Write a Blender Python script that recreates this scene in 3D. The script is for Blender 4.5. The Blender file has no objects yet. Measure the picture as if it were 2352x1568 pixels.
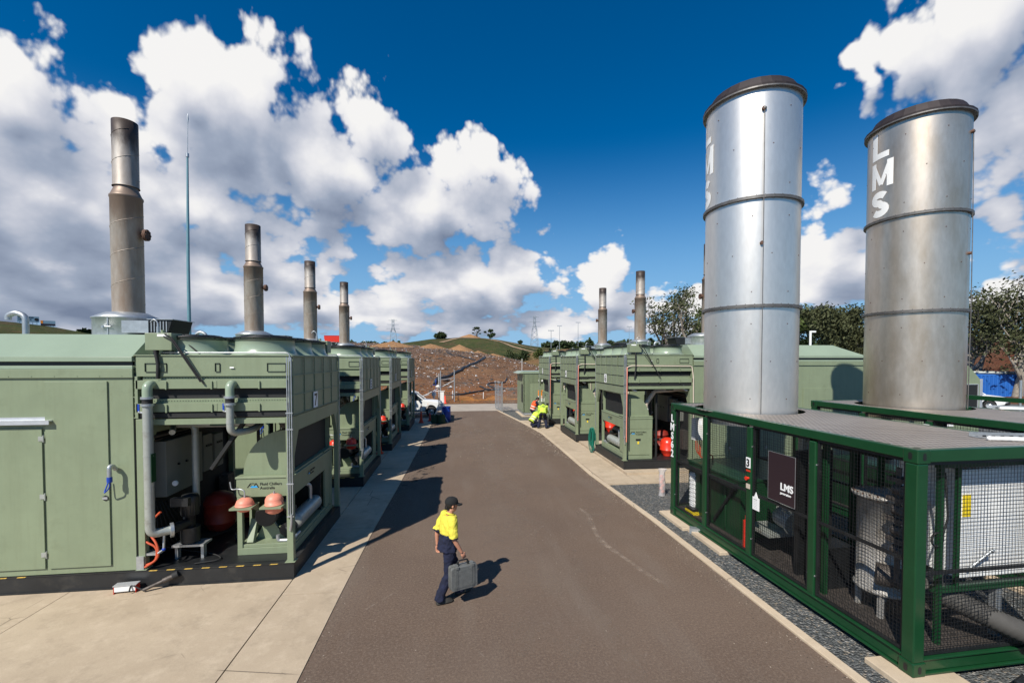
import bpy, bmesh, math, random
from math import sin, cos, pi, radians, sqrt, atan2
from mathutils import Vector, Matrix, noise
C = bpy.context.scene.collection
SC = bpy.context.scene
random.seed(7)
# ------------------------------------------------------------ camera
CH = 4.05
cd = bpy.data.cameras.new("camera"); cam = bpy.data.objects.new("camera", cd); C.objects.link(cam)
cam.location = (0, 0, CH)
cam.rotation_euler = (radians(90 - 1.5), 0, -radians(7))
cd.sensor_width = 36; cd.lens = 1029 / 2352 * 36; cd.shift_y = 0.029
cd.clip_start = .1; cd.clip_end = 5000
SC.camera = cam
# ------------------------------------------------------------ light
SC.view_settings.view_transform = 'Standard'; SC.view_settings.look = 'None'
SC.view_settings.exposure = 0.30; SC.view_settings.gamma = 1
SC.cycles.max_bounces = 6; SC.cycles.transparent_max_bounces = 12
SUN = Vector((-.60, -.80, 1.0)).normalized()
sl = bpy.data.lights.new("sun", 'SUN'); so = bpy.data.objects.new("sun", sl); C.objects.link(so)
sl.energy = 4.9; sl.angle = radians(.5); sl.color = (1, .95, .86)
so.rotation_euler = SUN.to_track_quat('Z', 'Y').to_euler(); so.location = (-20, -20, 40)
# ------------------------------------------------------------ sky with cumulus clouds (world shader, by direction)
W = bpy.data.worlds.new("World"); SC.world = W; W.use_nodes = True
nt = W.node_tree; N = nt.nodes; L = nt.links
for n in list(N): N.remove(n)
BLOBS = [(-0.674,0.338,0.138,0.118,1),(-0.709,0.394,0.065,0.049,0.8),(-0.603,0.403,0.059,0.048,0.8),(-0.503,0.482,0.047,0.054,0.9),(-0.411,0.402,0.178,0.131,1.1),(-0.291,0.366,0.184,0.106,1),(-0.198,0.481,0.082,0.085,0.75),(-0.155,0.421,0.071,0.084,0.8),(-0.381,0.476,0.117,0.059,0.8),(0.021,0.386,0.095,0.089,1),(-0.046,0.325,0.194,0.08,1),(-0.174,0.274,0.209,0.072,0.9),(0.068,0.303,0.077,0.078,0.8),(0.126,0.214,0.096,0.069,1),(0.03,0.167,0.18,0.065,1.12),(-0.112,0.126,0.137,0.051,0.92),(-0.657,0.238,0.163,0.084,1.35),(-0.519,0.281,0.124,0.064,1.15),(-0.673,0.164,0.194,0.059,1.2),(-0.456,0.226,0.149,0.053,0.95),(-0.509,0.136,0.146,0.061,1.15),(-0.674,0.091,0.154,0.054,1.05),(-0.348,0.175,0.107,0.058,0.85),(-0.387,0.097,0.221,0.05,0.95),(-0.139,0.066,0.292,0.037,0.72),(0.317,0.155,0.065,0.069,1.02),(0.372,0.126,0.118,0.051,0.92),(0.27,0.077,0.304,0.033,0.82),(0.512,0.12,0.14,0.053,0.72),(0.91,0.459,0.1,0.08,1),(0.958,0.337,0.065,0.108,1),(0.765,0.488,0.037,0.032,0.6),(0.775,0.443,0.039,0.043,0.62),(0.834,0.477,0.066,0.056,0.8),(0.956,0.195,0.039,0.037,0.72),(0.731,0.288,0.039,0.054,0.8),(0.725,0.208,0.062,0.053,0.9),(0.752,0.136,0.095,0.061,1.02),(0.962,0.112,0.056,0.038,0.82),(0.63,0.089,0.222,0.05,0.62),(1.024,0.355,0.074,0.155,1),(-0.783,0.275,0.093,0.136,1.25),(-0.786,0.121,0.111,0.116,1.25),(-0.55,0.1,0.22,0.05,1.0),(-0.25,0.09,0.25,0.04,0.95),(0.05,0.075,0.2,0.03,0.8),(0.33,0.085,0.16,0.03,0.8),(0.62,0.09,0.14,0.03,0.8),(0.8,0.12,0.12,0.05,0.9)]
def cloud_group(full=True):
    g = bpy.data.node_groups.new("cloud_density", 'ShaderNodeTree')
    g.interface.new_socket("P", in_out='INPUT', socket_type='NodeSocketVector')
    g.interface.new_socket("Q", in_out='INPUT', socket_type='NodeSocketVector')
    g.interface.new_socket("D", in_out='OUTPUT', socket_type='NodeSocketFloat')
    N = g.nodes; L = g.links
    gi = N.new('NodeGroupInput'); go = N.new('NodeGroupOutput')
    wn = N.new('ShaderNodeTexNoise'); wn.noise_dimensions = '2D'; wn.inputs['Scale'].default_value = 5.0; wn.inputs['Detail'].default_value = 2
    L.new(gi.outputs[1], wn.inputs['Vector'])
    ws = N.new('ShaderNodeVectorMath'); ws.operation = 'SUBTRACT'; L.new(wn.outputs['Color'], ws.inputs[0]); ws.inputs[1].default_value = (.5, .5, .5)
    wm = N.new('ShaderNodeVectorMath'); wm.operation = 'MULTIPLY'; L.new(ws.outputs[0], wm.inputs[0]); wm.inputs[1].default_value = (.13, .10, 0)
    wp = N.new('ShaderNodeVectorMath'); wp.operation = 'ADD'; L.new(gi.outputs[0], wp.inputs[0]); L.new(wm.outputs[0], wp.inputs[1])
    cur = None
    for a, e, ra, re, w in BLOBS:
        s = N.new('ShaderNodeVectorMath'); s.operation = 'SUBTRACT'; L.new(wp.outputs[0], s.inputs[0]); s.inputs[1].default_value = (a, e, 0)
        m = N.new('ShaderNodeVectorMath'); m.operation = 'MULTIPLY'; L.new(s.outputs[0], m.inputs[0]); m.inputs[1].default_value = (1/ra, 1/re, 0)
        l = N.new('ShaderNodeVectorMath'); l.operation = 'LENGTH'; L.new(m.outputs[0], l.inputs[0])
        f = N.new('ShaderNodeMath'); f.operation = 'SUBTRACT'; f.inputs[0].default_value = w; L.new(l.outputs['Value'], f.inputs[1])
        if cur is None: cur = f.outputs[0]
        else:
            x = N.new('ShaderNodeMath'); x.operation = 'SMOOTH_MAX'; x.inputs[2].default_value = .25
            L.new(cur, x.inputs[0]); L.new(f.outputs[0], x.inputs[1]); cur = x.outputs[0]
    n1 = N.new('ShaderNodeTexNoise'); n1.noise_dimensions = '2D'; n1.inputs['Scale'].default_value = 7.5; n1.inputs['Detail'].default_value = 9 if full else 1.6; n1.inputs['Roughness'].default_value = .54
    n1.inputs['Distortion'].default_value = .25
    L.new(gi.outputs[1], n1.inputs['Vector'])
    a1 = N.new('ShaderNodeMath'); a1.operation = 'MULTIPLY_ADD'; L.new(n1.outputs['Fac'], a1.inputs[0]); a1.inputs[1].default_value = 1.7; a1.inputs[2].default_value = -.60
    if not full:
        s2 = N.new('ShaderNodeMath'); s2.operation = 'ADD'; L.new(cur, s2.inputs[0]); L.new(a1.outputs[0], s2.inputs[1]); L.new(s2.outputs[0], go.inputs[0]); return g
    v1 = N.new('ShaderNodeTexVoronoi'); v1.voronoi_dimensions = '2D'; v1.feature = 'SMOOTH_F1'; v1.inputs['Scale'].default_value = 15; v1.inputs['Smoothness'].default_value = .6
    v1.inputs['Detail'].default_value = 3; v1.inputs['Roughness'].default_value = .55
    L.new(gi.outputs[1], v1.inputs['Vector'])
    a2 = N.new('ShaderNodeMath'); a2.operation = 'MULTIPLY_ADD'; L.new(v1.outputs['Distance'], a2.inputs[0]); a2.inputs[1].default_value = -.75; a2.inputs[2].default_value = .46
    s1 = N.new('ShaderNodeMath'); s1.operation = 'ADD'; L.new(a1.outputs[0], s1.inputs[0]); L.new(a2.outputs[0], s1.inputs[1])
    s2 = N.new('ShaderNodeMath'); s2.operation = 'ADD'; L.new(cur, s2.inputs[0]); L.new(s1.outputs[0], s2.inputs[1])
    L.new(s2.outputs[0], go.inputs[0])
    return g
def wmath(op, a, b=None, c=None, clamp=False):
    n = N.new('ShaderNodeMath'); n.operation = op; n.use_clamp = clamp
    for i, v in enumerate((a, b, c)):
        if v is None: continue
        if isinstance(v, (int, float)): n.inputs[i].default_value = v
        else: L.new(v, n.inputs[i])
    return n.outputs[0]
tc = N.new('ShaderNodeTexCoord'); sp = N.new('ShaderNodeSeparateXYZ'); L.new(tc.outputs['Generated'], sp.inputs[0])
az = wmath('ARCTAN2', sp.outputs[0], sp.outputs[1]); el = wmath('ARCSINE', sp.outputs[2])
def q_vec(de, da=0):
    cb = N.new('ShaderNodeCombineXYZ')
    L.new(wmath('ADD', az, da), cb.inputs[0]); L.new(wmath('ADD', el, de), cb.inputs[1])
    # clouds flatten towards the horizon: noise space compresses with elevation
    e2 = wmath('MULTIPLY', wmath('LOGARITHM', wmath('ADD', wmath('MAXIMUM', wmath('ADD', el, de), 0), .22), 2.718), .62)
    cq = N.new('ShaderNodeCombineXYZ'); L.new(wmath('ADD', az, da), cq.inputs[0]); L.new(e2, cq.inputs[1]); cq.inputs[2].default_value = 3.7
    return cb.outputs[0], cq.outputs[0]
CG = cloud_group(); CGL = cloud_group(False)
def dens(de, da=0, g=None):
    p, q = q_vec(de, da); n = N.new('ShaderNodeGroup'); n.node_tree = g or CG; L.new(p, n.inputs[0]); L.new(q, n.inputs[1]); return n.outputs[0]
d0 = dens(0); l0 = dens(0, 0, CGL); l1 = dens(.075, -.035, CGL)
alpha = N.new('ShaderNodeMapRange'); alpha.interpolation_type = 'SMOOTHSTEP'; L.new(d0, alpha.inputs[0]); alpha.inputs[1].default_value = .0; alpha.inputs[2].default_value = .34
# lit where the cloud thins towards the sun, grey where more cloud stands above
dif = wmath('SUBTRACT', l0, l1)
lit = wmath('ADD', wmath('MULTIPLY', dif, .62), .60)
lit = wmath('ADD', lit, wmath('MULTIPLY', wmath('SUBTRACT', d0, l0), .55))
thick = N.new('ShaderNodeMapRange'); L.new(d0, thick.inputs[0]); thick.inputs[1].default_value = .35; thick.inputs[2].default_value = 1.5; thick.inputs[3].default_value = .10; thick.inputs[4].default_value = -.26
lit = wmath('ADD', lit, thick.outputs[0], clamp=True)
cr = N.new('ShaderNodeValToRGB'); L.new(lit, cr.inputs[0])
cr.color_ramp.elements[0].position = 0; cr.color_ramp.elements[0].color = (.20, .25, .36, 1)
cr.color_ramp.elements[1].position = 1; cr.color_ramp.elements[1].color = (.98, .97, .96, 1)
for p_, c_ in ((.35, (.36, .42, .54, 1)), (.62, (.60, .63, .72, 1)), (.85, (.88, .88, .91, 1))):
    e_ = cr.color_ramp.elements.new(p_); e_.color = c_
SKY = N.new('ShaderNodeTexSky'); SKY.sky_type = 'NISHITA'; SKY.sun_disc = False
SKY.sun_elevation = math.asin(SUN.z); SKY.sun_rotation = atan2(SUN.x, SUN.y)
SKY.air_density = 1.0; SKY.dust_density = .05; SKY.ozone_density = 6.0
hs = N.new('ShaderNodeHueSaturation'); hs.inputs['Saturation'].default_value = 1.40; hs.inputs['Value'].default_value = 1.08; L.new(SKY.outputs[0], hs.inputs['Color'])
hf = N.new('ShaderNodeMapRange'); hf.interpolation_type = 'SMOOTHSTEP'; L.new(el, hf.inputs[0]); hf.inputs[1].default_value = -.02; hf.inputs[2].default_value = .46; hf.inputs[3].default_value = .95; hf.inputs[4].default_value = 0
hz = N.new('ShaderNodeMix'); hz.data_type = 'RGBA'; L.new(hf.outputs[0], hz.inputs['Factor']); L.new(hs.outputs[0], hz.inputs['A']); hz.inputs['B'].default_value = (3.0, 5.6, 8.6, 1)
cv = N.new('ShaderNodeVectorMath'); cv.operation = 'SCALE'; cv.inputs['Scale'].default_value = 10.4; L.new(cr.outputs[0], cv.inputs[0])
mx = N.new('ShaderNodeMix'); mx.data_type = 'RGBA'; L.new(alpha.outputs[0], mx.inputs['Factor']); L.new(hz.outputs['Result'], mx.inputs['A']); L.new(cv.outputs[0], mx.inputs['B'])
bg = N.new('ShaderNodeBackground'); bg.inputs[1].default_value = .073; L.new(mx.outputs['Result'], bg.inputs[0])
ow = N.new('ShaderNodeOutputWorld'); L.new(bg.outputs[0], ow.inputs[0])
W.cycles.sampling_method = 'MANUAL'; W.cycles.sample_map_resolution = 512
# ------------------------------------------------------------ helpers
def mat(name, col, rough=.6, metal=0, var=.0, scale=4, bump=0, bscale=40, col2=None, spec=.5, dirt=None, dscale=1.5, dlo=.52, dhi=.72, streak=None):
    m = bpy.data.materials.new(name); m.use_nodes = True; t = m.node_tree; b = t.nodes['Principled BSDF']
    b.inputs['Base Color'].default_value = (*col, 1); b.inputs['Roughness'].default_value = rough; b.inputs['Metallic'].default_value = metal
    b.inputs['Specular IOR Level'].default_value = spec
    tc = t.nodes.new('ShaderNodeTexCoord'); out = None
    if var or col2:
        n = t.nodes.new('ShaderNodeTexNoise'); n.inputs['Scale'].default_value = scale; n.inputs['Detail'].default_value = 6; n.inputs['Roughness'].default_value = .65
        t.links.new(tc.outputs['Object'], n.inputs['Vector'])
        r = t.nodes.new('ShaderNodeValToRGB'); t.links.new(n.outputs['Fac'], r.inputs[0])
        c2 = col2 or tuple(min(1, c * (1 + var)) for c in col); c1 = col if col2 else tuple(c * (1 - var) for c in col)
        r.color_ramp.elements[0].position = .32; r.color_ramp.elements[0].color = (*c1, 1)
        r.color_ramp.elements[1].position = .68; r.color_ramp.elements[1].color = (*c2, 1)
        out = r.outputs[0]
    if streak:      # rain streaks and chalky fading
        mp = t.nodes.new('ShaderNodeMapping'); mp.inputs['Scale'].default_value = (7, 7, .45); t.links.new(tc.outputs['Object'], mp.inputs[0])
        n = t.nodes.new('ShaderNodeTexNoise'); n.inputs['Scale'].default_value = 1.3; n.inputs['Detail'].default_value = 7; n.inputs['Roughness'].default_value = .7; t.links.new(mp.outputs[0], n.inputs['Vector'])
        r = t.nodes.new('ShaderNodeMapRange'); t.links.new(n.outputs['Fac'], r.inputs[0]); r.inputs[1].default_value = .48; r.inputs[2].default_value = .8; r.inputs[4].default_value = .5
        x = t.nodes.new('ShaderNodeMix'); x.data_type = 'RGBA'; t.links.new(r.outputs[0], x.inputs['Factor']); t.links.new(out, x.inputs['A']); x.inputs['B'].default_value = (*streak, 1); out = x.outputs['Result']
    if dirt:
        n = t.nodes.new('ShaderNodeTexNoise'); n.inputs['Scale'].default_value = dscale; n.inputs['Detail'].default_value = 8; n.inputs['Roughness'].default_value = .7
        t.links.new(tc.outputs['Object'], n.inputs['Vector'])
        r = t.nodes.new('ShaderNodeMapRange'); t.links.new(n.outputs['Fac'], r.inputs[0]); r.inputs[1].default_value = dlo; r.inputs[2].default_value = dhi
        x = t.nodes.new('ShaderNodeMix'); x.data_type = 'RGBA'; t.links.new(r.outputs[0], x.inputs['Factor'])
        if out: t.links.new(out, x.inputs['A'])
        else: x.inputs['A'].default_value = (*col, 1)
        x.inputs['B'].default_value = (*dirt, 1); out = x.outputs['Result']
    if out: t.links.new(out, b.inputs['Base Color'])
    if bump:
        n = t.nodes.new('ShaderNodeTexNoise'); n.inputs['Scale'].default_value = bscale; n.inputs['Detail'].default_value = 4
        t.links.new(tc.outputs['Object'], n.inputs['Vector'])
        u = t.nodes.new('ShaderNodeBump'); u.inputs['Strength'].default_value = bump; u.inputs['Distance'].default_value = .02
        t.links.new(n.outputs['Fac'], u.inputs['Height']); t.links.new(u.outputs[0], b.inputs['Normal'])
    return m
M = {}
M['green'] = mat('sage_paint', (.212, .255, .160), .42, var=.07, scale=1.3, dirt=(.17, .20, .122), dscale=2.2, dlo=.55, dhi=.8, bump=.12, bscale=2.2, streak=(.165, .19, .115))
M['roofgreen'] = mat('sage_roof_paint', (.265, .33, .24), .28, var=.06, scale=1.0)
M['dgreen'] = mat('container_green_paint', (.008, .050, .018), .28, var=.10, scale=2.5, dirt=(.018, .048, .022), dscale=3, dlo=.58, dhi=.85)
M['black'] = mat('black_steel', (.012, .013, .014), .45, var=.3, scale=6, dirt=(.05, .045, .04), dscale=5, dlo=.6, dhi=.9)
M['skid'] = mat('black_skid_paint', (.014, .015, .016), .5, var=.3, scale=2, dirt=(.06, .055, .045), dscale=2.5, dlo=.55, dhi=.85)
M['rubber'] = mat('rubber', (.018, .018, .018), .8, var=.2)
M['galv'] = mat('galvanised', (.45, .47, .48), .42, .7, var=.16, scale=9)
M['alu'] = mat('aluminium', (.62, .63, .64), .4, .6, var=.08, scale=7)
M['pipe'] = mat('grey_pipe_paint', (.36, .38, .35), .35, .25, var=.07, scale=5, dirt=(.25, .24, .2), dscale=4)
M['white'] = mat('white_paint', (.78, .78, .76), .4, var=.03, scale=3)
M['paper'] = mat('sign_white', (.86, .86, .84), .6)
M['ink'] = mat('sign_black', (.01, .01, .01), .5)
M['darkred'] = mat('shaded_red_tank', (.22, .02, .012), .5, var=.15, scale=6)  # red tank paint with the bay's shade put into the colour
M['red'] = mat('red_tank_paint', (.62, .035, .015), .3, var=.12, scale=6)
M['fadedred'] = mat('faded_red_paint', (.72, .25, .17), .5, var=.08, scale=8)
M['orange'] = mat('orange_hose', (.50, .08, .03), .5)
M['signorange'] = mat('sign_orange', (.9, .26, .01), .5)
M['yellow'] = mat('sign_yellow', (.85, .62, .02), .5); M['wornyellow'] = mat('worn_yellow_tape', (.55, .36, .07), .7, var=.3, scale=30)
M['blue'] = mat('blue_plastic', (.008, .05, .36), .4, var=.1, scale=3)
M['cblue'] = mat('container_blue', (.01, .10, .38), .5, var=.15, scale=1)
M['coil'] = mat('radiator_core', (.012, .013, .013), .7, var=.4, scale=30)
M['brown'] = mat('plaque_brown', (.028, .016, .02), .35)
M['teal'] = mat('hose_green', (.01, .16, .11), .45)
M['mast'] = mat('mast_blue_grey', (.16, .30, .33), .4, .3, var=.1, scale=2)
M['skin'] = mat('skin', (.52, .24, .15), .55, var=.06, scale=20)
M['hair'] = mat('hair', (.012, .009, .007), .7)
M['capblack'] = mat('cap_cloth', (.009, .009, .009), .9)
M['navy'] = mat('navy_cloth', (.006, .009, .030), .9, var=.4, scale=12, bump=1.0, bscale=9)
M['hiyellow'] = mat('yellow_cloth', (.66, .57, .06), .85, var=.10, scale=7, bump=1.0, bscale=8)
M['hilime'] = mat('lime_cloth', (.52, .70, .07), .85, var=.06, scale=10, bump=.6, bscale=12)
M['hiorange'] = mat('orange_cloth', (.88, .10, .02), .85, var=.12, scale=10, bump=.6, bscale=12)
M['reflective'] = mat('reflective_tape', (.68, .68, .62), .4)
M['boot'] = mat('boot_leather', (.035, .033, .028), .7, var=.3, scale=12)
M['case'] = mat('grey_case_plastic', (.125, .13, .125), .5, var=.25, scale=9, dirt=(.07, .07, .065), dscale=8, dlo=.5, dhi=.75, bump=.2, bscale=60)
M['glass'] = mat('window_glass', (.02, .03, .035), .08, spec=.8)
M['beige'] = mat('cabinet_beige', (.20, .205, .18), .5, var=.04)  # beige darkened so the colour itself carries the bay's shade
M['vesselgrey'] = mat('vessel_grey_paint', (.34, .32, .29), .5, .1, var=.12, scale=4, dirt=(.2, .17, .13), dscale=5)
M['lagging'] = mat('pipe_lagging', (.55, .47, .38), .6, var=.07, scale=3)
M['grimy'] = mat('grimy_steel', (.10, .085, .075), .6, .5, var=.4, scale=14)
M['rust'] = mat('rusty_lump', (.11, .055, .035), .8, var=.3, scale=10)
M['plasticbag'] = mat('clear_plastic', (.60, .57, .57), .25, var=.15, scale=9); M['plasticbag'].node_tree.nodes['Principled BSDF'].inputs['Alpha'].default_value = .5
M['bark'] = mat('pale_bark', (.30, .26, .21), .9, var=.3, scale=6)
M['darkbark'] = mat('dark_bark', (.07, .055, .045), .9, var=.3, scale=6)
# stainless with soft vertical brushing and heat/rust staining
def steel(name, col, stain, amount, rough=.42, soot=None, metal=.8, mott=1.0):
    m = bpy.data.materials.new(name); m.use_nodes = True; t = m.node_tree; b = t.nodes['Principled BSDF']
    b.inputs['Metallic'].default_value = metal; b.inputs['Roughness'].default_value = rough
    tc = t.nodes.new('ShaderNodeTexCoord'); mp = t.nodes.new('ShaderNodeMapping'); mp.inputs['Scale'].default_value = (1.6, 1.6, .55)
    t.links.new(tc.outputs['Object'], mp.inputs[0])
    n = t.nodes.new('ShaderNodeTexNoise'); n.inputs['Scale'].default_value = 1.6; n.inputs['Detail'].default_value = 8; n.inputs['Roughness'].default_value = .62; t.links.new(mp.outputs[0], n.inputs['Vector'])
    r = t.nodes.new('ShaderNodeMapRange'); t.links.new(n.outputs['Fac'], r.inputs[0]); r.inputs[1].default_value = .6 - amount * .35; r.inputs[2].default_value = .95 - amount * .3; r.inputs[4].default_value = .9
    n2 = t.nodes.new('ShaderNodeTexNoise'); n2.inputs['Scale'].default_value = 9; n2.inputs['Detail'].default_value = 6; t.links.new(mp.outputs[0], n2.inputs['Vector'])
    cr = t.nodes.new('ShaderNodeValToRGB'); t.links.new(n2.outputs['Fac'], cr.inputs[0])
    cr.color_ramp.elements[0].position = .3; cr.color_ramp.elements[0].color = (*[c * (1-.14*mott) for c in col], 1); cr.color_ramp.elements[1].position = .7; cr.color_ramp.elements[1].color = (*[min(1, c * (1+.1*mott)) for c in col], 1)
    x = t.nodes.new('ShaderNodeMix'); x.data_type = 'RGBA'; t.links.new(r.outputs[0], x.inputs['Factor']); t.links.new(cr.outputs[0], x.inputs['A']); x.inputs['B'].default_value = (*stain, 1)
    out = x.outputs['Result']
    sx = t.nodes.new('ShaderNodeSeparateXYZ'); t.links.new(tc.outputs['Object'], sx.inputs[0])
    for z0, z1, cc in (soot or ()):      # scorched zones with a fixed place on the stack
        ra = t.nodes.new('ShaderNodeMapRange'); ra.interpolation_type = 'SMOOTHSTEP'
        ad = t.nodes.new('ShaderNodeMath'); ad.operation = 'MULTIPLY_ADD'; t.links.new(n.outputs['Fac'], ad.inputs[0]); ad.inputs[1].default_value = 1.1; t.links.new(sx.outputs[2], ad.inputs[2])
        t.links.new(ad.outputs[0], ra.inputs[0]); ra.inputs[1].default_value = z0 + .55; ra.inputs[2].default_value = z1 + .55
        y = t.nodes.new('ShaderNodeMix'); y.data_type = 'RGBA'; t.links.new(ra.outputs[0], y.inputs['Factor']); t.links.new(out, y.inputs['A']); y.inputs['B'].default_value = (*cc, 1); out = y.outputs['Result']
    t.links.new(out, b.inputs['Base Color'])
    return m
M['steel'] = steel('flare_stainless', (.74, .70, .64), (.60, .55, .49), .12, .40, metal=.82, mott=.4)
M['steel2'] = steel('flare_stainless_browned', (.64, .55, .45), (.42, .32, .22), .5, .38, metal=.85, mott=.5)
M['stacksteel'] = steel('exhaust_stainless', (.46, .42, .37), (.26, .18, .12), .95, .5, metal=.3, soot=((1.45, 2.1, (.22, .16, .12)),))
M['scorched'] = steel('scorched_steel', (.24, .20, .17), (.07, .045, .035), 1.0, .5, metal=.6)
M['sootcap'] = mat('sooty_cowl', (.035, .026, .026), .6, .3, var=.25, scale=4)

class MB:
    """collects solids and links them as one mesh object"""
    def __init__(s): s.v = []; s.f = []; s.m = []; s.sm = []
    def add(s, vs, fs, mi=0, smooth=False):
        o = len(s.v); s.v += [tuple(v) for v in vs]
        for f in fs: s.f.append(tuple(i + o for i in f)); s.m.append(mi); s.sm.append(smooth)
        return s
    def box(s, x0, x1, y0, y1, z0, z1, mi=0):
        if x0 > x1: x0, x1 = x1, x0
        if y0 > y1: y0, y1 = y1, y0
        if z0 > z1: z0, z1 = z1, z0
        vs = [(x0,y0,z0),(x1,y0,z0),(x1,y1,z0),(x0,y1,z0),(x0,y0,z1),(x1,y0,z1),(x1,y1,z1),(x0,y1,z1)]
        return s.add(vs, [(0,3,2,1),(4,5,6,7),(0,1,5,4),(1,2,6,5),(2,3,7,6),(3,0,4,7)], mi)
    def bar(s, p, q, w, h=None, mi=0, up=(0,0,1)):
        p = Vector(p); q = Vector(q); d = (q - p).normalized(); h = h or w
        u = Vector(up)
        if abs(d.dot(u)) > .98: u = Vector((0,1,0))
        a = d.cross(u).normalized(); b = a.cross(d).normalized()
        vs = [P + a * (i * w / 2) + b * (j * h / 2) for P in (p, q) for i, j in ((-1,-1),(1,-1),(1,1),(-1,1))]
        return s.add(vs, [(0,1,2,3),(7,6,5,4),(0,4,5,1),(1,5,6,2),(2,6,7,3),(3,7,4,0)], mi)
    def tube(s, pts, r, n=12, mi=0, cap=True, closed=False):
        pts = [Vector(p) for p in pts]; k = len(pts); rs = r if isinstance(r, (list, tuple)) else [r] * k
        rings = []; ref = None
        for i, p in enumerate(pts):
            if closed: d = (pts[(i+1) % k] - pts[i-1])
            else: d = (pts[min(i+1, k-1)] - pts[max(i-1, 0)])
            d = d.normalized() if d.length > 1e-9 else Vector((0,0,1))
            if ref is None: ref = Vector((0,0,1)) if abs(d.z) < .9 else Vector((1,0,0))
            a = (ref - d * ref.dot(d))
            if a.length < 1e-4: a = d.orthogonal()
            a.normalize(); b = d.cross(a); ref = a
            rings.append([p + (a * cos(2*pi*j/n) + b * sin(2*pi*j/n)) * rs[i] for j in range(n)])
        vs = [v for R_ in rings for v in R_]; fs = []
        for i in range(k if closed else k - 1):
            i2 = (i + 1) % k
            for j in range(n): fs.append((i*n+j, i*n+(j+1) % n, i2*n+(j+1) % n, i2*n+j))
        s.add(vs, fs, mi, True)
        if cap and not closed:
            s.add(rings[0], [tuple(range(n-1, -1, -1))], mi); s.add(rings[-1], [tuple(range(n))], mi)
        return s
    def cyl(s, p, q, r, n=16, mi=0, r2=None, cap=True): return s.tube([p, q], [r, r if r2 is None else r2], n, mi, cap)
    def lathe(s, prof, c=(0,0,0), n=32, mi=0, axis='z', smooth=True, cap=True):
        vs = []
        for r, z in prof:
            for j in range(n):
                a = 2*pi*j/n; u = r*cos(a); w = r*sin(a)
                vs.append({'z': (c[0]+u, c[1]+w, c[2]+z), 'x': (c[0]+z, c[1]+u, c[2]+w), 'y': (c[0]+w, c[1]+z, c[2]+u)}[axis])
        fs = [(i*n+j, i*n+(j+1) % n, (i+1)*n+(j+1) % n, (i+1)*n+j) for i in range(len(prof)-1) for j in range(n)]
        s.add(vs, fs, mi, smooth)
        if cap:
            if prof[0][0] > 1e-4: s.add(vs[:n], [tuple(range(n-1, -1, -1))], mi)
            if prof[-1][0] > 1e-4: s.add(vs[-n:], [tuple(range(n))], mi)
        return s
    def prism(s, poly, a0, a1, axis='y', mi=0, smooth=False):
        n = len(poly)
        def P(u, w, a): return {'y': (u, a, w), 'x': (a, u, w), 'z': (u, w, a)}[axis]
        vs = [P(u, w, a0) for u, w in poly] + [P(u, w, a1) for u, w in poly]
        s.add(vs, [(i, (i+1) % n, n+(i+1) % n, n+i) for i in range(n)], mi, smooth)
        s.add(vs[:n], [tuple(range(n-1, -1, -1))], mi); s.add(vs[n:], [tuple(range(n))], mi)
        return s
    def ell(s, c, r, n=14, k=9, mi=0, rot=None):
        vs = []; rx, ry, rz = r if isinstance(r, (tuple, list)) else (r, r, r)
        for i in range(k + 1):
            ph = pi * i / k
            for j in range(n):
                v = Vector((rx*sin(ph)*cos(2*pi*j/n), ry*sin(ph)*sin(2*pi*j/n), rz*cos(ph)))
                if rot: v = rot @ v
                vs.append(Vector(c) + v)
        fs = [(i*n+j, (i+1)*n+j, (i+1)*n+(j+1) % n, i*n+(j+1) % n) for i in range(k) for j in range(n)]
        return s.add(vs, fs, mi, True)
    def xf(s, mtx, start=0):
        s.v[start:] = [tuple(mtx @ Vector(v)) for v in s.v[start:]]; return s
    def build(s, name, mats, parent=None, bevel=0, loc=None):
        me = bpy.data.meshes.new(name); me.from_pydata(s.v, [], s.f)
        for m in (mats if isinstance(mats, (list, tuple)) else [mats]): me.materials.append(M[m] if isinstance(m, str) else m)
        me.polygons.foreach_set('material_index', s.m); me.polygons.foreach_set('use_smooth', s.sm)
        bm = bmesh.new(); bm.from_mesh(me); bmesh.ops.recalc_face_normals(bm, faces=bm.faces); bm.to_mesh(me); bm.free()
        me.validate(); me.update()
        o = bpy.data.objects.new(name, me); C.objects.link(o)
        if parent: o.parent = parent
        if loc: o.location = loc
        if bevel:
            b = o.modifiers.new('bevel', 'BEVEL'); b.width = bevel; b.segments = 2; b.limit_method = 'ANGLE'; b.harden_normals = False
        return o
def tag(o, label=None, cat=None, group=None, kind=None):
    if label: o['label'] = label
    if cat: o['category'] = cat
    if group: o['group'] = group
    if kind: o['kind'] = kind
    return o
def thing(name, label, cat, loc=(0,0,0), rz=0, group=None):
    o = bpy.data.objects.new(name, None); C.objects.link(o); o.location = loc; o.rotation_euler = (0,0,rz); o.empty_display_size = .2
    return tag(o, label, cat, group)
def copy_tree(o, parent=None):
    c = o.copy(); C.objects.link(c)
    if parent: c.parent = parent
    for ch in list(o.children): copy_tree(ch, c)
    return c
def arc(c, r, a0, a1, n, ax1, ax2):
    c = Vector(c); u = Vector(ax1); w = Vector(ax2)
    return [c + u*(r*cos(a0+(a1-a0)*i/n)) + w*(r*sin(a0+(a1-a0)*i/n)) for i in range(n+1)]
def rounded(pts, r, n=5):
    """polyline with rounded corners"""
    P = [Vector(p) for p in pts]; out = [P[0]]
    for i in range(1, len(P)-1):
        a = (P[i-1]-P[i]); b = (P[i+1]-P[i]); rr = min(r, a.length*.49, b.length*.49); a.normalize(); b.normalize()
        p0 = P[i]+a*rr; p1 = P[i]+b*rr
        for k in range(n+1):
            t = k/n; out.append(p0*(1-t)**2 + P[i]*2*t*(1-t) + p1*t*t)
    return out + [P[-1]]
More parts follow.
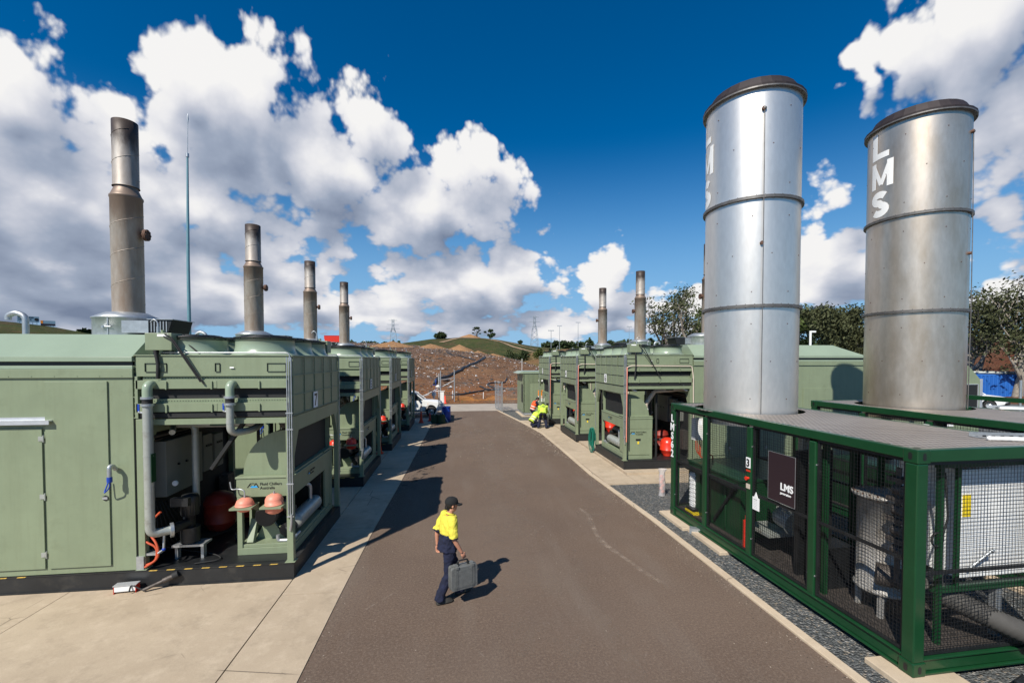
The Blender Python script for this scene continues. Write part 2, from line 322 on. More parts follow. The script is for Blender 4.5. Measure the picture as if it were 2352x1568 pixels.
def text(body, size, name, m, parent, loc, rot, extr=.002, bold=0, ax='LEFT', sx=1.0, spacing=1.0):
    cu = bpy.data.curves.new('txt', 'FONT'); cu.body = body; cu.size = size; cu.extrude = extr; cu.offset = bold; cu.align_x = ax; cu.space_line = spacing; cu.resolution_u = 3
    t = bpy.data.objects.new('txt', cu); C.objects.link(t)
    dg = bpy.context.evaluated_depsgraph_get(); dg.update(); me = bpy.data.meshes.new_from_object(t.evaluated_get(dg)); bpy.data.objects.remove(t)
    me.materials.clear(); me.materials.append(M[m] if isinstance(m, str) else m)
    o = bpy.data.objects.new(name, me); C.objects.link(o); o.location = loc; o.rotation_euler = rot; o.scale = (sx, 1, 1)
    if parent: o.parent = parent
    return o
def bake(o, *mods):
    """apply modifiers given as (type, dict) and keep the result as the mesh"""
    for ty, kw in mods:
        m = o.modifiers.new(ty, ty)
        for k, v in kw.items(): setattr(m, k, v)
    dg = bpy.context.evaluated_depsgraph_get(); dg.update()
    me = bpy.data.meshes.new_from_object(o.evaluated_get(dg)); o.modifiers.clear(); old = o.data; mats = list(old.materials); o.data = me
    me.materials.clear()
    for m in mats: me.materials.append(m)
    for p in me.polygons: p.use_smooth = True
    return o
FACE = (pi/2, 0, 0)            # a text that faces the camera side (-Y)
# ------------------------------------------------------------ ground materials
def nodes_mat(name):
    m = bpy.data.materials.new(name); m.use_nodes = True; t = m.node_tree; return m, t, t.nodes['Principled BSDF']
def NN(t, ty, **kw):
    n = t.nodes.new(ty)
    for k, v in kw.items():
        if k in n.inputs: n.inputs[k].default_value = v
        else: setattr(n, k, v)
    return n
def noise_fac(t, vec, scale, detail=6, rough=.6, lo=.3, hi=.7, out=(0, 1), dist=0):
    n = NN(t, 'ShaderNodeTexNoise', Scale=scale, Detail=detail, Roughness=rough, Distortion=dist); t.links.new(vec, n.inputs['Vector'])
    r = t.nodes.new('ShaderNodeMapRange'); t.links.new(n.outputs['Fac'], r.inputs[0]); r.inputs[1].default_value = lo; r.inputs[2].default_value = hi; r.inputs[3].default_value = out[0]; r.inputs[4].default_value = out[1]
    return r.outputs[0]
def mixc(t, fac, a, b, mode='MIX'):
    x = t.nodes.new('ShaderNodeMix'); x.data_type = 'RGBA'; x.blend_type = mode
    for s_, v in (('Factor', fac), ('A', a), ('B', b)):
        if isinstance(v, tuple): x.inputs[s_].default_value = (*v, 1)
        elif isinstance(v, (int, float)): x.inputs[s_].default_value = v
        else: t.links.new(v, x.inputs[s_])
    return x.outputs['Result']
def bump(t, b, h, strength, dist=.01):
    u = t.nodes.new('ShaderNodeBump'); u.inputs['Strength'].default_value = strength; u.inputs['Distance'].default_value = dist
    t.links.new(h, u.inputs['Height']); t.links.new(u.outputs[0], b.inputs['Normal'])
def build_each(name, mats, parent, *fns, **kw):
    for f in fns:
        b = MB(); f(b); b.build(name, mats, parent, **kw)
def objvec(t, scale=None):
    tc = t.nodes.new('ShaderNodeTexCoord'); v = tc.outputs['Object']
    if scale:
        mp = t.nodes.new('ShaderNodeMapping'); mp.inputs['Scale'].default_value = scale; t.links.new(v, mp.inputs[0]); v = mp.outputs[0]
    return v
def m_asphalt():
    m, t, b = nodes_mat('asphalt'); v = objvec(t)
    c = mixc(t, noise_fac(t, v, .35, 8, .65, .35, .65), (.096, .058, .037), (.142, .090, .058))
    c = mixc(t, noise_fac(t, objvec(t, (1, .18, 1)), 1.1, 6, .6, .5, .8), c, (.17, .132, .102))
    c = mixc(t, noise_fac(t, v, 26, 5, .8, .47, .66, (0, .8)), c, (.235, .175, .13))
    c = mixc(t, noise_fac(t, v, 33, 5, .8, .5, .66, (0, .8)), c, (.04, .026, .02))
    c = mixc(t, noise_fac(t, v, .16, 5, .6, .45, .68, (0, .45)), c, (.165, .122, .092))
    g = noise_fac(t, v, 120, 3, .6, .35, .7)
    c = mixc(t, noise_fac(t, v, 120, 3, .6, .3, .72, (.0, .55)), c, (.20, .165, .14))
    c = mixc(t, noise_fac(t, v, 90, 2, .6, .55, .75, (.0, .7)), c, (.045, .038, .034))
    c = mixc(t, noise_fac(t, objvec(t, (1, .35, 1)), 2.4, 10, .75, .64, .76, (0, .5)), c, (.27, .23, .19))
    # scattered pale tyre scratches
    w = NN(t, 'ShaderNodeTexVoronoi', Scale=1.5, feature='DISTANCE_TO_EDGE'); t.links.new(objvec(t, (1.2, .3, 1)), w.inputs['Vector'])
    r = t.nodes.new('ShaderNodeMapRange'); t.links.new(w.outputs[0], r.inputs[0]); r.inputs[1].default_value = .010; r.inputs[2].default_value = .002; r.inputs[4].default_value = .55
    k = t.nodes.new('ShaderNodeMath'); k.operation = 'MULTIPLY'; t.links.new(r.outputs[0], k.inputs[0]); t.links.new(noise_fac(t, v, 1.3, 5, .7, .58, .7), k.inputs[1])
    c = mixc(t, k.outputs[0], c, (.30, .26, .22))
    t.links.new(c, b.inputs['Base Color']); b.inputs['Roughness'].default_value = .9; b.inputs['Specular IOR Level'].default_value = .15; bump(t, b, g, .5, .006); return m
def m_concrete(name, base, dark, light):
    m, t, b = nodes_mat(name); v = objvec(t)
    c = mixc(t, noise_fac(t, v, .7, 9, .62, .32, .68), dark, base)
    c = mixc(t, noise_fac(t, v, 3.2, 8, .7, .5, .8, (0, .7)), c, light)
    c = mixc(t, noise_fac(t, v, 1.7, 10, .75, .52, .72, (0, .6)), c, tuple(x * .62 for x in dark))
    c = mixc(t, noise_fac(t, v, 70, 3, .6, .35, .75, (0, .25)), c, tuple(x * .6 for x in dark))
    w = NN(t, 'ShaderNodeTexVoronoi', Scale=.42, feature='DISTANCE_TO_EDGE', Detail=2.0); t.links.new(v, w.inputs['Vector'])
    r = t.nodes.new('ShaderNodeMapRange'); t.links.new(w.outputs[0], r.inputs[0]); r.inputs[1].default_value = .004; r.inputs[2].default_value = .001
    k = t.nodes.new('ShaderNodeMath'); k.operation = 'MULTIPLY'; t.links.new(r.outputs[0], k.inputs[0]); t.links.new(noise_fac(t, v, .6, 3, .6, .52, .6), k.inputs[1])
    c = mixc(t, k.outputs[0], c, tuple(x * .35 for x in dark))
    t.links.new(c, b.inputs['Base Color']); b.inputs['Roughness'].default_value = .8; bump(t, b, noise_fac(t, v, 60, 4, .6, .3, .7), .15, .004); return m
def m_gravel():
    m, t, b = nodes_mat('blue_metal_gravel'); v = objvec(t)
    w = NN(t, 'ShaderNodeTexVoronoi', Scale=30.0, feature='F1'); t.links.new(v, w.inputs['Vector'])
    h = NN(t, 'ShaderNodeHueSaturation'); hh = t.nodes.new('ShaderNodeSeparateColor'); t.links.new(w.outputs['Color'], hh.inputs[0])
    r = t.nodes.new('ShaderNodeValToRGB'); t.links.new(hh.outputs[0], r.inputs[0])
    for e, (p, cc) in zip((0, 1), ((0, (.04, .045, .047)), (1, (.30, .30, .29)))): r.color_ramp.elements[e].position = p; r.color_ramp.elements[e].color = (*cc, 1)
    for p, cc in ((.45, (.095, .105, .105)), (.8, (.15, .155, .155)), (.88, (.24, .20, .15))): e = r.color_ramp.elements.new(p); e.color = (*cc, 1)
    c = mixc(t, noise_fac(t, v, .8, 5, .6, .4, .75, (0, .45)), r.outputs[0], (.13, .115, .095))
    t.links.new(c, b.inputs['Base Color']); b.inputs['Roughness'].default_value = .8
    s_ = t.nodes.new('ShaderNodeMath'); s_.operation = 'MULTIPLY'; s_.inputs[1].default_value = -1; t.links.new(w.outputs['Distance'], s_.inputs[0]); bump(t, b, s_.outputs[0], 1.0, .05); return m
M['asphalt'] = m_asphalt()
M['concrete'] = m_concrete('pale_concrete', (.50, .40, .285), (.395, .31, .215), (.60, .49, .36))
M['concreteroad'] = m_concrete('worn_concrete_road', (.42, .36, .29), (.34, .29, .235), (.52, .45, .37))
M['kerb'] = m_concrete('kerb_concrete', (.56, .45, .32), (.47, .37, .26), (.64, .54, .41))
M['gravel'] = m_gravel()
def m_soil(name, cols, litter=.0, patch=.05, sc=1.0, low=None):
    m, t, b = nodes_mat(name); v = objvec(t)
    c = mixc(t, noise_fac(t, v, patch, 8, .65, .38, .62), cols[0], cols[1])
    c = mixc(t, noise_fac(t, v, patch * 2.3, 8, .7, .5, .68), c, cols[2])
    c = mixc(t, noise_fac(t, v, patch * 9, 8, .75, .48, .75, (0, .8)), c, cols[3])
    if low:
        sx = t.nodes.new('ShaderNodeSeparateXYZ'); t.links.new(v, sx.inputs[0]); ad = t.nodes.new('ShaderNodeMath'); ad.operation = 'MULTIPLY_ADD'
        t.links.new(noise_fac(t, v, .09, 5, .6, .3, .7), ad.inputs[0]); ad.inputs[1].default_value = 2.6; t.links.new(sx.outputs[2], ad.inputs[2])
        mr = t.nodes.new('ShaderNodeMapRange'); t.links.new(ad.outputs[0], mr.inputs[0]); mr.inputs[1].default_value = 3.2; mr.inputs[2].default_value = 1.6; mr.inputs[3].default_value = 0; mr.inputs[4].default_value = .8
        c = mixc(t, mr.outputs[0], c, low)
        mr = t.nodes.new('ShaderNodeMapRange'); t.links.new(ad.outputs[0], mr.inputs[0]); mr.inputs[1].default_value = 5.5; mr.inputs[2].default_value = 8.5; mr.inputs[4].default_value = .65
        c = mixc(t, mr.outputs[0], c, (.125, .11, .105))
        c = mixc(t, noise_fac(t, v, patch * 14, 8, .8, .5, .7, (0, .7)), c, (.075, .048, .034))
    c = mixc(t, noise_fac(t, v, patch * 30, 5, .8, .55, .75, (0, .7)), c, tuple(x * .45 for x in cols[0]))
    if litter:
        w = NN(t, 'ShaderNodeTexVoronoi', Scale=2.2 * sc, Randomness=1.0); t.links.new(v, w.inputs['Vector'])
        hh = t.nodes.new('ShaderNodeSeparateColor'); t.links.new(w.outputs['Color'], hh.inputs[0])
        a = t.nodes.new('ShaderNodeMath'); a.operation = 'GREATER_THAN'; t.links.new(hh.outputs[0], a.inputs[0]); a.inputs[1].default_value = 1 - litter
        d = t.nodes.new('ShaderNodeMath'); d.operation = 'LESS_THAN'; t.links.new(w.outputs['Distance'], d.inputs[0]); d.inputs[1].default_value = .2
        k = t.nodes.new('ShaderNodeMath'); k.operation = 'MULTIPLY'; t.links.new(a.outputs[0], k.inputs[0]); t.links.new(d.outputs[0], k.inputs[1])
        k2 = t.nodes.new('ShaderNodeMath'); k2.operation = 'MULTIPLY'; t.links.new(k.outputs[0], k2.inputs[0]); t.links.new(noise_fac(t, v, .12, 4, .6, .42, .6), k2.inputs[1])
        c = mixc(t, k2.outputs[0], c, (.55, .55, .56))
    t.links.new(c, b.inputs['Base Color']); b.inputs['Roughness'].default_value = .95; b.inputs['Specular IOR Level'].default_value = .15
    bump(t, b, noise_fac(t, v, 1.4 * sc, 8, .75, .2, .8), .9, .5); return m
M['landfill'] = m_soil('landfill_soil', ((.165, .082, .044), (.26, .14, .075), (.15, .112, .092), (.32, .19, .11)), litter=.35, low=(.33, .13, .05))
M['dirt'] = m_soil('ochre_dirt', ((.24, .105, .045), (.30, .145, .065), (.20, .13, .085), (.34, .19, .10)), patch=.12)
M['grasshill'] = m_soil('grassy_hill', ((.036, .048, .016), (.065, .080, .022), (.085, .058, .030), (.17, .11, .055)), patch=.035)
M['embank'] = m_soil('ochre_and_grass_bank', ((.24, .13, .06), (.10, .115, .03), (.17, .095, .05), (.28, .18, .10)), patch=.035)
M['redbank'] = m_soil('red_soil', ((.16, .06, .03), (.22, .10, .055), (.10, .075, .05), (.26, .14, .08)), patch=.06)
M['mounddirt'] = m_soil('fresh_soil_pile', ((.36, .19, .09), (.42, .24, .12), (.33, .18, .09), (.46, .28, .15)), patch=.4)
# ------------------------------------------------------------ the setting
def struct(o): o['kind'] = 'structure'; return o
b = MB(); b.add([(-900,-300,0),(900,-300,0),(900,44,0),(-900,44,0)], [(0,1,2,3)]); g = struct(b.build('ground', 'gravel')); g.location.z = -.012
KERB = [(5.02,-4),(4.95,4.9),(4.84,10.7),(4.60,15.2),(4.60,20),(4.55,24.0),(4.25,27),(3.85,30.1),(3.30,34.0),(3.15,35.25)]
def lx(Y):
    K = [(-2.0,-4),(-2.0,10),(-1.82,15.9),(-1.58,28.5),(-1.45,35.25)]
    for (x0,y0),(x1,y1) in zip(K, K[1:]):
        if Y <= y1: return x0+(x1-x0)*(Y-y0)/(y1-y0)
    return K[-1][0]
b = MB(); left = [(lx(y), y) for y in (35.25, 28.5, 22, 15.9, 10, 4, -4)]
poly = [(x, y, .0) for x, y in KERB] + [(x, y, .0) for x, y in left]
b.add(poly, [tuple(range(len(poly)))]); struct(b.build('road', 'asphalt'))
# cross road beyond the gate
b = MB(); b.add([(-60,35.25,.004),(60,35.25,.004),(60,41.2,.004),(-60,40.4,.004)], [(0,1,2,3)]); struct(b.build('road', 'concreteroad'))
# kerb
b = MB()
def strip(pts, w, z0, z1, mi=0):
    n = len(pts); vs = []
    for i, (x, y) in enumerate(pts):
        x0, y0 = pts[max(i-1,0)]; x1, y1 = pts[min(i+1,n-1)]; l = math.hypot(x1-x0, y1-y0); nx, ny = (y1-y0)/l, -(x1-x0)/l
        for o_, z in ((0, z0), (0, z1), (w, z1), (w, z0)): vs.append((x+nx*o_, y+ny*o_, z))
    fs = []
    for i in range(n-1):
        for k in range(4): fs.append((i*4+k, i*4+(k+1)%4, i*4+4+(k+1)%4, i*4+4+k))
    fs += [(3,2,1,0), tuple((n-1)*4+k for k in range(4))]
    b.add(vs, fs, mi)
strip(KERB, .15, -.05, .035); k = b.build('kerb', 'kerb', bevel=.012); struct(k)
# concrete aprons poured in bays with open joints
def slabs(name, rects, z, m):
    b = MB()
    for r in rects:
        g_ = .006
        if not isinstance(r[0], tuple): x0, x1, y0, y1 = r; p = [(x0+g_,y0+g_),(x1-g_,y0+g_),(x1-g_,y1-g_),(x0+g_,y1-g_)]
        else: p = r
        b.prism(p, z-.08, z, 'z')
    return struct(b.build(name, m, bevel=.004))
ys = [-4.0, -1.0, 2.0, 5.0, 8.0, 11.0, 14.0, 17.0, 20.0, 23.0, 26.0, 29.0, 31.2]
slabs('pavement', [[(-3.0, a+.006),(lx(a)-.006, a+.006),(lx(c)-.006, c-.006),(-3.0, c-.006)] for a, c in zip(ys, ys[1:])], .012, 'concrete')
slabs('pavement', [(-6.7, -3.015, -4, 8.9), (-10.4, -6.7, -4, 8.9), (-17, -10.4, -4, 8.9), (-17, -3.015, 8.9, 14.6), (-17, -3.015, 14.6, 20.5), (-17, -3.015, 20.5, 26.4), (-17, -3.015, 26.4, 31.2)], .010, 'concrete')
def kx(Y):
    for (x0,y0),(x1,y1) in zip(KERB, KERB[1:]):
        if Y <= y1: return x0+(x1-x0)*(Y-y0)/(y1-y0)
    return KERB[-1][0]
ys = [13.9, 17.2, 20.6, 24, 27, 29.2]
slabs('pavement', [[(kx(a)+.156, a+.006),(5.85, a+.006),(5.85, c-.006),(kx(c)+.156, c-.006)] for a, c in zip(ys, ys[1:])], .03, 'concrete')
slabs('pavement', [(5.86, 17, 14.9, 20.5), (5.86, 17, 20.5, 26.2), (5.86, 17, 26.2, 30.2)], .10, 'concrete')
slabs('pavement', [(5.86, 9.4, 13.9, 14.9)], .03, 'concrete')
# terrain: polar height fields round the site, each hill a mesh of its own
def lerp_tab(tab, x):
    if x <= tab[0][0]: return tab[0][1:]
    for p, q in zip(tab, tab[1:]):
        if x <= q[0]:
            f = (x-p[0])/(q[0]-p[0]); return tuple(a+(c-a)*f for a, c in zip(p[1:], q[1:]))
    return tab[-1][1:]
def sstep(t): t = max(0, min(1, t)); return t*t*(3-2*t)
def fbm(x, y, s, o=4): return noise.fractal(Vector((x*s, y*s, 3.3)), .8, 2.1, o)
class Hill:
    """tab: azimuth(deg), base radius, crest radius, crest height; back: fall beyond the crest"""
    def __init__(s, tab, z0, back, rough, rs, power=1.0, fall=1.0): s.tab = tab; s.z0 = z0; s.back = back; s.rough = rough; s.rs = rs; s.p = power; s.fall = fall
    def z(s, x, y):
        r = math.hypot(x, y); a = math.degrees(atan2(x, y)); rb, rc, h = lerp_tab(s.tab, a)
        if r < rb: return s.z0
        f = (r-rb)/(rc-rb)
        k = (1-(1-min(f,1))**s.p)*.55 + sstep(f)*.45 if f < 1 else 1 - s.fall*sstep((r-rc)/s.back)
        n = fbm(x, y, s.rs)*s.rough*min(1, f*3) * (1 if f < .8 else .5)
        return s.z0 + (h-s.z0)*k + n
    def build(s, name, m, a0, a1, na, r0, r1, nr, g=1.0):
        b = MB(); vs = []
        for i in range(nr+1):
            r = r0*(r1/r0)**((i/nr)**g)
            for j in range(na+1):
                a = radians(a0+(a1-a0)*j/na); x = r*sin(a); y = r*cos(a); vs.append((x, y, s.z(x, y)))
        b.add(vs, [(i*(na+1)+j, i*(na+1)+j+1, (i+1)*(na+1)+j+1, (i+1)*(na+1)+j) for i in range(nr) for j in range(na)], 0, True)
        return struct(b.build(name, m))
LAND = Hill([(-75,50,120,4.5),(-56.6,45,110,5.7),(-41.8,44,110,6.5),(-22.2,43.5,112,7.75),(-14.9,43,112,8.09),(-9.8,43,110,7.84),(-5.3,43,105,7.24),(-.4,43,98,6.13),(3.8,43,90,5.01),(7.5,43,82,3.82),(10.2,43.5,78,2.77),(13.3,44,76,1.34),(19.3,46,74,.6),(28,50,74,.1)], -.03, 45, .42, .16, power=1.25, fall=.6)
LAND.build('hill', 'landfill', -75, 26, 340, 42.4, 165, 130)
FAR = Hill([(-20,150,260,8),(-9.4,150,260,11.8),(-5.9,150,260,13.9),(-3,150,260,16),(-.7,150,260,16.4),(.6,150,260,17),(3.2,150,260,16.4),(5.3,150,260,15.4),(7.5,150,262,13.7),(10.3,150,268,11.6),(13.9,160,280,10.5),(19.3,170,300,9.5),(26,180,310,8.5),(40,190,320,6)], -.5, 220, .5, .03, fall=.7)
FAR.build('hill', 'grasshill', -22, 45, 150, 148, 700, 70)
LEFTH = Hill([(-80,200,330,24),(-51.5,200,330,25),(-46.2,200,330,24.6),(-41.8,200,330,22.6),(-40.3,200,330,22),(-38.7,200,330,20.8),(-36.5,200,330,18.2),(-34.7,200,330,16.7),(-30,200,330,14.3),(-17.8,200,330,11),(-12,200,330,6)], -.6, 260, .8, .03, fall=.5)
LEFTH.build('hill', 'grasshill', -80, -11, 110, 190, 800, 50)
EMB = Hill([(4,70,150,.2),(5.6,70,150,3.6),(8.3,70,150,5.5),(10.3,70,150,6.8),(13.9,75,150,7.5),(19.3,75,150,7.2),(24.5,75,140,6.5),(34,70,120,5.4),(42.1,62,110,5.7),(48.9,60,100,6),(52.7,60,95,6.6),(55.8,60,90,6.9),(63,60,90,6.7),(85,60,90,6)], -.2, 150, .35, .06, fall=.15)
EMB.build('hill', 'embank', 4, 42, 150, 68, 420, 70)
EMB.build('hill', 'redbank', 42, 86, 110, 56, 420, 70)
# dirt verge beyond the cross road
b = MB(); rng = random.Random(3); nx, ny = 110, 8; vs = []
for j in range(ny+1):
    for i in range(nx+1):
        x = -34+76*i/nx; y = 41.0+3.6*j/ny; vs.append((x, y, .012 + max(0, j-.5)*.06 + fbm(x, y, .8)*.10*(j > 0)))
b.add(vs, [(j*(nx+1)+i, j*(nx+1)+i+1, (j+1)*(nx+1)+i+1, (j+1)*(nx+1)+i) for j in range(ny) for i in range(nx)], 0, True)
struct(b.build('verge', 'dirt'))
def ground_z(x, y):
    r = math.hypot(x, y); z = 0
    for h_, a0, a1 in ((LAND, -75, 26), (FAR, -22, 45), (LEFTH, -80, -11), (EMB, 4, 86)):
        a = math.degrees(atan2(x, y))
        if a0 <= a <= a1 and r < 700: z = max(z, h_.z(x, y))
    return z
# rubbish scattered over the landfill face
M['litter'] = mat('pale_litter', (.50, .50, .50), .7, var=.25, scale=.6)
M['litterdark'] = mat('dark_litter', (.06, .05, .045), .9, var=.4, scale=.6)
M['litterbrown'] = mat('brown_clods', (.15, .09, .055), .95, var=.4, scale=.5)
b = MB(); rng = random.Random(11); n_ = 0
while n_ < 8000:
    a = radians(rng.uniform(-20, 15)); r = 44 + 66*rng.random()**1.25; x = r*sin(a); y = r*cos(a)
    if fbm(x+40, y, .09, 3) + rng.uniform(-.35, .25) < .0 and rng.random() < .82: continue
    z = LAND.z(x, y)
    if z < .3 and rng.random() < .7: continue
    t = rng.random(); s = rng.uniform(.035, .13)*(1.8 if rng.random() < .06 else 1); mi = 0 if t < .26 else (1 if t < .5 else 2)
    if mi: s *= 1.8
    q = Matrix.Translation((x, y, z+s*.2)) @ Matrix.Rotation(rng.uniform(0, 6.3), 4, 'Z') @ Matrix.Rotation(rng.uniform(-.5, .5), 4, 'X')
    k0 = len(b.v); w, h, d = s*rng.uniform(.6, 2), s*rng.uniform(.5, 1.1), s*rng.uniform(.2, .8)
    vs = [(-w,-h,-d*.4),(w,-h*.6,-d*.4),(w*.7,h,-d*.4),(-w*.8,h*.7,-d*.4),(rng.uniform(-.4,.4)*w, rng.uniform(-.4,.4)*h, d)]
    b.add(vs, [(0,1,4),(1,2,4),(2,3,4),(3,0,4),(3,2,1,0)], mi); b.xf(q, k0); n_ += 1
tag(b.build('rubbish', ['litter', 'litterdark', 'litterbrown']), kind='stuff')
# ------------------------------------------------------------ generator unit (local: -x away from the lane, y along it)
UW = 3.3; UL = 9.6
def build_unit():
    u = thing('generator_unit', 'x', 'generator')
    # skid
    b = MB(); b.box(-UL, 0, 0, .09, .0, .30); b.box(-UL, 0, UW-.09, UW, .0, .30); b.box(-.09, 0, .0915, UW-.0915, .0, .30); b.box(-UL, -UL+.09, .0915, UW-.0915, 0, .30)
    for k in range(1, 8): b.box(-UL+.1+k*1.15, -UL+.2+k*1.15, .0915, UW-.0915, .05, .29)
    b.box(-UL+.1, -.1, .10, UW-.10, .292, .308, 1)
    for y in (0, UW):
        s = -1 if y == 0 else 1
        b.box(-UL, 0, y-.001*s, y+.012*s, .28, .302); b.box(-UL, 0, y, y+.03*s, .0, .014)
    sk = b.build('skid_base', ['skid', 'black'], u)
    b = MB()
    for y, s in ((0, -1), (UW, 1)):
        for x0, x1 in ((-2.45, -.25), (-8.3, -4.2)) if s < 0 else ():
            n = int((x1-x0)/.145)
            for i in range(n):
                xa = x0+i*.145
                if i % 2 == 0: b.add([(xa, y+s*.0145, .284), (xa+.13, y+s*.0145, .284), (xa+.155, y+s*.0145, .301), (xa+.025, y+s*.0145, .301)], [(0,1,2,3)])
    b.build('hazard_stripe', 'wornyellow', u)
    # enclosure
    b = MB(); b.box(-UL, -2.65, 0.004, UW-.004, .31, 3.86)
    for y, s in ((0, -1), (UW, 1)):
        b.box(-UL-.02, -2.63, y, y+s*.030, 3.72, 3.87)
        for i in range(20): b.cyl((-2.8-i*.35, y+s*.03, 3.75), (-2.8-i*.35, y+s*.036, 3.75), .009, 6, 0)
    e = b.build('enclosure', 'green', u, bevel=.008)
    for y, s in ((0, -1), (UW, 1)):
        for j, (x0, x1) in enumerate(((-4.03, -3.03), (-5.2, -4.06), (-6.9, -5.5), (-8.4, -7.0))):
            b = MB(); z1 = 2.86 if j in (1, 3) else 3.66
            b.box(x0+.012, x1-.012, y+s*.002, y+s*.024, .42, z1); d = b.build('door', 'green', e, bevel=.004)
        b = MB()
        for xh in (-4.05, -5.48):
            for zh in (.67, 1.68, 2.68): b.box(xh-.07, xh+.0, y+s*.024, y+s*.036, zh-.04, zh+.04); b.cyl((xh+.012, y+s*.036, zh-.06), (xh+.012, y+s*.036, zh+.06), .012, 8)
        b.build('hinge', 'pipe', e)
        b = MB(); b.cyl((-3.1, y+s*.022, 1.62), (-3.1, y+s*.035, 1.62), .05, 6); b.box(-3.14, -3.06, y+s*.03, y+s*.045, 1.6, 1.64, 1); b.build('latch', ['black', 'galv'], e)
        b = MB(); b.box(-6.4, -3.9, y, y+s*.10, 2.98, 3.0); b.box(-6.4, -3.9, y+s*.088, y+s*.10, 2.93, 3.0); b.box(-6.4, -3.9, y+s*.002, y+s*.014, 2.93, 3.05); b.build('drip_rail', 'alu', e)
    b = MB(); P = rounded([(-2.93, -.02, 2.12), (-2.93, -.10, 2.2), (-2.93, -.17, 2.2), (-2.93, -.17, 1.98)], .05)
    b.tube(P, .035, 10); b.tube(rounded([(-2.93, -.17, 1.98), (-2.93, -.17, 1.84), (-3.06, -.12, 1.72), (-3.03, -.05, 1.92)], .05), .011, 6, 1); b.cyl((-2.93, -.17, 2.02), (-2.93, -.17, 1.93), .04, 10, 1); b.build('socket', ['galv', 'blue'], e)
    # hipped roof
    b = MB(); z0, z1, z2 = 3.872, 4.08, 4.50; xa, xb = -UL-.01, -2.64
    b.box(xa, xb, -.01, UW+.01, 3.872, 3.93); b.box(xa+.03, xb-.02, .03, UW-.03, 3.931, 4.0, 1); b.box(xa, xb, -.02, UW+.02, 4.001, z1)
    p = [(xa,-.02),(xb,-.02),(xb,UW+.02),(xa,UW+.02)]; q = [(xa+.9,.55),(xb-.02,.55),(xb-.02,UW-.55),(xa+.9,UW-.55)]
    b.add([(x,y,z1+.001) for x, y in p]+[(x,y,z2) for x, y in q], [(0,1,5,4),(1,2,6,5),(2,3,7,6),(3,0,4,7),(4,5,6,7),(3,2,1,0)])
    b.build('roof', ['roofgreen', 'black'], e, bevel=.006)
    b = MB()
    b.tube(rounded([(-5.05, .9, 4.4), (-5.05, .9, 4.86), (-5.22, .9, 4.92), (-5.34, .9, 4.86), (-5.34, .9, 4.78)], .14), .05, 12); b.build('breather_pipe', 'galv', e)
    b = MB(); b.tube([(-6.0, 1.3, 4.4), (-6.0, 1.3, 4.95)], .03, 10); b.ell((-6.0, 1.3, 4.96), .045); b.build('breather_pipe', 'white', e)
    # exhaust stack
    SX, SY = -3.9, UW/2
    b = MB(); b.lathe([(.55, 4.5), (.55, 4.86), (.57, 4.865), (.57, 4.89), (.34, 5.0)], (SX, SY, 0), 40); b.bar((SX+.01, SY-.55, 4.5), (SX+.01, SY-.55, 4.86), .02)
    b.cyl((SX-.06, SY-.57, 4.68), (SX+.08, SY-.57, 4.68), .016, 8); b.cyl((SX-.06, SY-.57, 4.66), (SX-.06, SY-.57, 4.70), .03, 8); b.build('silencer', 'galv', u)
    b = MB(); b.box(SX+.30, SX+.78, SY-.62, SY+.1, 4.56, 4.80); b.prism([(SX+.78, 4.52), (SX+1.12, 4.56), (SX+1.20, 4.82), (SX+.78, 4.82)], SY-.60, SY+.1, 'y', 1)
    for k in range(6): b.box(SX+.82+k*.055, SX+.835+k*.055, SY-.612, SY-.602, 4.58, 4.79, 0)
    b.box(SX+.76, SX+1.23, SY-.63, SY+.12, 4.822, 4.836); b.build('louvre_box', ['galv', 'black'], u)
    R1, R2 = .29, .235
    def spiral(b, r, z0, z1, pitch):
        n = int((z1-z0)/pitch*18)
        if n > 2: b.tube([(r*cos(i*2*pi/18), r*sin(i*2*pi/18), z0+i*pitch/18) for i in range(n+1)], .008, 5, 0)
    st = MB(); st.lathe([(R1, 0), (R1, 2.16), (R1+.012, 2.17), (R1+.012, 2.20), (R1-.01, 2.22), (R2-.02, 2.36), (R2-.02, 2.42)], (0,0,0), 36, 0, cap=False); spiral(st, R1, .15, 2.1, .56)
    so_ = st.build('exhaust_stack', 'stacksteel', u, loc=(SX, SY, 4.98))
    b = MB(); b.lathe([(R2+.012, 2.38), (R2, 2.40), (R2, 3.3), (R2, 3.60), (R2-.02, 3.60), (R2-.02, 3.3)], (0,0,0), 36, 0, cap=False); b.add([(.2*cos(j*pi/8), .2*sin(j*pi/8), 3.35) for j in range(16)], [tuple(range(16))], 0); spiral(b, R2, 2.5, 3.45, .5); b.build('stack_top', steel_top, so_)
    b = MB(); b.cyl((R1-.02, 0, 1.5), (R1+.07, 0, 1.5), .045, 12); b.cyl((R1+.07, 0, 1.5), (R1+.10, 0, 1.5), .11, 16); b.cyl((R1+.105, 0, 1.5), (R1+.13, 0, 1.5), .11, 16)
    for k in range(8): b.cyl((R1+.05, .085*cos(k*pi/4), 1.5+.085*sin(k*pi/4)), (R1+.15, .085*cos(k*pi/4), 1.5+.085*sin(k*pi/4)), .013, 6)
    b.build('test_port', 'rust', so_)
    # cooler on posts
    CZ0, CZ1, CU = 3.0, 4.12, 2.62
    b = MB(); b.box(-CU+.02, -.02, .02, UW-.02, 3.74, CZ1-.02)          # plenum
    b.box(-CU, 0, 0, UW, CZ1-.018, CZ1)
    b.box(-CU+.1, -.05, .10, UW-.10, CZ0+.03, 3.738, 1)                 # coil block
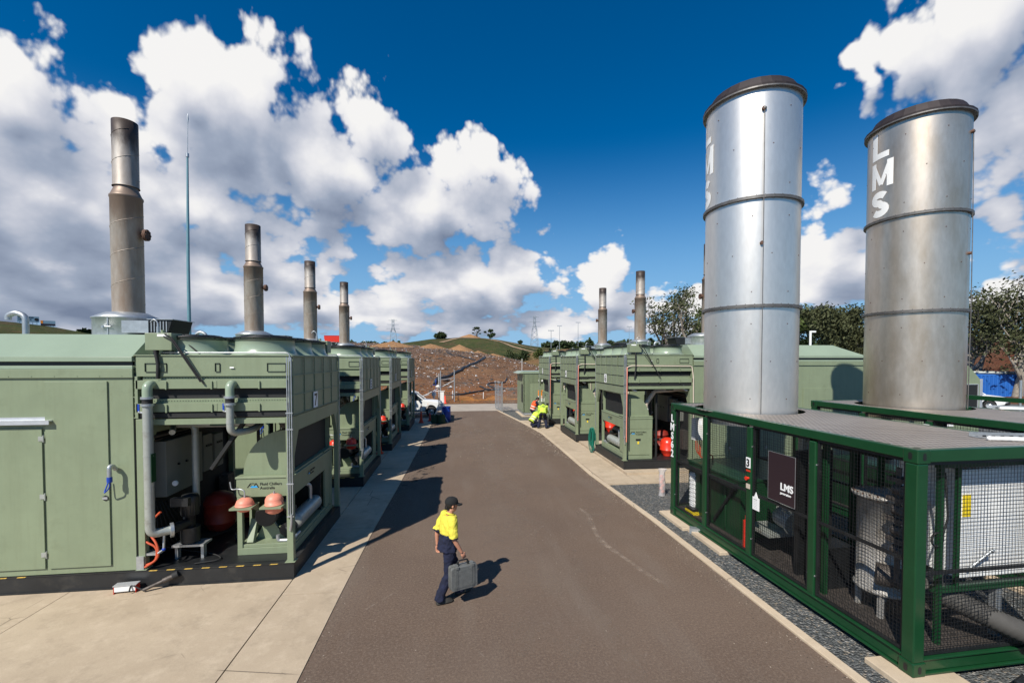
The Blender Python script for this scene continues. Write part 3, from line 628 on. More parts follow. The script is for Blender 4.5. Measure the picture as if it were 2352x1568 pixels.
    for y, s in ((0, 1), (UW, -1)):
        for z0_, z1_ in ((3.52, 3.67), (3.11, 3.26)):
            b.box(-CU+.02, -.06, y+s*.0, y+s*.11, z0_, z1_); b.box(-CU+.1, -.07, y+s*.06, y+s*.099, z1_+.001, z1_+.075)
            for i in range(52): b.box(-.12-i*.047-.014, -.12-i*.047, y+s*.056, y+s*.0605, z1_+.03, z1_+.044, 1)
            for x in (-.55, -1.35, -2.1): b.box(x-.012, x+.012, y-s*.03, y, z0_-.012, z1_-.02)
            for x in (-1.3,): b.box(x-.03, x+.03, y-s*.006, y, z0_+.01, z1_-.01)
        b.box(-CU+.02, -.06, y+s*.03, y+s*.1, CZ0, CZ0+.09, 1)
        b.box(-1.05, -.98, y-s*.004, y, 3.88, 3.905, 2)
        for x0, x1 in ((-.42, -.1), (-1.3, -1.22), (-2.45, -2.1)):
            for (xa, ya, xb, yb) in ((x0, 3.82, x1, 3.823), (x0, 3.97, x1, 3.973), (x0, 3.82, x0+.003, 3.973), (x1-.003, 3.82, x1, 3.973)): b.box(xa, xb, y-s*.002, y+s*.02, ya, yb, 1)
    for x, s in ((0, 1), (-CU, -1)):
        b.box(x-s*.05, x-s*.002, .0, UW, CZ0, 3.739)
        for z in (CZ0+.004, 3.37, 3.735, CZ1-.03): b.box(x, x+s*.022, .0, UW, z, z+.014)
        for i in range(6):
            y = .06+i*(UW-.12)/5; b.box(x, x+s*.016, y-.012, y+.012, CZ0+.02, CZ1-.02)
            for k in range(12): b.cyl((x, y+.045, CZ0+.08+k*.093), (x+s*.008, y+.045, CZ0+.08+k*.093), .010, 6)
            for k in range(12): b.cyl((x, y-.045, CZ0+.08+k*.093), (x+s*.008, y-.045, CZ0+.08+k*.093), .010, 6)
    rad = b.build('cooler', ['green', 'coil', 'paper'], u, bevel=.003)
    for fy in (.62, 1.65, 2.68):
        for fx in (-.68, -1.92):
            b = MB(); b.lathe([(.60, CZ1), (.56, CZ1+.025), (.525, CZ1+.08), (.51, CZ1+.16), (.505, CZ1+.31), (.52, CZ1+.32), (.50, CZ1+.32), (.495, CZ1+.02)], (fx, fy, 0), 40, 0, cap=False)
            b.add([(fx+.495*cos(j*pi/12), fy+.495*sin(j*pi/12), CZ1+.004) for j in range(24)], [tuple(range(24))], 1); b.build('fan_cowl', ['roofgreen', 'black'], rad)
            b = MB(); zz = CZ1+.375
            for r in (.525, .49, .44, .38, .32, .26, .20, .14, .08): b.tube([(fx+r*cos(j*pi/18), fy+r*sin(j*pi/18), zz-.06*(r/.49)**6) for j in range(36)], .0085, 5, closed=True)
            for k in range(12):
                a = k*pi/6; b.tube([(fx+.06*cos(a), fy+.06*sin(a), zz), (fx+.4*cos(a), fy+.4*sin(a), zz-.012), (fx+.525*cos(a), fy+.525*sin(a), zz-.07)], .007, 5)
            for k in range(5):
                a = k*2*pi/5+.3; b.add([(fx+.06*cos(a), fy+.06*sin(a), CZ1+.24), (fx+.46*cos(a-.25), fy+.46*sin(a-.25), CZ1+.22), (fx+.46*cos(a+.3), fy+.46*sin(a+.3), CZ1+.27), (fx+.06*cos(a+.8), fy+.06*sin(a+.8), CZ1+.15)], [(0,1,2,3)])
            b.cyl((fx, fy, CZ1+.05), (fx, fy, zz), .07, 12); b.tube([(fx+.53*cos(j*pi/18), fy+.53*sin(j*pi/18), CZ1+.325) for j in range(36)], .014, 6, closed=True); b.build('fan_guard', 'black', rad)
    # posts, beams
    for x in (-.06, -CU+.06):
        for y in (.06, UW-.06):
            b = MB(); b.box(x-.055, x+.055, y-.055, y+.055, .308, 2.985); b.box(x-.09, x+.09, y-.09, y+.09, .308, .32); b.build('post', 'green', u, bevel=.005)
    for x in (-.06, -CU+.06):
        b = MB(); b.box(x-.05, x+.05, .12, UW-.12, 2.70, 2.98)
        for y, s in ((.12, 1), (UW-.12, -1)): b.prism([(y, 2.7), (y+s*.28, 2.7), (y, 2.15)], x-.04, x+.04, 'x')
        b.build('cross_beam', 'green', u)
    build_each('side_beam', 'green', u, *[lambda b, y=y: b.box(-CU+.12, -.12, y-.05, y+.05, 2.88, 2.98) for y in (.06, UW-.06)])
    b = MB(); b.bar((-1.55, .35, 2.0), (-.95, .35, 2.9), .11, .06); b.build('brace', 'coil', u)
    for y, s in ((.06, -1), (UW-.06, 1)):
        b = MB()
        for dx in (-.045, -.01, .03): b.tube([(dx-.03, y+s*.075, 1.2), (dx-.03, y+s*.075, 4.08)], .011, 8)
        for z in (1.15, 1.75, 2.75, 3.05): b.box(-.1, .02, y+s*.056, y+s*.092, z, z+.022)
        b.tube(rounded([(-.02, y+s*.09, 1.2), (-.02, y+s*.09, 1.05), (-.05, y+s*.07, .9)], .06), .022, 8)
        b.tube(rounded([(-.02, y+s*.075, 4.0), (-.02, y+s*.075, 4.16), (-2.2, y+s*.03, 4.16)], .08), .011, 8)
        b.build('conduit', 'galv', u)
    # chiller package
    fr = MB(); Y0, Y1, X0, X1 = .42, 3.10, -1.16, -.14
    for x in (X0, X1-.09):
        for y in (Y0, Y1-.09): fr.box(x, x+.09, y, y+.09, .44, 1.44)
    fr.box(X0, X1, Y0-.004, Y1+.004, .308, .44); fr.box(X0+.02, X1-.02, Y0+.02, Y1-.02, .441, .50)
    fr.box(X0-.005, X1+.005, Y0-.005, Y1+.005, 1.42, 1.77); fr.box(X0-.02, X1+.02, Y0-.02, Y1+.02, 1.771, 1.81)
    fr.box(X0+.002, X0+.05, Y0+.5, Y1-.091, .51, 1.419); fr.box(X1-.05, X1-.004, Y0+2.1, Y1-.091, .51, 1.419)
    fr.bar((X0+.2, Y0+.3, .9), (X0+.2, Y0+.1, .5), .12); fr.prism([(X0+.2, .5), (X0+.75, .5), (X0+.52, .85), (X0+.38, .85)], Y0+.30, Y0+.36, 'y')
    ch = fr.build('chiller_frame', 'green', u, bevel=.006)
    b = MB(); b.box(X0-.002, X1+.002, Y1-.25, Y1-.004, .46, 1.84); b.box(X0-.02, X1+.02, Y1-.7, Y1+.006, 1.842, 1.872); b.box(X0-.002, X1+.002, Y1-.2, Y1-.02, .309, .44)
    b.build('side_panel', 'green', ch, bevel=.008)
    b = MB()
    for z in (.98, 1.54): b.box(X0+.44, X0+.62, Y1-.004, Y1+.002, z, z+.07); 
    b.build('panel_latch', 'ink', ch)
    b = MB()
    for z in (.86, 1.42): b.box(X0+.50, X0+.56, Y1-.004, Y1+.002, z, z+.09)
    b.build('warning_label', 'yellow', ch)
    def logo(x, y, z, rot, s, m='ink'):
        text('Fluid Chillers\nAustralia', .075*s, 'maker_logo', m, ch, (x, y, z), rot)
        bb = MB(); w = .085*s
        # swoosh mark: slanted F, wave and A
        for q in ([(0,0),(.018,0),(.075,.085),(.057,.085)], [(.057,.085),(.13,.085),(.13,.072),(.05,.072)], [(.03,.045),(.09,.045),(.09,.034),(.024,.034)], [(.10,0),(.118,0),(.165,.085),(.147,.085)], [(.147,.085),(.165,.085),(.21,0),(.19,0)]):
            bb.add([(a*s*1.05, b_*s, 0) for a, b_ in q], [(0,1,2,3)], 0)
        bb.add([(.06*s,0,.0006),(.09*s,.032*s,.0006),(.13*s,.026*s,.0006),(.17*s,.036*s,.0006),(.20*s,.0,.0006)], [(0,1,2,3,4)], 1)
        o = bb.build('logo_mark', [m, 'logoblue'], ch); o.rotation_euler = rot
        dx = Matrix.Rotation(rot[2], 4, 'Z') @ Vector((-.235*s, 0, 0)); o.location = Vector((x, y, z)) + dx + Vector((0, 0, -.04*s)); return o
    logo(X0+.42, Y0-.009, 1.64, FACE, 1.0)
    logo(X1-.40, Y1+.002, 1.27, (pi/2, 0, pi), 1.0)
    logo(X1+.009, Y0+1.0, 1.64, (pi/2, 0, pi/2), .8)
    # air duct elbow with dark core facing the lane
    ru, rz = .78, .86; DX = -.30; Dy0, Dy1 = .52, 3.0; Zb = 1.812
    prof = [(DX, Zb), (DX, Zb+rz)] + [(DX-ru*sin(i*pi/2/14), Zb+rz*cos(i*pi/2/14)) for i in range(1, 15)]
    b = MB(); n = len(prof)
    for y in (Dy0, Dy1): b.add([(x, y, z) for x, z in prof], [tuple(range(n))])
    for i in range(1, n-1): b.add([(prof[i][0], Dy0, prof[i][1]), (prof[i+1][0], Dy0, prof[i+1][1]), (prof[i+1][0], Dy1, prof[i+1][1]), (prof[i][0], Dy1, prof[i][1])], [(0,1,2,3)], 0, True)
    b.box(DX, DX+.14, Dy0, Dy0+.05, Zb, Zb+rz); b.box(DX, DX+.14, Dy1-.05, Dy1, Zb, Zb+rz); b.box(DX, DX+.14, Dy0+.051, Dy1-.051, Zb+rz-.04, Zb+rz); b.box(DX, DX+.14, Dy0+.051, Dy1-.051, Zb, Zb+.04)
    b.build('air_duct', 'green', u)
    b = MB(); b.box(DX+.01, DX+.05, Dy0+.055, Dy1-.055, Zb+.045, Zb+rz-.045); b.build('radiator_core', 'coil', u)
    b = MB(); b.box(X0+.06, X1-.06, 2.35, 2.40, .51, 1.415); b.build('partition', 'coil', u)
    # compressor and pipes inside the frame
    b = MB(); b.cyl((-.72, .62, .98), (-.72, 1.5, .98), .21, 24); b.cyl((-.72, .60, .98), (-.72, .62, .98), .19, 24); b.cyl((-.38, .7, .66), (-.38, 2.1, .66), .13, 20)
    for k in range(8): b.cyl((-.38, .68, .57+k*.02), (-.24, .68, .57+k*.02), .012, 6)
    b.cyl((-.5, 1.0, .98), (-.3, 1.0, .98), .08, 12); b.build('compressor', 'black', u)
    b = MB(); b.cyl((-.32, 1.0, .72), (-.32, 2.3, .72), .16, 24); b.ell((-.32, 1.0, .72), (.16, .06, .16)); b.ell((-.32, 2.3, .72), (.16, .06, .16)); b.build('heat_exchanger', 'pipe', u)
    build_each('chiller_pipe', 'galv', u, lambda b: b.tube(rounded([(-.46, .5, .64), (-.46, .5, .53), (-.2, .5, .53), (-.2, .9, .53)], .06), .035, 10), lambda b: b.tube(rounded([(-.32, 2.0, .85), (-.32, 2.0, 1.2), (-.5, 1.8, 1.3)], .08), .04, 10))
    for i, x in enumerate((-.94, -.42)):
        h = 0 if i == 0 else .06
        b = MB(); b.lathe([(0.001, 1.20-h), (.09, 1.215-h), (.15, 1.26-h), (.155, 1.32), (.163, 1.32), (.163, 1.335), (.155, 1.335), (.155, 1.36+h), (.13, 1.42+h), (.06, 1.46+h), (0.001, 1.465+h)], (x, .24, 0), 28); b.cyl((x, .24, 1.46+h), (x, .24, 1.51+h), .018, 8, 1)
        t = b.build('expansion_tank', ['fadedred', 'galv'], u)
        b = MB(); b.box(x-.19, x+.19, .06, .41, 1.305, 1.318); b.box(x-.19, x+.19, .05, .06, 1.285, 1.318); b.prism([(.4, 1.304), (.4, 1.16), (.1, 1.304)], x+.17, x+.18, 'x'); b.build('bracket', 'green', t)
    b = MB(); b.tube(rounded([(-.94, .24, 1.5), (-.94, .24, 1.6), (-1.05, .25, 1.63), (-1.2, .3, 1.6), (-1.22, .3, 1.75)], .05), .012, 8); b.build('capillary_pipe', 'galv', u)
    # pipework
    b = MB()
    def flange(p, r, ax='z'):
        d = {'z': (0,0,.02), 'x': (.02,0,0), 'y': (0,.02,0)}[ax]; p = Vector(p); d = Vector(d); b.cyl(p-d, p+d, r, 16, 1)
    b.tube(rounded([(-2.34, .08, 3.6), (-2.34, -.12, 3.6), (-2.34, -.12, 3.30)], .12, 8), .075, 18, 2); b.cyl((-2.34, -.12, 3.36), (-2.34, -.12, 3.26), .078, 18, 3)
    b.tube(rounded([(-2.34, -.12, 3.26), (-2.34, -.12, .98), (-2.12, .06, .98)], .12, 6), .075, 18); 
    for z in (3.37, 3.25): flange((-2.34, -.12, z), .10)
    for z in (2.78, 2.35, 1.2): b.cyl((-2.34, -.12, z), (-2.34, -.12, z+.02), .079, 18)
    b.cyl((-2.12, .05, .98), (-2.08, .08, .98), .13, 18, 1)
    p1 = b.build('pipe', ['pipe', 'galv', 'roofgreen', 'rubber'], u)
    b = MB(); b.tube(rounded([(-1.0, .08, 3.6), (-1.0, -.12, 3.6), (-1.0, -.12, 3.30)], .12, 8), .07, 18, 2); b.cyl((-1.0, -.12, 3.36), (-1.0, -.12, 3.26), .073, 18, 3)
    b.tube(rounded([(-1.0, -.12, 3.26), (-1.0, -.12, 2.72), (-.82, .3, 2.72), (-.82, .75, 2.78), (-2.35, .75, 2.78)], .14, 6), .062, 16)
    for z in (3.37, 3.25): flange((-1.0, -.12, z), .095)
    b.cyl((-1.0, -.12, 2.95), (-1.0, -.12, 2.9), .066, 16); b.build('pipe', ['pipe', 'galv', 'roofgreen', 'rubber'], u)
    b = MB()
    b.tube(rounded([(-2.1, 1.5, 2.78), (-2.1, .75, 2.78), (-2.05, .75, 2.7), (-2.05, .75, 1.1), (-2.25, .75, .95)], .1, 5), .06, 14)
    b.tube([(-2.5, .9, 2.85), (-2.2, .3, 2.7)], .05, 12); b.tube([(-2.5, 1.9, 2.82), (-.3, 1.9, 2.82)], .06, 12); b.build('pipe', 'pipe', u)
    build_each('pipe_label', 'dgreen', u, lambda b: b.box(-1.75, -1.35, .683, .687, 2.755, 2.805), lambda b: b.box(-2.265, -2.262, -.18, -.06, 1.9, 2.4))
    b = MB(); P = rounded([(-1.05, 2.75, 1.87), (-1.05, 2.75, 2.28), (-1.35, 2.85, 2.78), (-2.7, 2.85, 2.86)], .06, 3); b.tube(P, .085, 16); b.box(-2.05, -1.75, 2.934, 2.938, 2.80, 2.86, 1); b.cyl((-1.05, 2.85, 2.1), (-1.05, 2.88, 2.1), .05, 14, 2); b.build('lagged_pipe', ['lagging', 'dgreen', 'paper'], u)
    b = MB()
    for x in (-.35, -2.3): b.tube(rounded([(x, UW-.1, 3.05), (x, UW-.1, 2.84), (x-.16, UW-.1, 2.80), (x-.16, UW-.3, 2.80)], .06), .04, 10); b.cyl((x, UW-.1, 2.93), (x, UW-.1, 2.97), .065, 12)
    b.tube([(-.2, UW-.45, 2.82), (-2.6, UW-.45, 2.82)], .05, 10, 1); b.tube([(-1.45, UW-.5, 2.85), (-1.45, UW-.5, .31)], .045, 8, 1); b.build('pipe', ['galv', 'coil'], u)
    # valves
    b = MB()
    for x in (-2.5, -1.12): b.cyl((x-.02, -.06, 3.12), (x+.1, -.1, 3.1), .018, 8, 1); b.box(x-.015, x+.015, -.1, -.085, 3.14, 3.26)
    b.ell((-2.2, .0, .66), .03, mi=0); b.tube([(-2.2, .02, .9), (-2.2, 0, .66), (-2.28, -.02, .6)], .02, 8, 1); b.build('valve', ['blue', 'galv'], u)
    # pump
    b = MB(); b.cyl((-2.0, .45, .62), (-2.0, .45, .9), .16, 20); b.cyl((-2.12, .1, .98), (-2.0, .5, .98), .09, 14); b.lathe([(.08, .9), (.09, 1.1), (.14, 1.12), (.15, 1.45), (.13, 1.5), (.001, 1.52)], (-2.0, .45, 0), 20)
    for k in range(12): a = k*pi/6; b.bar((-2.0+.14*cos(a), .45+.14*sin(a), 1.14), (-2.0+.14*cos(a), .45+.14*sin(a), 1.44), .012, .03)
    b.box(-2.25, -1.7, .3, .6, .56, .60, 1); b.box(-2.2, -1.9, .2, .3, 1.35, 1.5); b.box(-2.6, -2.3, .02, .2, .55, .59, 1); b.box(-2.25, -2.2, .4, .5, .308, .56, 1); b.box(-1.8, -1.75, .4, .5, .308, .56, 1); b.build('pump', ['black', 'galv'], u)
    b = MB()
    for k in range(7): yy = .35+k*.09; b.tube(rounded([(-2.6, yy, 1.42-.02*k), (-2.52, yy, 1.15), (-2.5, yy+.05*k, .8), (-2.45, yy+.2, .40), (-1.6-.1*k, 2.2, .33)], .2, 4), .014, 6)
    b.tube(rounded([(-2.62, .2, .7), (-2.3, .7, .36), (-1.6, .5, .33), (-1.3, .2, .34), (-1.75, .1, .33)], .2, 5), .012, 6); b.build('cable_loom', 'rubber', u)
    b = MB(); b.cyl((-2.3, 1.15, .31), (-2.3, 1.15, .5), .10, 14); b.box(-2.45, -2.15, .95, 1.05, .31, .62); b.cyl((-1.55, 1.3, .31), (-1.55, 1.3, .42), .06, 12); b.cyl((-1.5, 2.2, .31), (-1.5, 2.2, 2.8), .035, 10); b.cyl((-1.9, 2.5, .9), (-1.3, 2.5, .9), .05, 10); b.build('floor_fitting', 'grimy', u)
    b = MB(); b.tube([(-2.52, y_, 2.62) for y_ in (.3, 1.2, 3.0)], .03, 8); b.tube([(-2.56, y_, 2.54) for y_ in (.3, 1.2, 3.0)], .018, 8); b.box(-2.6, -2.4, 2.7, 3.0, .6, 1.3); b.build('cable_rack', 'grimy', u)
    # pressure tank
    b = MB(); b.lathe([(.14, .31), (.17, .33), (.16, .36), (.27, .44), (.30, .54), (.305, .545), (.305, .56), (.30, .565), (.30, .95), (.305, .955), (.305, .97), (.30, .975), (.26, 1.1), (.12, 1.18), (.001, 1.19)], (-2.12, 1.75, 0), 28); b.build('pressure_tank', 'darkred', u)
    b = MB(); b.lathe([(.14, .31), (.17, .33), (.16, .36), (.24, .44), (.27, .54), (.275, .545), (.275, .56), (.27, .565), (.27, .80), (.22, .93), (.1, 1.0), (.001, 1.01)], (-1.95, 2.70, 0), 28); b.build('pressure_tank', 'red', u)
    # cabinets on the enclosure end wall
    for y0, y1, z0, z1, d in ((.5, 1.7, 1.45, 2.5, .22), (1.8, 2.15, 1.6, 2.4, .2), (2.25, 2.6, 1.6, 2.35, .2)):
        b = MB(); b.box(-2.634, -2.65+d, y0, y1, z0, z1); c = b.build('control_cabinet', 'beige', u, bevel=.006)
        b = MB()
        for k in range(3): b.cyl((-2.65+d, y0+(y1-y0)*(.3+.22*k), z0+.55), (-2.62+d, y0+(y1-y0)*(.3+.22*k), z0+.55), .025, 10)
        b.build('knob', 'black', c)
    b = MB(); b.cyl((-2.3, .55, 1.7), (-2.3, .52, 1.7), .05, 16); b.build('gauge', 'white', u)
    b = MB(); b.tube(rounded([(-2.62, .25, 1.0), (-2.5, .1, 1.05), (-2.45, .06, .9), (-2.3, .0, .75), (-2.28, .0, .5), (-2.5, -.02, .36)], .12, 5), .02, 8); b.tube(rounded([(-2.62, .3, 1.1), (-2.45, .1, 1.15), (-2.3, .1, 1.3)], .1, 5), .02, 8); b.tube(rounded([(-2.64, .2, 1.0), (-2.53, .02, .8), (-2.32, .03, .7), (-2.33, .0, .45), (-2.52, .02, .38)], .12, 5), .018, 8); b.build('cable', 'orange', u)
    b = MB(); b.box(-2.64, -2.52, -.02, .05, .31, .55); b.build('cable_box', 'galv', u)
    b = MB(); b.box(-2.649, -2.635, .02, UW-.02, .31, 3.05); b.build('end_wall_shade', 'coil', u)  # near-black sheet on the end wall, standing in for deep shade in the bay
    # junction boxes on top
    for x0, x1, y0, y1, z0 in ((-2.40, -1.97, -.06, .26, 4.20), (-.62, -.20, UW-.26, UW+.06, 4.20)):
        b = MB(); b.box(x0, x1, y0, y1, z0, z0+.30); b.box(x0+.06, x0+.1, y0+.1, y1-.1, 4.121, z0); b.box(x1-.1, x1-.06, y0+.1, y1-.1, 4.121, z0); j = b.build('junction_box', 'green', u, bevel=.006)
        s = -1 if y0 < 1 else 1; yo = y0 if s < 0 else y1
        b = MB(); b.box(x0+.2, x0+.38, yo, yo+s*.003, z0+.24, z0+.28); b.build('box_label', 'paper', j)
        b = MB(); b.cyl((x0+.2, (y0+y1)/2, z0+.3), (x0+.2, (y0+y1)/2, z0+.36), .03, 10, 0)
        b.tube(rounded([(x0+.12, (y0+y1)/2, z0+.3), (x0+.12, (y0+y1)/2, z0+.5), (x0+.05, (y0+y1)/2, z0+.56), (x0, (y0+y1)/2, z0+.5)], .05), .012, 8, 2); b.cyl((x0+.12, (y0+y1)/2, z0+.3), (x0+.12, (y0+y1)/2, z0+.42), .025, 8, 2); b.build('box_fitting', ['green', 'paper', 'galv'], j)
        b = MB()
        if s < 0:
            b.tube(rounded([(x1-.1, yo-.01, z0+.28), (x1+.02, yo-.03, z0+.22), (x1+.5, yo+.03, 3.60)], .05), .014, 8); b.tube(rounded([(x1-.12, yo-.01, z0+.24), (x1+.02, yo-.04, z0+.18), (x1+.46, yo+.0, 3.64)], .05), .012, 8)
            b.tube(rounded([(x1, yo+.2, z0+.2), (x1+.15, yo+.2, z0+.12), (x1+.35, yo+.2, 4.14)], .05), .014, 8); b.tube([(x0+.15, -.035, z0), (x0+.19, -.035, 3.95), (x0+.16, .0, 3.7)], .03, 8)
        else:
            b.tube(rounded([(x0+.1, yo+.01, z0+.28), (x0-.05, yo+.03, z0+.2), (x0-.75, yo-.03, 3.26)], .05), .014, 8); b.tube(rounded([(x0+.1, yo+.01, z0+.24), (x0-.02, yo+.04, z0+.1), (x0-.5, yo+.0, 3.66)], .05), .012, 8)
            b.tube([(x0+.22, yo-.02, z0), (x0+.2, yo-.02, 3.7), (x0+.24, yo-.03, 3.25)], .025, 8)
        b.build('flex_conduit', 'rubber', j)
    b = MB(); b.tube(rounded([(-.1, UW+.03, 3.66), (-.25, UW+.03, 3.72), (-2.55, UW+.03, 3.70), (-2.6, UW+.05, 3.3), (-2.62, UW+.05, 1.6)], .08), .022, 8); b.tube(rounded([(-.1, UW+.03, 3.66), (-.08, UW+.08, 3.4), (-.06, UW+.1, 1.0)], .08), .018, 8, 1); b.build('cable_run', ['lagging', 'fadedred'], u)
    return u
steel_top = steel('stack_top_steel', (.44, .41, .37), (.22, .16, .12), .8, .55, soot=((2.95, 3.35, (.05, .035, .028)),), metal=.25)
M['logoblue'] = mat('logo_blue', (.02, .35, .75), .5)
unit = build_unit()
def number(u, n, left=True):
    x, y, rz = .026, 1.19, pi/2
    for nm in ('number_plate',):
        b = MB(); b.box(.017, .023, y, y+.27, 3.03, 3.36); p = b.build('number_plate', 'paper', u)
        t = text(str(n), .36, 'number', 'ink', p, (.0245, y+.135, 3.07), (pi/2, 0, pi/2), bold=.006, ax='CENTER')
stack_mats = {}
labels = {7: 'nearest sage green generator on the left, numbered 7, with pale red tanks',
 5: 'sage green generator numbered 5, second on the left row, with bright red tanks',
 3: 'third sage green generator back on the left, between number 5 and the farthest one',
 1: 'farthest sage green generator on the left, its stack the shortest, beside the white ute',
 6: 'nearest sage green generator on the right, numbered 6, behind the green hose coil',
 4: 'sage green generator numbered 4, middle of the right row, between numbers 6 and 2',
 2: 'farthest sage green generator on the right, numbered 2, where three workers gather'}
spots = {7: (-3.0, 8.6, .012, 0), 5: (-2.97, 14.65, .012, 0), 3: (-2.88, 20.3, .012, 0), 1: (-2.70, 25.9, .012, 0), 6: (5.93, 15.4+UW, .105, pi), 4: (5.72, 21.1+UW, .105, pi), 2: (5.55, 26.75+UW, .105, pi)}
units = {7: unit}
for n in (5, 3, 1, 6, 4, 2): units[n] = copy_tree(unit)
for n, u in units.items():
    x, y, z, r = spots[n]; u.location = (x, y, z); u.rotation_euler = (0, 0, r); tag(u, labels[n], 'generator', 'generator units along the lane'); number(u, n)
    if n != 7:
        for ch in u.children:
            if ch.name.startswith('expansion_tank'): ch.data = ch.data.copy(); ch.data.materials[0] = M['red']
    if n in (6, 4, 2):      # the right row has its expansion tanks elsewhere
        for ch in [c for c in u.children if c.name.startswith(('expansion_tank', 'capillary_pipe'))]:
            for g in list(ch.children): bpy.data.objects.remove(g)
            bpy.data.objects.remove(ch)
    if n == 6:
        for ch in u.children:
            if ch.name.startswith('exhaust_stack'): ch.location.x -= .30
    if n == 7:
        for ch in u.children:
            if ch.name.startswith('exhaust_stack'): ch.scale = (.93, .93, 1.09); ch.location.x += .13
            if ch.name.startswith(('silencer', 'louvre_box')): ch.location.x += .10
# ------------------------------------------------------------ caged flare containers (local: x across, y along, origin near left corner)
CW, CL, CHT = 2.44, 6.10, 2.87
def tread_mat():
    m, t, b = nodes_mat('tread_plate'); v = objvec(t)
    c = mixc(t, noise_fac(t, v, .9, 7, .65, .35, .7), (.27, .235, .205), (.36, .32, .285))
    c = mixc(t, noise_fac(t, v, 6, 6, .7, .5, .8, (0, .5)), c, (.22, .19, .16))
    w = NN(t, 'ShaderNodeTexWave', Scale=3.4, wave_type='BANDS', bands_direction='X'); t.links.new(v, w.inputs['Vector'])
    w2 = NN(t, 'ShaderNodeTexWave', Scale=2.3, wave_type='BANDS', bands_direction='Y'); t.links.new(v, w2.inputs['Vector'])
    k = t.nodes.new('ShaderNodeMath'); k.operation = 'MULTIPLY'; t.links.new(w.outputs['Fac'], k.inputs[0]); t.links.new(w2.outputs['Fac'], k.inputs[1])
    r = t.nodes.new('ShaderNodeMapRange'); t.links.new(k.outputs[0], r.inputs[0]); r.inputs[1].default_value = .35; r.inputs[2].default_value = .6
    c = mixc(t, r.outputs[0], c, (.10, .088, .08))
    t.links.new(c, b.inputs['Base Color']); b.inputs['Roughness'].default_value = .55; b.inputs['Metallic'].default_value = .35; bump(t, b, k.outputs[0], .6, .01); return m
M['tread'] = tread_mat()
def mesh_panel(parent, kind, a0, a1, z0, z1, pos, mid=None, ztop=None):
    """kind 'x': panel lies in a plane x=pos and runs along y; 'y': the other way"""
    b = MB(); f = .035
    def B(u0, u1, w0, w1, d0, d1, mi):
        if kind == 'x': b.box(pos+d0, pos+d1, u0, u1, w0, w1, mi)
        else: b.box(u0, u1, pos+d0, pos+d1, w0, w1, mi)
    for u0, u1, w0, w1 in ((a0, a0+f, z0, z1), (a1-f, a1, z0, z1), (a0+f, a1-f, z0, z0+f), (a0+f, a1-f, z1-f, z1)): B(u0, u1, w0, w1, -.018, .018, 0)
    if mid: B(a0+f, a1-f, mid-.022, mid+.022, -.014, .022, 0)
    n = int((a1-a0-.06)/.05)
    for i in range(1, n):
        u = a0+.03+(a1-a0-.06)*i/n; B(u-.0017, u+.0017, z0+f, z1-f, -.019, -.0148, 0)
    n = int((z1-z0-.06)/.05)
    for i in range(1, n):
        w = z0+.03+(z1-z0-.06)*i/n; B(a0+f, a1-f, w-.0017, w+.0017, -.0147, -.0105, 0)
    for u in (a0-.012, a1+.012):
        for w in (z0+.3, z1-.4):
            if kind == 'x': b.cyl((pos-.02, u, w), (pos-.035, u, w), .014, 8, 1)
            else: b.cyl((u, pos-.02, w), (u, pos-.035, w), .014, 8, 1)
    return b.build('mesh_panel', ['black', 'galv'], parent)
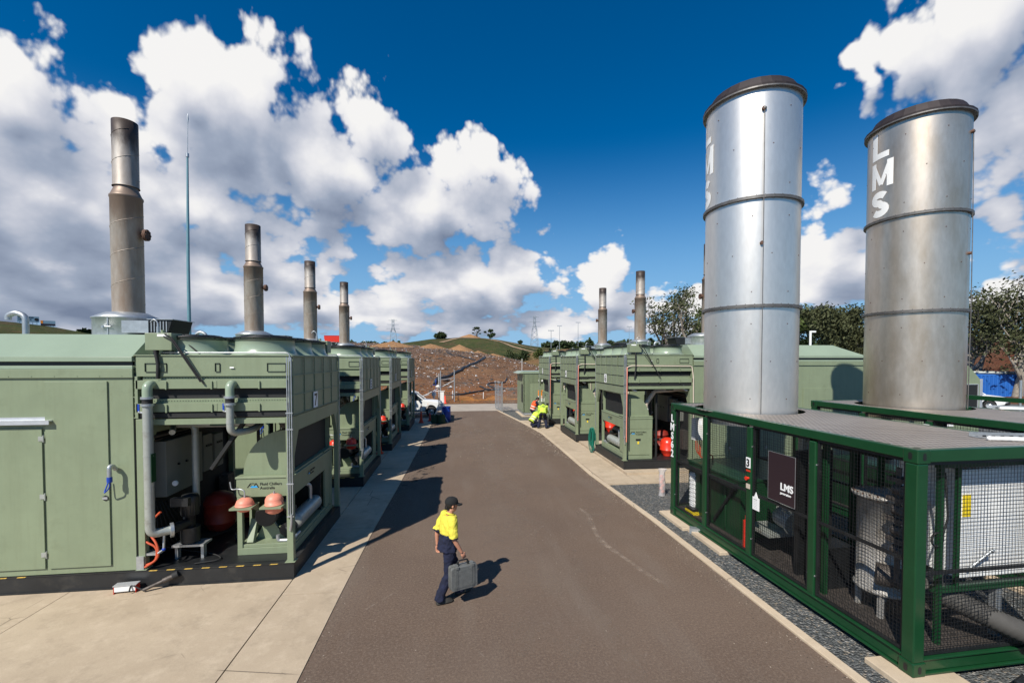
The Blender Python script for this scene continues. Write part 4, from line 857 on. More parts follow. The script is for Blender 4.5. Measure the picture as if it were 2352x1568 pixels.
def build_container(label, loc, rz, hole, first):
    u = thing('flare_container', label, 'caged container', loc, rz, 'flare containers')
    P = .16
    PY = [0, 1.56, 3.06, 4.56, CL-P]
    for xi, x in enumerate((0, CW-P)):
        for k, y in enumerate(PY):
            w = P if k in (0, 4) else .13
            b = MB(); b.box(x+(0.012 if k not in (0, 4) else 0), x+w, y, y+w, .181, CHT-.181); b.build('post', 'dgreen', u, bevel=.014)
    for x in (0, CW-P):
        for y in (0, CL-P):
            for z in (0, CHT-.18):
                # corner casting with its oval slots
                b = MB(); s = 1 if x == 0 else -1; t_ = 1 if y == 0 else -1
                xo, yo = (x if x == 0 else CW), (y if y == 0 else CL)
                b.box(xo-s*.006, xo+s*.186, yo-t_*.006, yo+t_*.186, z, z+.18)
                c = b.build('corner_casting', 'dgreen', u, bevel=.014)
                b = MB()
                def oval(ax, cu, cw, rr, h):
                    pts = [(cu+rr*cos(a)*1.0, cw+(h if sin(a) > 0 else -h)+rr*sin(a)) for a in [2*pi*i/20 for i in range(20)]]
                    if ax == 'x': b.add([(xo-s*.0075, p, q) for p, q in pts], [tuple(range(20))])
                    else: b.add([(p, yo-t_*.0075, q) for p, q in pts], [tuple(range(20))])
                oval('x', yo+t_*.09, z+.09, .026, .022); oval('y', xo+s*.09, z+.09, .026, .022)
                if z > 0: b.add([(xo+s*.09+.05*cos(a*pi/8), yo+t_*.09+.03*sin(a*pi/8), z+.1815) for a in range(16)], [tuple(range(16))])
                b.build('slot', 'ink', c)
    for x, s in ((0, 1), (CW, -1)):
        b = MB(); b.box(x, x+s*.10, P, CL-P, CHT-.14, CHT-.005); b.build('top_rail', 'dgreen', u, bevel=.01)
        b = MB(); b.box(x+s*.03, x+s*.09, P, CL-P, .05, .2); b.box(x-s*.0, x+s*.10, P, CL-P, .012, .042); b.box(x+s*.0, x+s*.10, P, CL-P, .201, .225)
        b.build('bottom_rail', 'dgreen', u, bevel=.006)
    for y, s in ((0, 1), (CL, -1)):
        b = MB(); b.box(P, CW-P, y, y+s*.10, CHT-.16, CHT-.005); b.build('top_rail', 'dgreen', u, bevel=.01)
        b = MB(); b.box(P, CW-P, y+s*.03, y+s*.09, .05, .2); b.box(P, CW-P, y-s*.0, y+s*.10, .012, .042); b.box(P, CW-P, y+s*.0, y+s*.10, .201, .225)
        b.build('bottom_rail', 'dgreen', u, bevel=.006)
    # roof plate with a round opening for the stack
    hx, hy, hr = hole; b = MB(); z = CHT-.022; x0, x1, y0, y1 = .09, CW-.09, hy-1.3, min(hy+1.3, CL-.09)
    n = 64; ring = []; rect = []
    for i in range(n):
        a = 2*pi*i/n; c_, s_ = cos(a), sin(a)
        tx = ((x1-hx) if c_ > 0 else (x0-hx))/c_ if abs(c_) > 1e-6 else 1e9; ty = ((y1-hy) if s_ > 0 else (y0-hy))/s_ if abs(s_) > 1e-6 else 1e9
        t_ = min(tx, ty); ring.append((hx+hr*c_, hy+hr*s_)); rect.append((hx+t_*c_, hy+t_*s_))
    for zz in (z, z+.012):
        b.add([(x, y, zz) for x, y in ring]+[(x, y, zz) for x, y in rect], [(i, (i+1) % n, n+(i+1) % n, n+i) for i in range(n)])
    b.add([(x, y, z) for x, y in ring]+[(x, y, z+.012) for x, y in ring], [(i, (i+1) % n, n+(i+1) % n, n+i) for i in range(n)])
    for cx_, cy_ in ((x0,y0),(x1,y0),(x1,y1),(x0,y1)):
        # corner triangles left by the radial fan
        best = sorted(range(n), key=lambda i: (rect[i][0]-cx_)**2+(rect[i][1]-cy_)**2)[:2]
        b.add([(cx_, cy_, z+.012), (*rect[best[0]], z+.012), (*rect[best[1]], z+.012)], [(0,1,2)])
    for ya, yb in ((.09, y0),) + (((y1, CL-.09),) if y1 < CL-.1 else ()):
        k = max(1, round((yb-ya)/1.2))
        for i in range(k):
            for xa, xb in ((x0, .82), (.826, 1.62), (1.626, x1)): b.box(xa, xb, ya+(yb-ya)*i/k+.004, ya+(yb-ya)*(i+1)/k-.001, z, z+.012)
    for i in range(24): b.cyl((x0+.03, .2+i*.24, z+.012), (x0+.03, .2+i*.24, z+.018), .014, 6, 1)
    b.build('roof_plate', ['tread', 'galv'], u)
    b = MB(); b.box(.10, CW-.10, .10, CL-.10, .20, .222); b.build('floor_plate', 'grimy', u)
    # panels
    PYE = [(P, 1.56), (1.69, 3.06), (3.19, 4.56), (4.69, CL-P)]
    for a0, a1 in PYE: mesh_panel(u, 'x', a0+.01, a1-.01, .24, CHT-.15, .06, 1.42)
    for a0, a1 in PYE: mesh_panel(u, 'x', a0+.01, a1-.01, .24, CHT-.15, CW-.06, 1.42)
    mesh_panel(u, 'y', P+.01, CW-P-.01, .24, CHT-.17, .06, 1.28); mesh_panel(u, 'y', P+.01, CW-P-.01, .24, CHT-.17, CL-.06, 1.28)
    return u
c1 = build_container('dark green caged container with 3 and LMS62 signs, nearest the lane', (5.66, 4.86, .06), radians(1.6), (1.07, 4.62, 1.12), True)
c2 = build_container('dark green caged container behind the nearest one, under the browned stack', (9.92, 5.10, .06), radians(2.5), (1.40, 4.59, 1.12), False)
# fittings of the nearest container
R90 = (pi/2, 0, -pi/2)          # text on the lane side (faces -x)
for i, ch_ in enumerate('LMS62'): text(ch_, .26, 'letter', 'paper', c1, (-.007, CL-.08, 2.40-i*.225), R90, bold=.008, ax='CENTER', sx=1.0)
b = MB(); b.box(.000, .009, 3.065, 3.185, 1.90, 2.10); s3 = b.build('number_sign', 'paper', c1); text('3', .2, 'number', 'ink', s3, (-.0025, 3.125, 1.93), R90, bold=.006, ax='CENTER')
b = MB(); b.box(.000, .010, 3.07, 3.18, 1.83, 1.86, 0); b.cyl((.012, 3.125, 1.70), (-.03, 3.125, 1.70), .025, 14, 0); b.cyl((-.03, 3.125, 1.70), (-.045, 3.125, 1.70), .038, 14, 0); b.build('stop_button', 'red', c1)
b = MB(); b.box(.000, .009, 3.07, 3.175, 1.50, 1.59); b.build('tag_plate', 'lagging', c1)
b = MB(); b.box(-.008, .008, 4.72, 4.80, 2.50, 2.60); b.build('tag_plate', 'paper', c1)
b = MB(); b.box(.018, .036, 1.97, 2.60, 1.48, 2.34); pq = b.build('plaque', 'brown', c1)
text('LMS', .17, 'plaque_letters', 'paper', pq, (.0145, 2.30, 1.72), R90, bold=.005); text('generation', .058, 'plaque_letters', 'paper', pq, (.0145, 2.30, 1.645), R90, bold=.001)
b = MB()
for q0, q1 in (((1.97, 1.48), (2.60, 1.48)), ((1.97, 2.34), (2.60, 2.34)), ((1.97, 1.48), (1.97, 2.34)), ((2.60, 1.48), (2.60, 2.34))): b.bar((.019, q0[0], q0[1]), (.019, q1[0], q1[1]), .006)
b.build('plaque_rim', 'galv', pq)
b = MB(); b.box(.028, .036, 2.84, 3.02, 1.14, 1.38); b.prism([(2.88, 1.38), (2.98, 1.38), (2.93, 1.48)], .028, .036, 'x'); tg = b.build('inspection_tag', 'paper', c1)
for k in range(6): bb = text('NOTICE' if k == 0 else '-- ----- --', .026, 'tag_print', 'ink', tg, (.0265, 2.99, 1.33-k*.03), R90, extr=.0003)
# process gear inside
b = MB(); vx, vy = .72, 1.05
b.lathe([(.33, .55), (.36, .57), (.36, .61), (.33, .62), (.33, 1.95), (.40, 1.955), (.40, 1.995), (.33, 2.0), (.05, 2.05)], (vx, vy, 0), 44)
for k in range(24): a = k*2*pi/24; b.cyl((vx+.375*cos(a), vy+.375*sin(a), 1.935), (vx+.375*cos(a), vy+.375*sin(a), 2.015), .014, 6, 1)
for a in (.7, 2.2, 3.8, 5.4): b.box(vx+.29*cos(a)-.03, vx+.29*cos(a)+.03, vy+.29*sin(a)-.03, vy+.29*sin(a)+.03, .222, .58)
b.build('knockout_vessel', ['vesselgrey', 'rust'], c1)
b = MB(); b.tube(rounded([(vx+.25, vy+.05, 1.05), (vx+.95, vy+.05, 1.05), (vx+.95, vy+.05, .5)], .15), .12, 18)
for x in (vx+.5, vx+.62): b.cyl((x, vy+.05, 1.05), (x+.03, vy+.05, 1.05), .19, 20, 1)
b.cyl((vx+.56, vy+.05, 1.2), (vx+.56, vy+.05, 1.42), .03, 10, 2); b.box(vx+.48, vx+.66, vy-.02, vy+.12, 1.40, 1.52, 2); b.build('gas_pipe', ['galv', 'pipe', 'logoblue'], c1)
b = MB(); b.tube(rounded([(1.9, 3.3, .95), (1.0, 3.3, .95), (.55, 3.0, .95), (.55, 2.6, .95)], .2), .14, 18); b.cyl((.55, 2.62, .95), (.55, 2.58, .95), .2, 18); b.cyl((.98, 3.28, .95), (1.02, 3.3, .95), .2, 18)
b.box(.3, .8, 2.9, 3.6, .6, .66); b.cyl((1.3, 3.25, 1.0), (1.3, 3.25, 2.6), .09, 14); b.build('gas_pipe', 'pipe', c1)
b = MB(); b.cyl((1.0, 2.5, .222), (1.0, 2.5, .6), .22, 20); b.cyl((1.0, 2.5, .6), (1.0, 2.5, 1.15), .14, 16); b.cyl((1.0, 2.5, .85), (.6, 2.5, .85), .2, 20); b.build('blower', 'black', c1)
b = MB(); b.box(.35, .9, 1.7, 2.1, .222, .9); b.box(.30, .95, 2.2, 2.3, .222, 2.4); b.box(1.35, 1.5, 1.6, 3.1, 2.35, 2.5); b.build('steel_frame', 'black', c1)
b = MB()      # green burner box under the stack
b.box(.30, 2.1, 3.75, 5.75, .222, 1.42); b.box(.28, 2.12, 3.73, 5.77, 1.42, 1.47); b.box(.27, .30, 4.2, 4.26, .3, 1.4); b.box(.27, .30, 5.2, 5.26, .3, 1.4); b.build('burner_box', 'dgreen', c1, bevel=.01)
b = MB(); b.bar((.26, 3.8, 1.38), (.26, 4.6, .35), .05); b.box(.18, .28, 3.8, 5.7, 1.26, 1.30); b.build('brace', 'black', c1)
b = MB(); b.box(1.08, 2.30, .34, 1.15, 1.02, 2.50); cb = b.build('control_cabinet', 'white', c1, bevel=.01)
b = MB(); b.box(1.14, 1.27, .332, .339, 1.86, 2.16, 0); b.build('warning_tag', 'yellow', cb)
b = MB(); b.tube([(1.2, .3, 1.15), (1.45, .22, 1.42)], .02, 8); b.ell((1.46, .215, 1.43), .03); b.build('lever', 'galv', c1)
for p, q, w in (((.62, .28, .94), (2.3, .28, .94), .09), ((.62, .26, 2.6), (2.3, .26, 2.6), .07), ((.66, .25, .222), (.66, .25, 2.6), .06), ((.94, .25, .98), (.94, .25, 2.58), .05), ((1.66, .30, .222), (1.66, .30, .9), .09), ((.25, 1.6, .222), (.25, 1.6, 2.7), .07), ((1.1, 1.45, .3), (1.1, 1.45, 2.7), .07)):
    b = MB(); b.bar(p, q, w); b.build('inner_frame', 'dgreen' if w != .09 or p[2] > .5 else 'galv', c1)
b = MB(); b.tube([(.42, .35, 1.0+.0*i) for i in range(2)] , .01, 4) if False else None
for k in range(4): b.cyl((.40, .5, 1.35+k*.28), (.40, .62, 1.35+k*.28), .075, 14, 0); b.box(.32, .48, .45, .68, 1.47+k*.28, 1.53+k*.28, 0)
b.cyl((.4, .57, .9), (.4, .57, 2.5), .035, 10, 0); b.build('manifold', 'grimy', c1)
b = MB(); b.tube([(.62+.09*cos(a*pi/9), .24, 1.62+.09*sin(a*pi/9)) for a in range(18)], .012, 8, closed=True); b.tube(rounded([(.7, .24, 1.65), (.78, .24, 1.9), (.72, .24, 2.5)], .05), .012, 8); b.build('cable_coil', 'rubber', c1)
# corrugated suction hose leaving towards the camera
def hose(name, pts, r, m, parent, pitch=.03):
    P_ = [Vector(p) for p in pts]; L_ = []; s = 0
    for a, c in zip(P_, P_[1:]):
        n = max(2, int((c-a).length/(pitch/2)))
        for i in range(n): L_.append(a.lerp(c, i/n))
    L_.append(P_[-1]); b = MB(); b.tube(L_, [r*(1.05 if i % 2 else .95) for i in range(len(L_))], 20)
    return b.build(name, m, parent)
b_p = rounded([(.45, .80, .90), (.80, .50, .84), (1.55, -.05, .48), (2.3, -.45, .22), (3.2, -.8, .16)], .25, 8)
M['hosegrey'] = mat('grey_hose', (.06, .056, .05), .75, var=.15, scale=5)
hs_ = hose('suction_hose', b_p, .135, 'hosegrey', c1, .06)
b = MB(); b.cyl((.38, .86, .90), (.52, .74, .89), .155, 20); b.build('hose_clamp', 'grimy', c1)
# gear by the far end
b = MB(); b.lathe([(.12, .222), (.12, 1.15), (.10, 1.2)], (.35, 5.55, 0), 20)
for k in range(9): b.lathe([(.12, .3+k*.1), (.135, .33+k*.1), (.12, .36+k*.1)], (.35, 5.55, 0), 20)
b.build('ribbed_filter', 'paper', c1)
b = MB(); b.box(.45, .7, 5.75, 5.9, 1.95, 2.5); b.build('junction_box', 'paper', c1)
b = MB()
for k in range(4): b.tube(rounded([(.48+k*.05, 5.74, 1.95), (.46+k*.04, 5.7, 1.7), (.6, 5.65+k*.02, 1.5), (.85, 5.6, 1.62), (.9, 5.6, 1.0)], .08), .013, 6)
b.build('cable', 'orange', c1)
b = MB(); b.box(.12, .36, 5.25, 5.6, .222, .3, 0); b.box(.14, .34, 5.27, 5.58, .301, .36, 1); b.build('tool_tray', ['yellow', 'black'], c1)
b = MB(); b.cyl((.12, 3.32, .25), (.12, 3.32, .8), .055, 14); b.cyl((.12, 3.32, .8), (.12, 3.32, .9), .02, 8); b.build('extinguisher', 'red', c1)
# second container: plate and pipework seen from above
b = MB(); b.box(-.008, .010, 3.1, 3.2, 2.55, 2.63); b.build('tag_plate', 'paper', c2)
b = MB(); b.lathe([(.33, .4), (.33, 2.0), (.05, 2.05)], (.75, 1.1, 0), 30); b.build('knockout_vessel', 'pipe', c2)
b = MB(); b.box(.30, 2.1, 3.75, 5.75, .222, 1.42); b.build('burner_box', 'dgreen', c2, bevel=.01)
b = MB(); b.box(1.2, 2.2, .5, 1.3, .3, 2.5); b.build('control_cabinet', 'black', c2, bevel=.01)
# perforated cable trays lying on the roofs
def tray(label, p, q, w, n, z):
    b = MB(); p = Vector((*p, z)); q = Vector((*q, z)); d = (q-p); L_ = d.length; d.normalize(); a = Vector((-d.y, d.x, 0))
    b.bar(p+Vector((0,0,.005)), q+Vector((0,0,.005)), w, .006); 
    for s in (-1, 1): b.bar(p+a*(s*w/2)+Vector((0,0,.035)), q+a*(s*w/2)+Vector((0,0,.035)), .004, .06)
    for i in range(int(L_/.11)):
        c = p+d*(.05+i*.11)
        for s in (-1, 1): b.bar(c+a*(s*(w/2+.0035))+Vector((0,0,.035)), c+d*.045+a*(s*(w/2+.0035))+Vector((0,0,.035)), .0015, .02, 1)
        for k in (-.25, .25): b.bar(c+a*(k*w)+Vector((0,0,.009)), c+d*.05+a*(k*w)+Vector((0,0,.009)), .03, .001, 1)
    o = b.build('cable_tray', ['galv', 'ink']); tag(o, label, 'cable tray')
tray('galvanised perforated cable tray on roof of the second caged container', (12.2, 8.9), (13.6, 7.9), .28, 1, CHT+.052)
tray('short galvanised cable tray on roof of the nearest caged container', (7.45, 5.62), (8.5, 5.3), .16, 1, CHT+.052)
b = MB(); b.cyl((7.35, 5.35, CHT+.085), (8.0, 5.12, CHT+.085), .03, 14); b.ell((7.35, 5.35, CHT+.085), .032); tag(b.build('conduit_pipe', 'white'), 'short white pipe with rounded end on the nearest container roof', 'pipe')
b = MB(); b.cyl((12.1, 8.6, CHT+.088), (12.6, 8.3, CHT+.088), .035, 14); b.ell((12.1, 8.6, CHT+.088), .037); tag(b.build('conduit_pipe', 'white'), 'white pipe on the second container roof behind the perforated tray', 'pipe')
# ------------------------------------------------------------ flare stacks
def wrap_letters(word, size, r, ang, ztop, pitch, parent, m):
    """bold block capitals laid round the cylinder as strokes"""
    w = size*.76; t_ = size*.26
    S = []
    for i in range(25):
        f = i/24
        if f <= .5: a = radians(30)+f*2*radians(240); c = (w/2, size*.705); S.append((c[0]+(w/2-t_/2)*cos(a), c[1]+(size*.295-t_/2)*sin(a)))
        else: a = radians(90)-(f-.5)*2*radians(240); c = (w/2, size*.295); S.append((c[0]+(w/2-t_/2)*cos(a), c[1]+(size*.295-t_/2)*sin(a)))
    SH_ = {'L': [[(t_/2, 0), (t_/2, size)], [(t_, t_*.45), (w*.95, t_*.45)]],
          'M': [[(t_*.4, 0), (t_*.4, size)], [(w*1.15-t_*.4, 0), (w*1.15-t_*.4, size)], [(t_*.45, size*.9), (w*.575, size*.12)], [(w*1.15-t_*.45, size*.9), (w*.575, size*.12)]], 'S': [S]}
    for i, ch_ in enumerate(word):
        b = MB()
        for si, st in enumerate(SH_[ch_]):
            P_ = []
            for p_, q_ in zip(st, st[1:]):
                for k in range(8 if len(st) == 2 else 1): P_.append(Vector(p_).lerp(Vector(q_), k/(8 if len(st) == 2 else 1)))
            P_.append(Vector(st[-1])); vs = []; wd = t_*(.85 if ch_ == 'L' and si == 1 else .62 if ch_ == 'M' and si > 1 else .85 if ch_ == 'M' else 1.0)
            for k, c in enumerate(P_):
                d = (P_[min(k+1, len(P_)-1)]-P_[max(k-1, 0)]).normalized(); nn = Vector((-d.y, d.x))
                for o in (-.5, -.17, .17, .5):
                    xx, yy = c.x+nn.x*wd*o, max(0, min(size, c.y+nn.y*wd*o)); a = ang+(xx-w/2)/r; rr_ = r+.006+.0006*si
                    vs.append((rr_*cos(a), rr_*sin(a), ztop-i*pitch-size+yy))
            b.add(vs, [(k*4+j, k*4+j+1, k*4+5+j, k*4+4+j) for k in range(len(P_)-1) for j in range(3)])
        b.build('letter', m, parent)
def build_stack(label, loc, r, m, angl, cable, rivet_off):
    s = thing('flare_stack', label, 'stack', loc, 0, 'flare stacks')
    H = 2.225
    for k in range(3):
        b = MB(); z0 = -.3 if k == 0 else k*H; z1 = (k+1)*H
        b.lathe([(r, z0), (r, z1-.004)], n=72, cap=False)
        b.lathe([(r-.02, z0), (r-.02, z1-.004)], n=72, cap=False)
        nr = 8
        for i in range(nr):
            for j in range(3):
                a = 2*pi*(i+.5*(j % 2))/nr+rivet_off; z = k*H+.3+j*.78
                b.cyl(((r-.002)*cos(a), (r-.002)*sin(a), z), ((r+.008)*cos(a), (r+.008)*sin(a), z), .011, 6, 1)
        b.build('stack_section', [m, 'rust'], s)
    for k in (1, 2, 3):
        b = MB(); z = k*H; w = .055 if k < 3 else .075
        b.lathe([(r-.01, z-.022), (r+w, z-.022), (r+w, z+.006), (r-.01, z+.006)], n=72, cap=False, smooth=False)
        if k < 3: b.lathe([(r-.01, z+.010), (r+w, z+.010), (r+w, z+.034), (r-.01, z+.034)], n=72, cap=False, smooth=False)
        for i in range(36):
            a = i*2*pi/36; b.cyl(((r+w*.6)*cos(a), (r+w*.6)*sin(a), z-.04), ((r+w*.6)*cos(a), (r+w*.6)*sin(a), z+.05), .009, 6)
        b.build('flange', 'flangesteel', s)
    b = MB(); z = 3*H
    b.lathe([(r+.075, z+.007), (r+.08, z+.05), (r+.0, z+.075), (r-.10, z+.27), (r-.13, z+.27), (r-.05, z+.05)], n=28, cap=False, smooth=False); b.build('cowl', 'sootcap', s)
    a = cable; b = MB(); c_, s_ = cos(a), sin(a)
    b.tube([((r+.05)*c_, (r+.05)*s_, .0), ((r+.062)*c_, (r+.062)*s_, H), ((r+.05)*c_, (r+.05)*s_, H*2), ((r+.03)*c_, (r+.03)*s_, H*2.8)], .009, 6); b.ell(((r+.02)*c_, (r+.02)*s_, H*2.8), .04); b.build('cable', 'flangesteel', s)
    for zz in (H*2.8, H*1.58):
        a2 = cable-.02; b = MB(); b.cyl(((r-.01)*cos(a2), (r-.01)*sin(a2), zz), ((r+.05)*cos(a2), (r+.05)*sin(a2), zz), .035, 12); b.build('sensor_port', 'rust', s)
    wrap_letters('LMS', .62, r, angl, 3*H-.10, .70, s, 'paper')
    return s
M['flangesteel'] = mat('flange_steel', (.17, .16, .15), .5, .6, var=.3, scale=6)
build_stack('clean bright stainless flare stack on the nearest green container', (6.60, 9.46, 2.93), .95, 'steel', radians(164), radians(-112), .2)
build_stack('browner stainless flare stack with large LMS letters facing the lane, farther right', (11.12, 9.74, 2.93), .95, 'steel2', radians(177), radians(-66), .5)
# concrete sleepers, pvc bits, bag, hose
def sleeper(label, x0, x1, y0, y1, rz=0):
    b = MB(); b.box(x0, x1, y0, y1, -.02, .058); o = b.build('concrete_footing', 'kerb', bevel=.01); tag(o, label, 'footing', 'footings under the containers')
sleeper('concrete footing under the near corner of the nearest caged container', 5.42, 6.3, 4.62, 5.3)
sleeper('long concrete footing under lane side of the nearest caged container', 5.40, 5.9, 8.6, 9.9)
sleeper('concrete footing at far lane side corner of the nearest caged container', 5.30, 5.9, 9.95, 11.2)
sleeper('concrete footing under the second caged container', 9.7, 10.4, 5.1, 10.9)
b = MB(); b.box(0, .26, 0, .014, 0, .12); b.box(0, .26, .13, .144, 0, .12); b.box(0, .26, .0, .144, .121, .13); k_ = b.build('channel_offcut', 'galv', loc=(5.36, 9.75, .0)); k_.rotation_euler = (0, 0, -.5); tag(k_, 'short galvanised channel on gravel beside the nearest caged container', 'channel')
bag = MB(); vs = []
rg = random.Random(5)
for i in range(9):
    for j in range(14):
        a = 2*pi*j/14; z = i*.10; r = .085+.015*sin(a*3+i)+.05*(i > 7)+.02*(i == 0)+rg.uniform(-.012, .012); vs.append((r*cos(a), r*.7*sin(a), z))
bag.add(vs, [(i*14+j, i*14+(j+1) % 14, (i+1)*14+(j+1) % 14, (i+1)*14+j) for i in range(8) for j in range(14)], 0, True)
bg_ = bag.build('plastic_bag', 'plasticbag', loc=(6.05, 12.6, .0)); bg_.data.polygons[0].use_smooth = True; tag(bg_, 'tall clear plastic bag holding red items behind the nearest caged container', 'bag')
b = MB()
for k in range(6): b.ell((.02*(-1)**k, .01, .12+k*.09), (.06, .04, .06), 10, 6)
b.build('bag_contents', 'fadedred', bg_)
b = MB(); rg = random.Random(9)
for k in range(17):
    w = rg.uniform(.02, .15); h = rg.uniform(.36, .56); ox = rg.uniform(-.07, .07); oy = rg.uniform(-.04, .04)
    b.tube([(ox+w*cos(a*pi/10)*(1-.15*sin(a*pi/10)), oy+k*.006, 1.02-h+h*sin(a*pi/10)-(.05 if sin(a*pi/10) < -.9 else 0)) for a in range(20)], .011, 6, closed=True)
hc = b.build('garden_hose', 'teal', loc=(5.76, 18.62, .10)); hc.rotation_euler = (0, 0, -.3); tag(hc, 'coiled dark green hose hanging on the front post of generator 6', 'hose')
# small box left of the skid of unit 7
t = thing('pump_box', 'small white and red box on the concrete beside generator 7', 'box', (-5.72, 8.46, .012), .1)
b = MB(); b.box(-.16, .16, -.06, .06, .03, .13); b.build('casing', 'white', t, bevel=.008)
build_each('end_plate', 'red', t, lambda b: b.box(-.168, -.161, -.062, .062, .0, .14), lambda b: b.box(.161, .168, -.062, .062, .0, .14))
b = MB(); b.box(-.175, .175, -.07, .07, .132, .142); b.build('lid', 'alu', t)
t = thing('air_tool', 'greasy air tool with hose lying against the skid of generator 7', 'tool', (-5.42, 8.40, .02), .35)
b = MB(); b.cyl((0, 0, .03), (.28, 0, .13), .028, 12); b.cyl((.28, 0, .13), (.42, .0, .18), .045, 12); b.build('body', 'grimy', t)
b = MB(); b.tube(rounded([(0, 0, .03), (-.1, .05, .08), (-.18, .08, .14), (-.2, .02, .03)], .06), .012, 8); b.cyl((.42, .0, .18), (.50, .0, .21), .06, 12); b.build('hose', 'rubber', t)
# equipment case in the bottom right corner
t = thing('equipment_case', 'black hard case with a red R sticker, bottom right corner on the gravel', 'case', (6.70, 4.22, .0), .32)
b = MB(); b.box(-.36, .75, -.30, .22, .0, .34); b.box(-.34, .73, -.28, .20, .345, .40); b.build('shell', 'black', t, bevel=.03)
b = MB(); b.prism([(-.12, -.22), (.16, -.22), (.16, .02), (.05, .10), (-.12, .10)], .401, .404, 'z', 0); st_ = b.build('sticker', 'red', t)
b = MB()
for p, q in (((-.13, .12), (.06, .12)), ((.06, .12), (.19, .03)), ((.19, .03), (.19, -.24)), ((.24, -.24), (.24, .06)), ((.24, .06), (.09, .17)), ((.09, .17), (-.13, .17))): b.bar((*p, .403), (*q, .403), .014, .004)
b.build('sticker_border', 'paper', t)
text('R', .24, 'sticker_letter', 'paper', st_, (-.08, -.14, .406), (0, 0, 0), bold=.008)
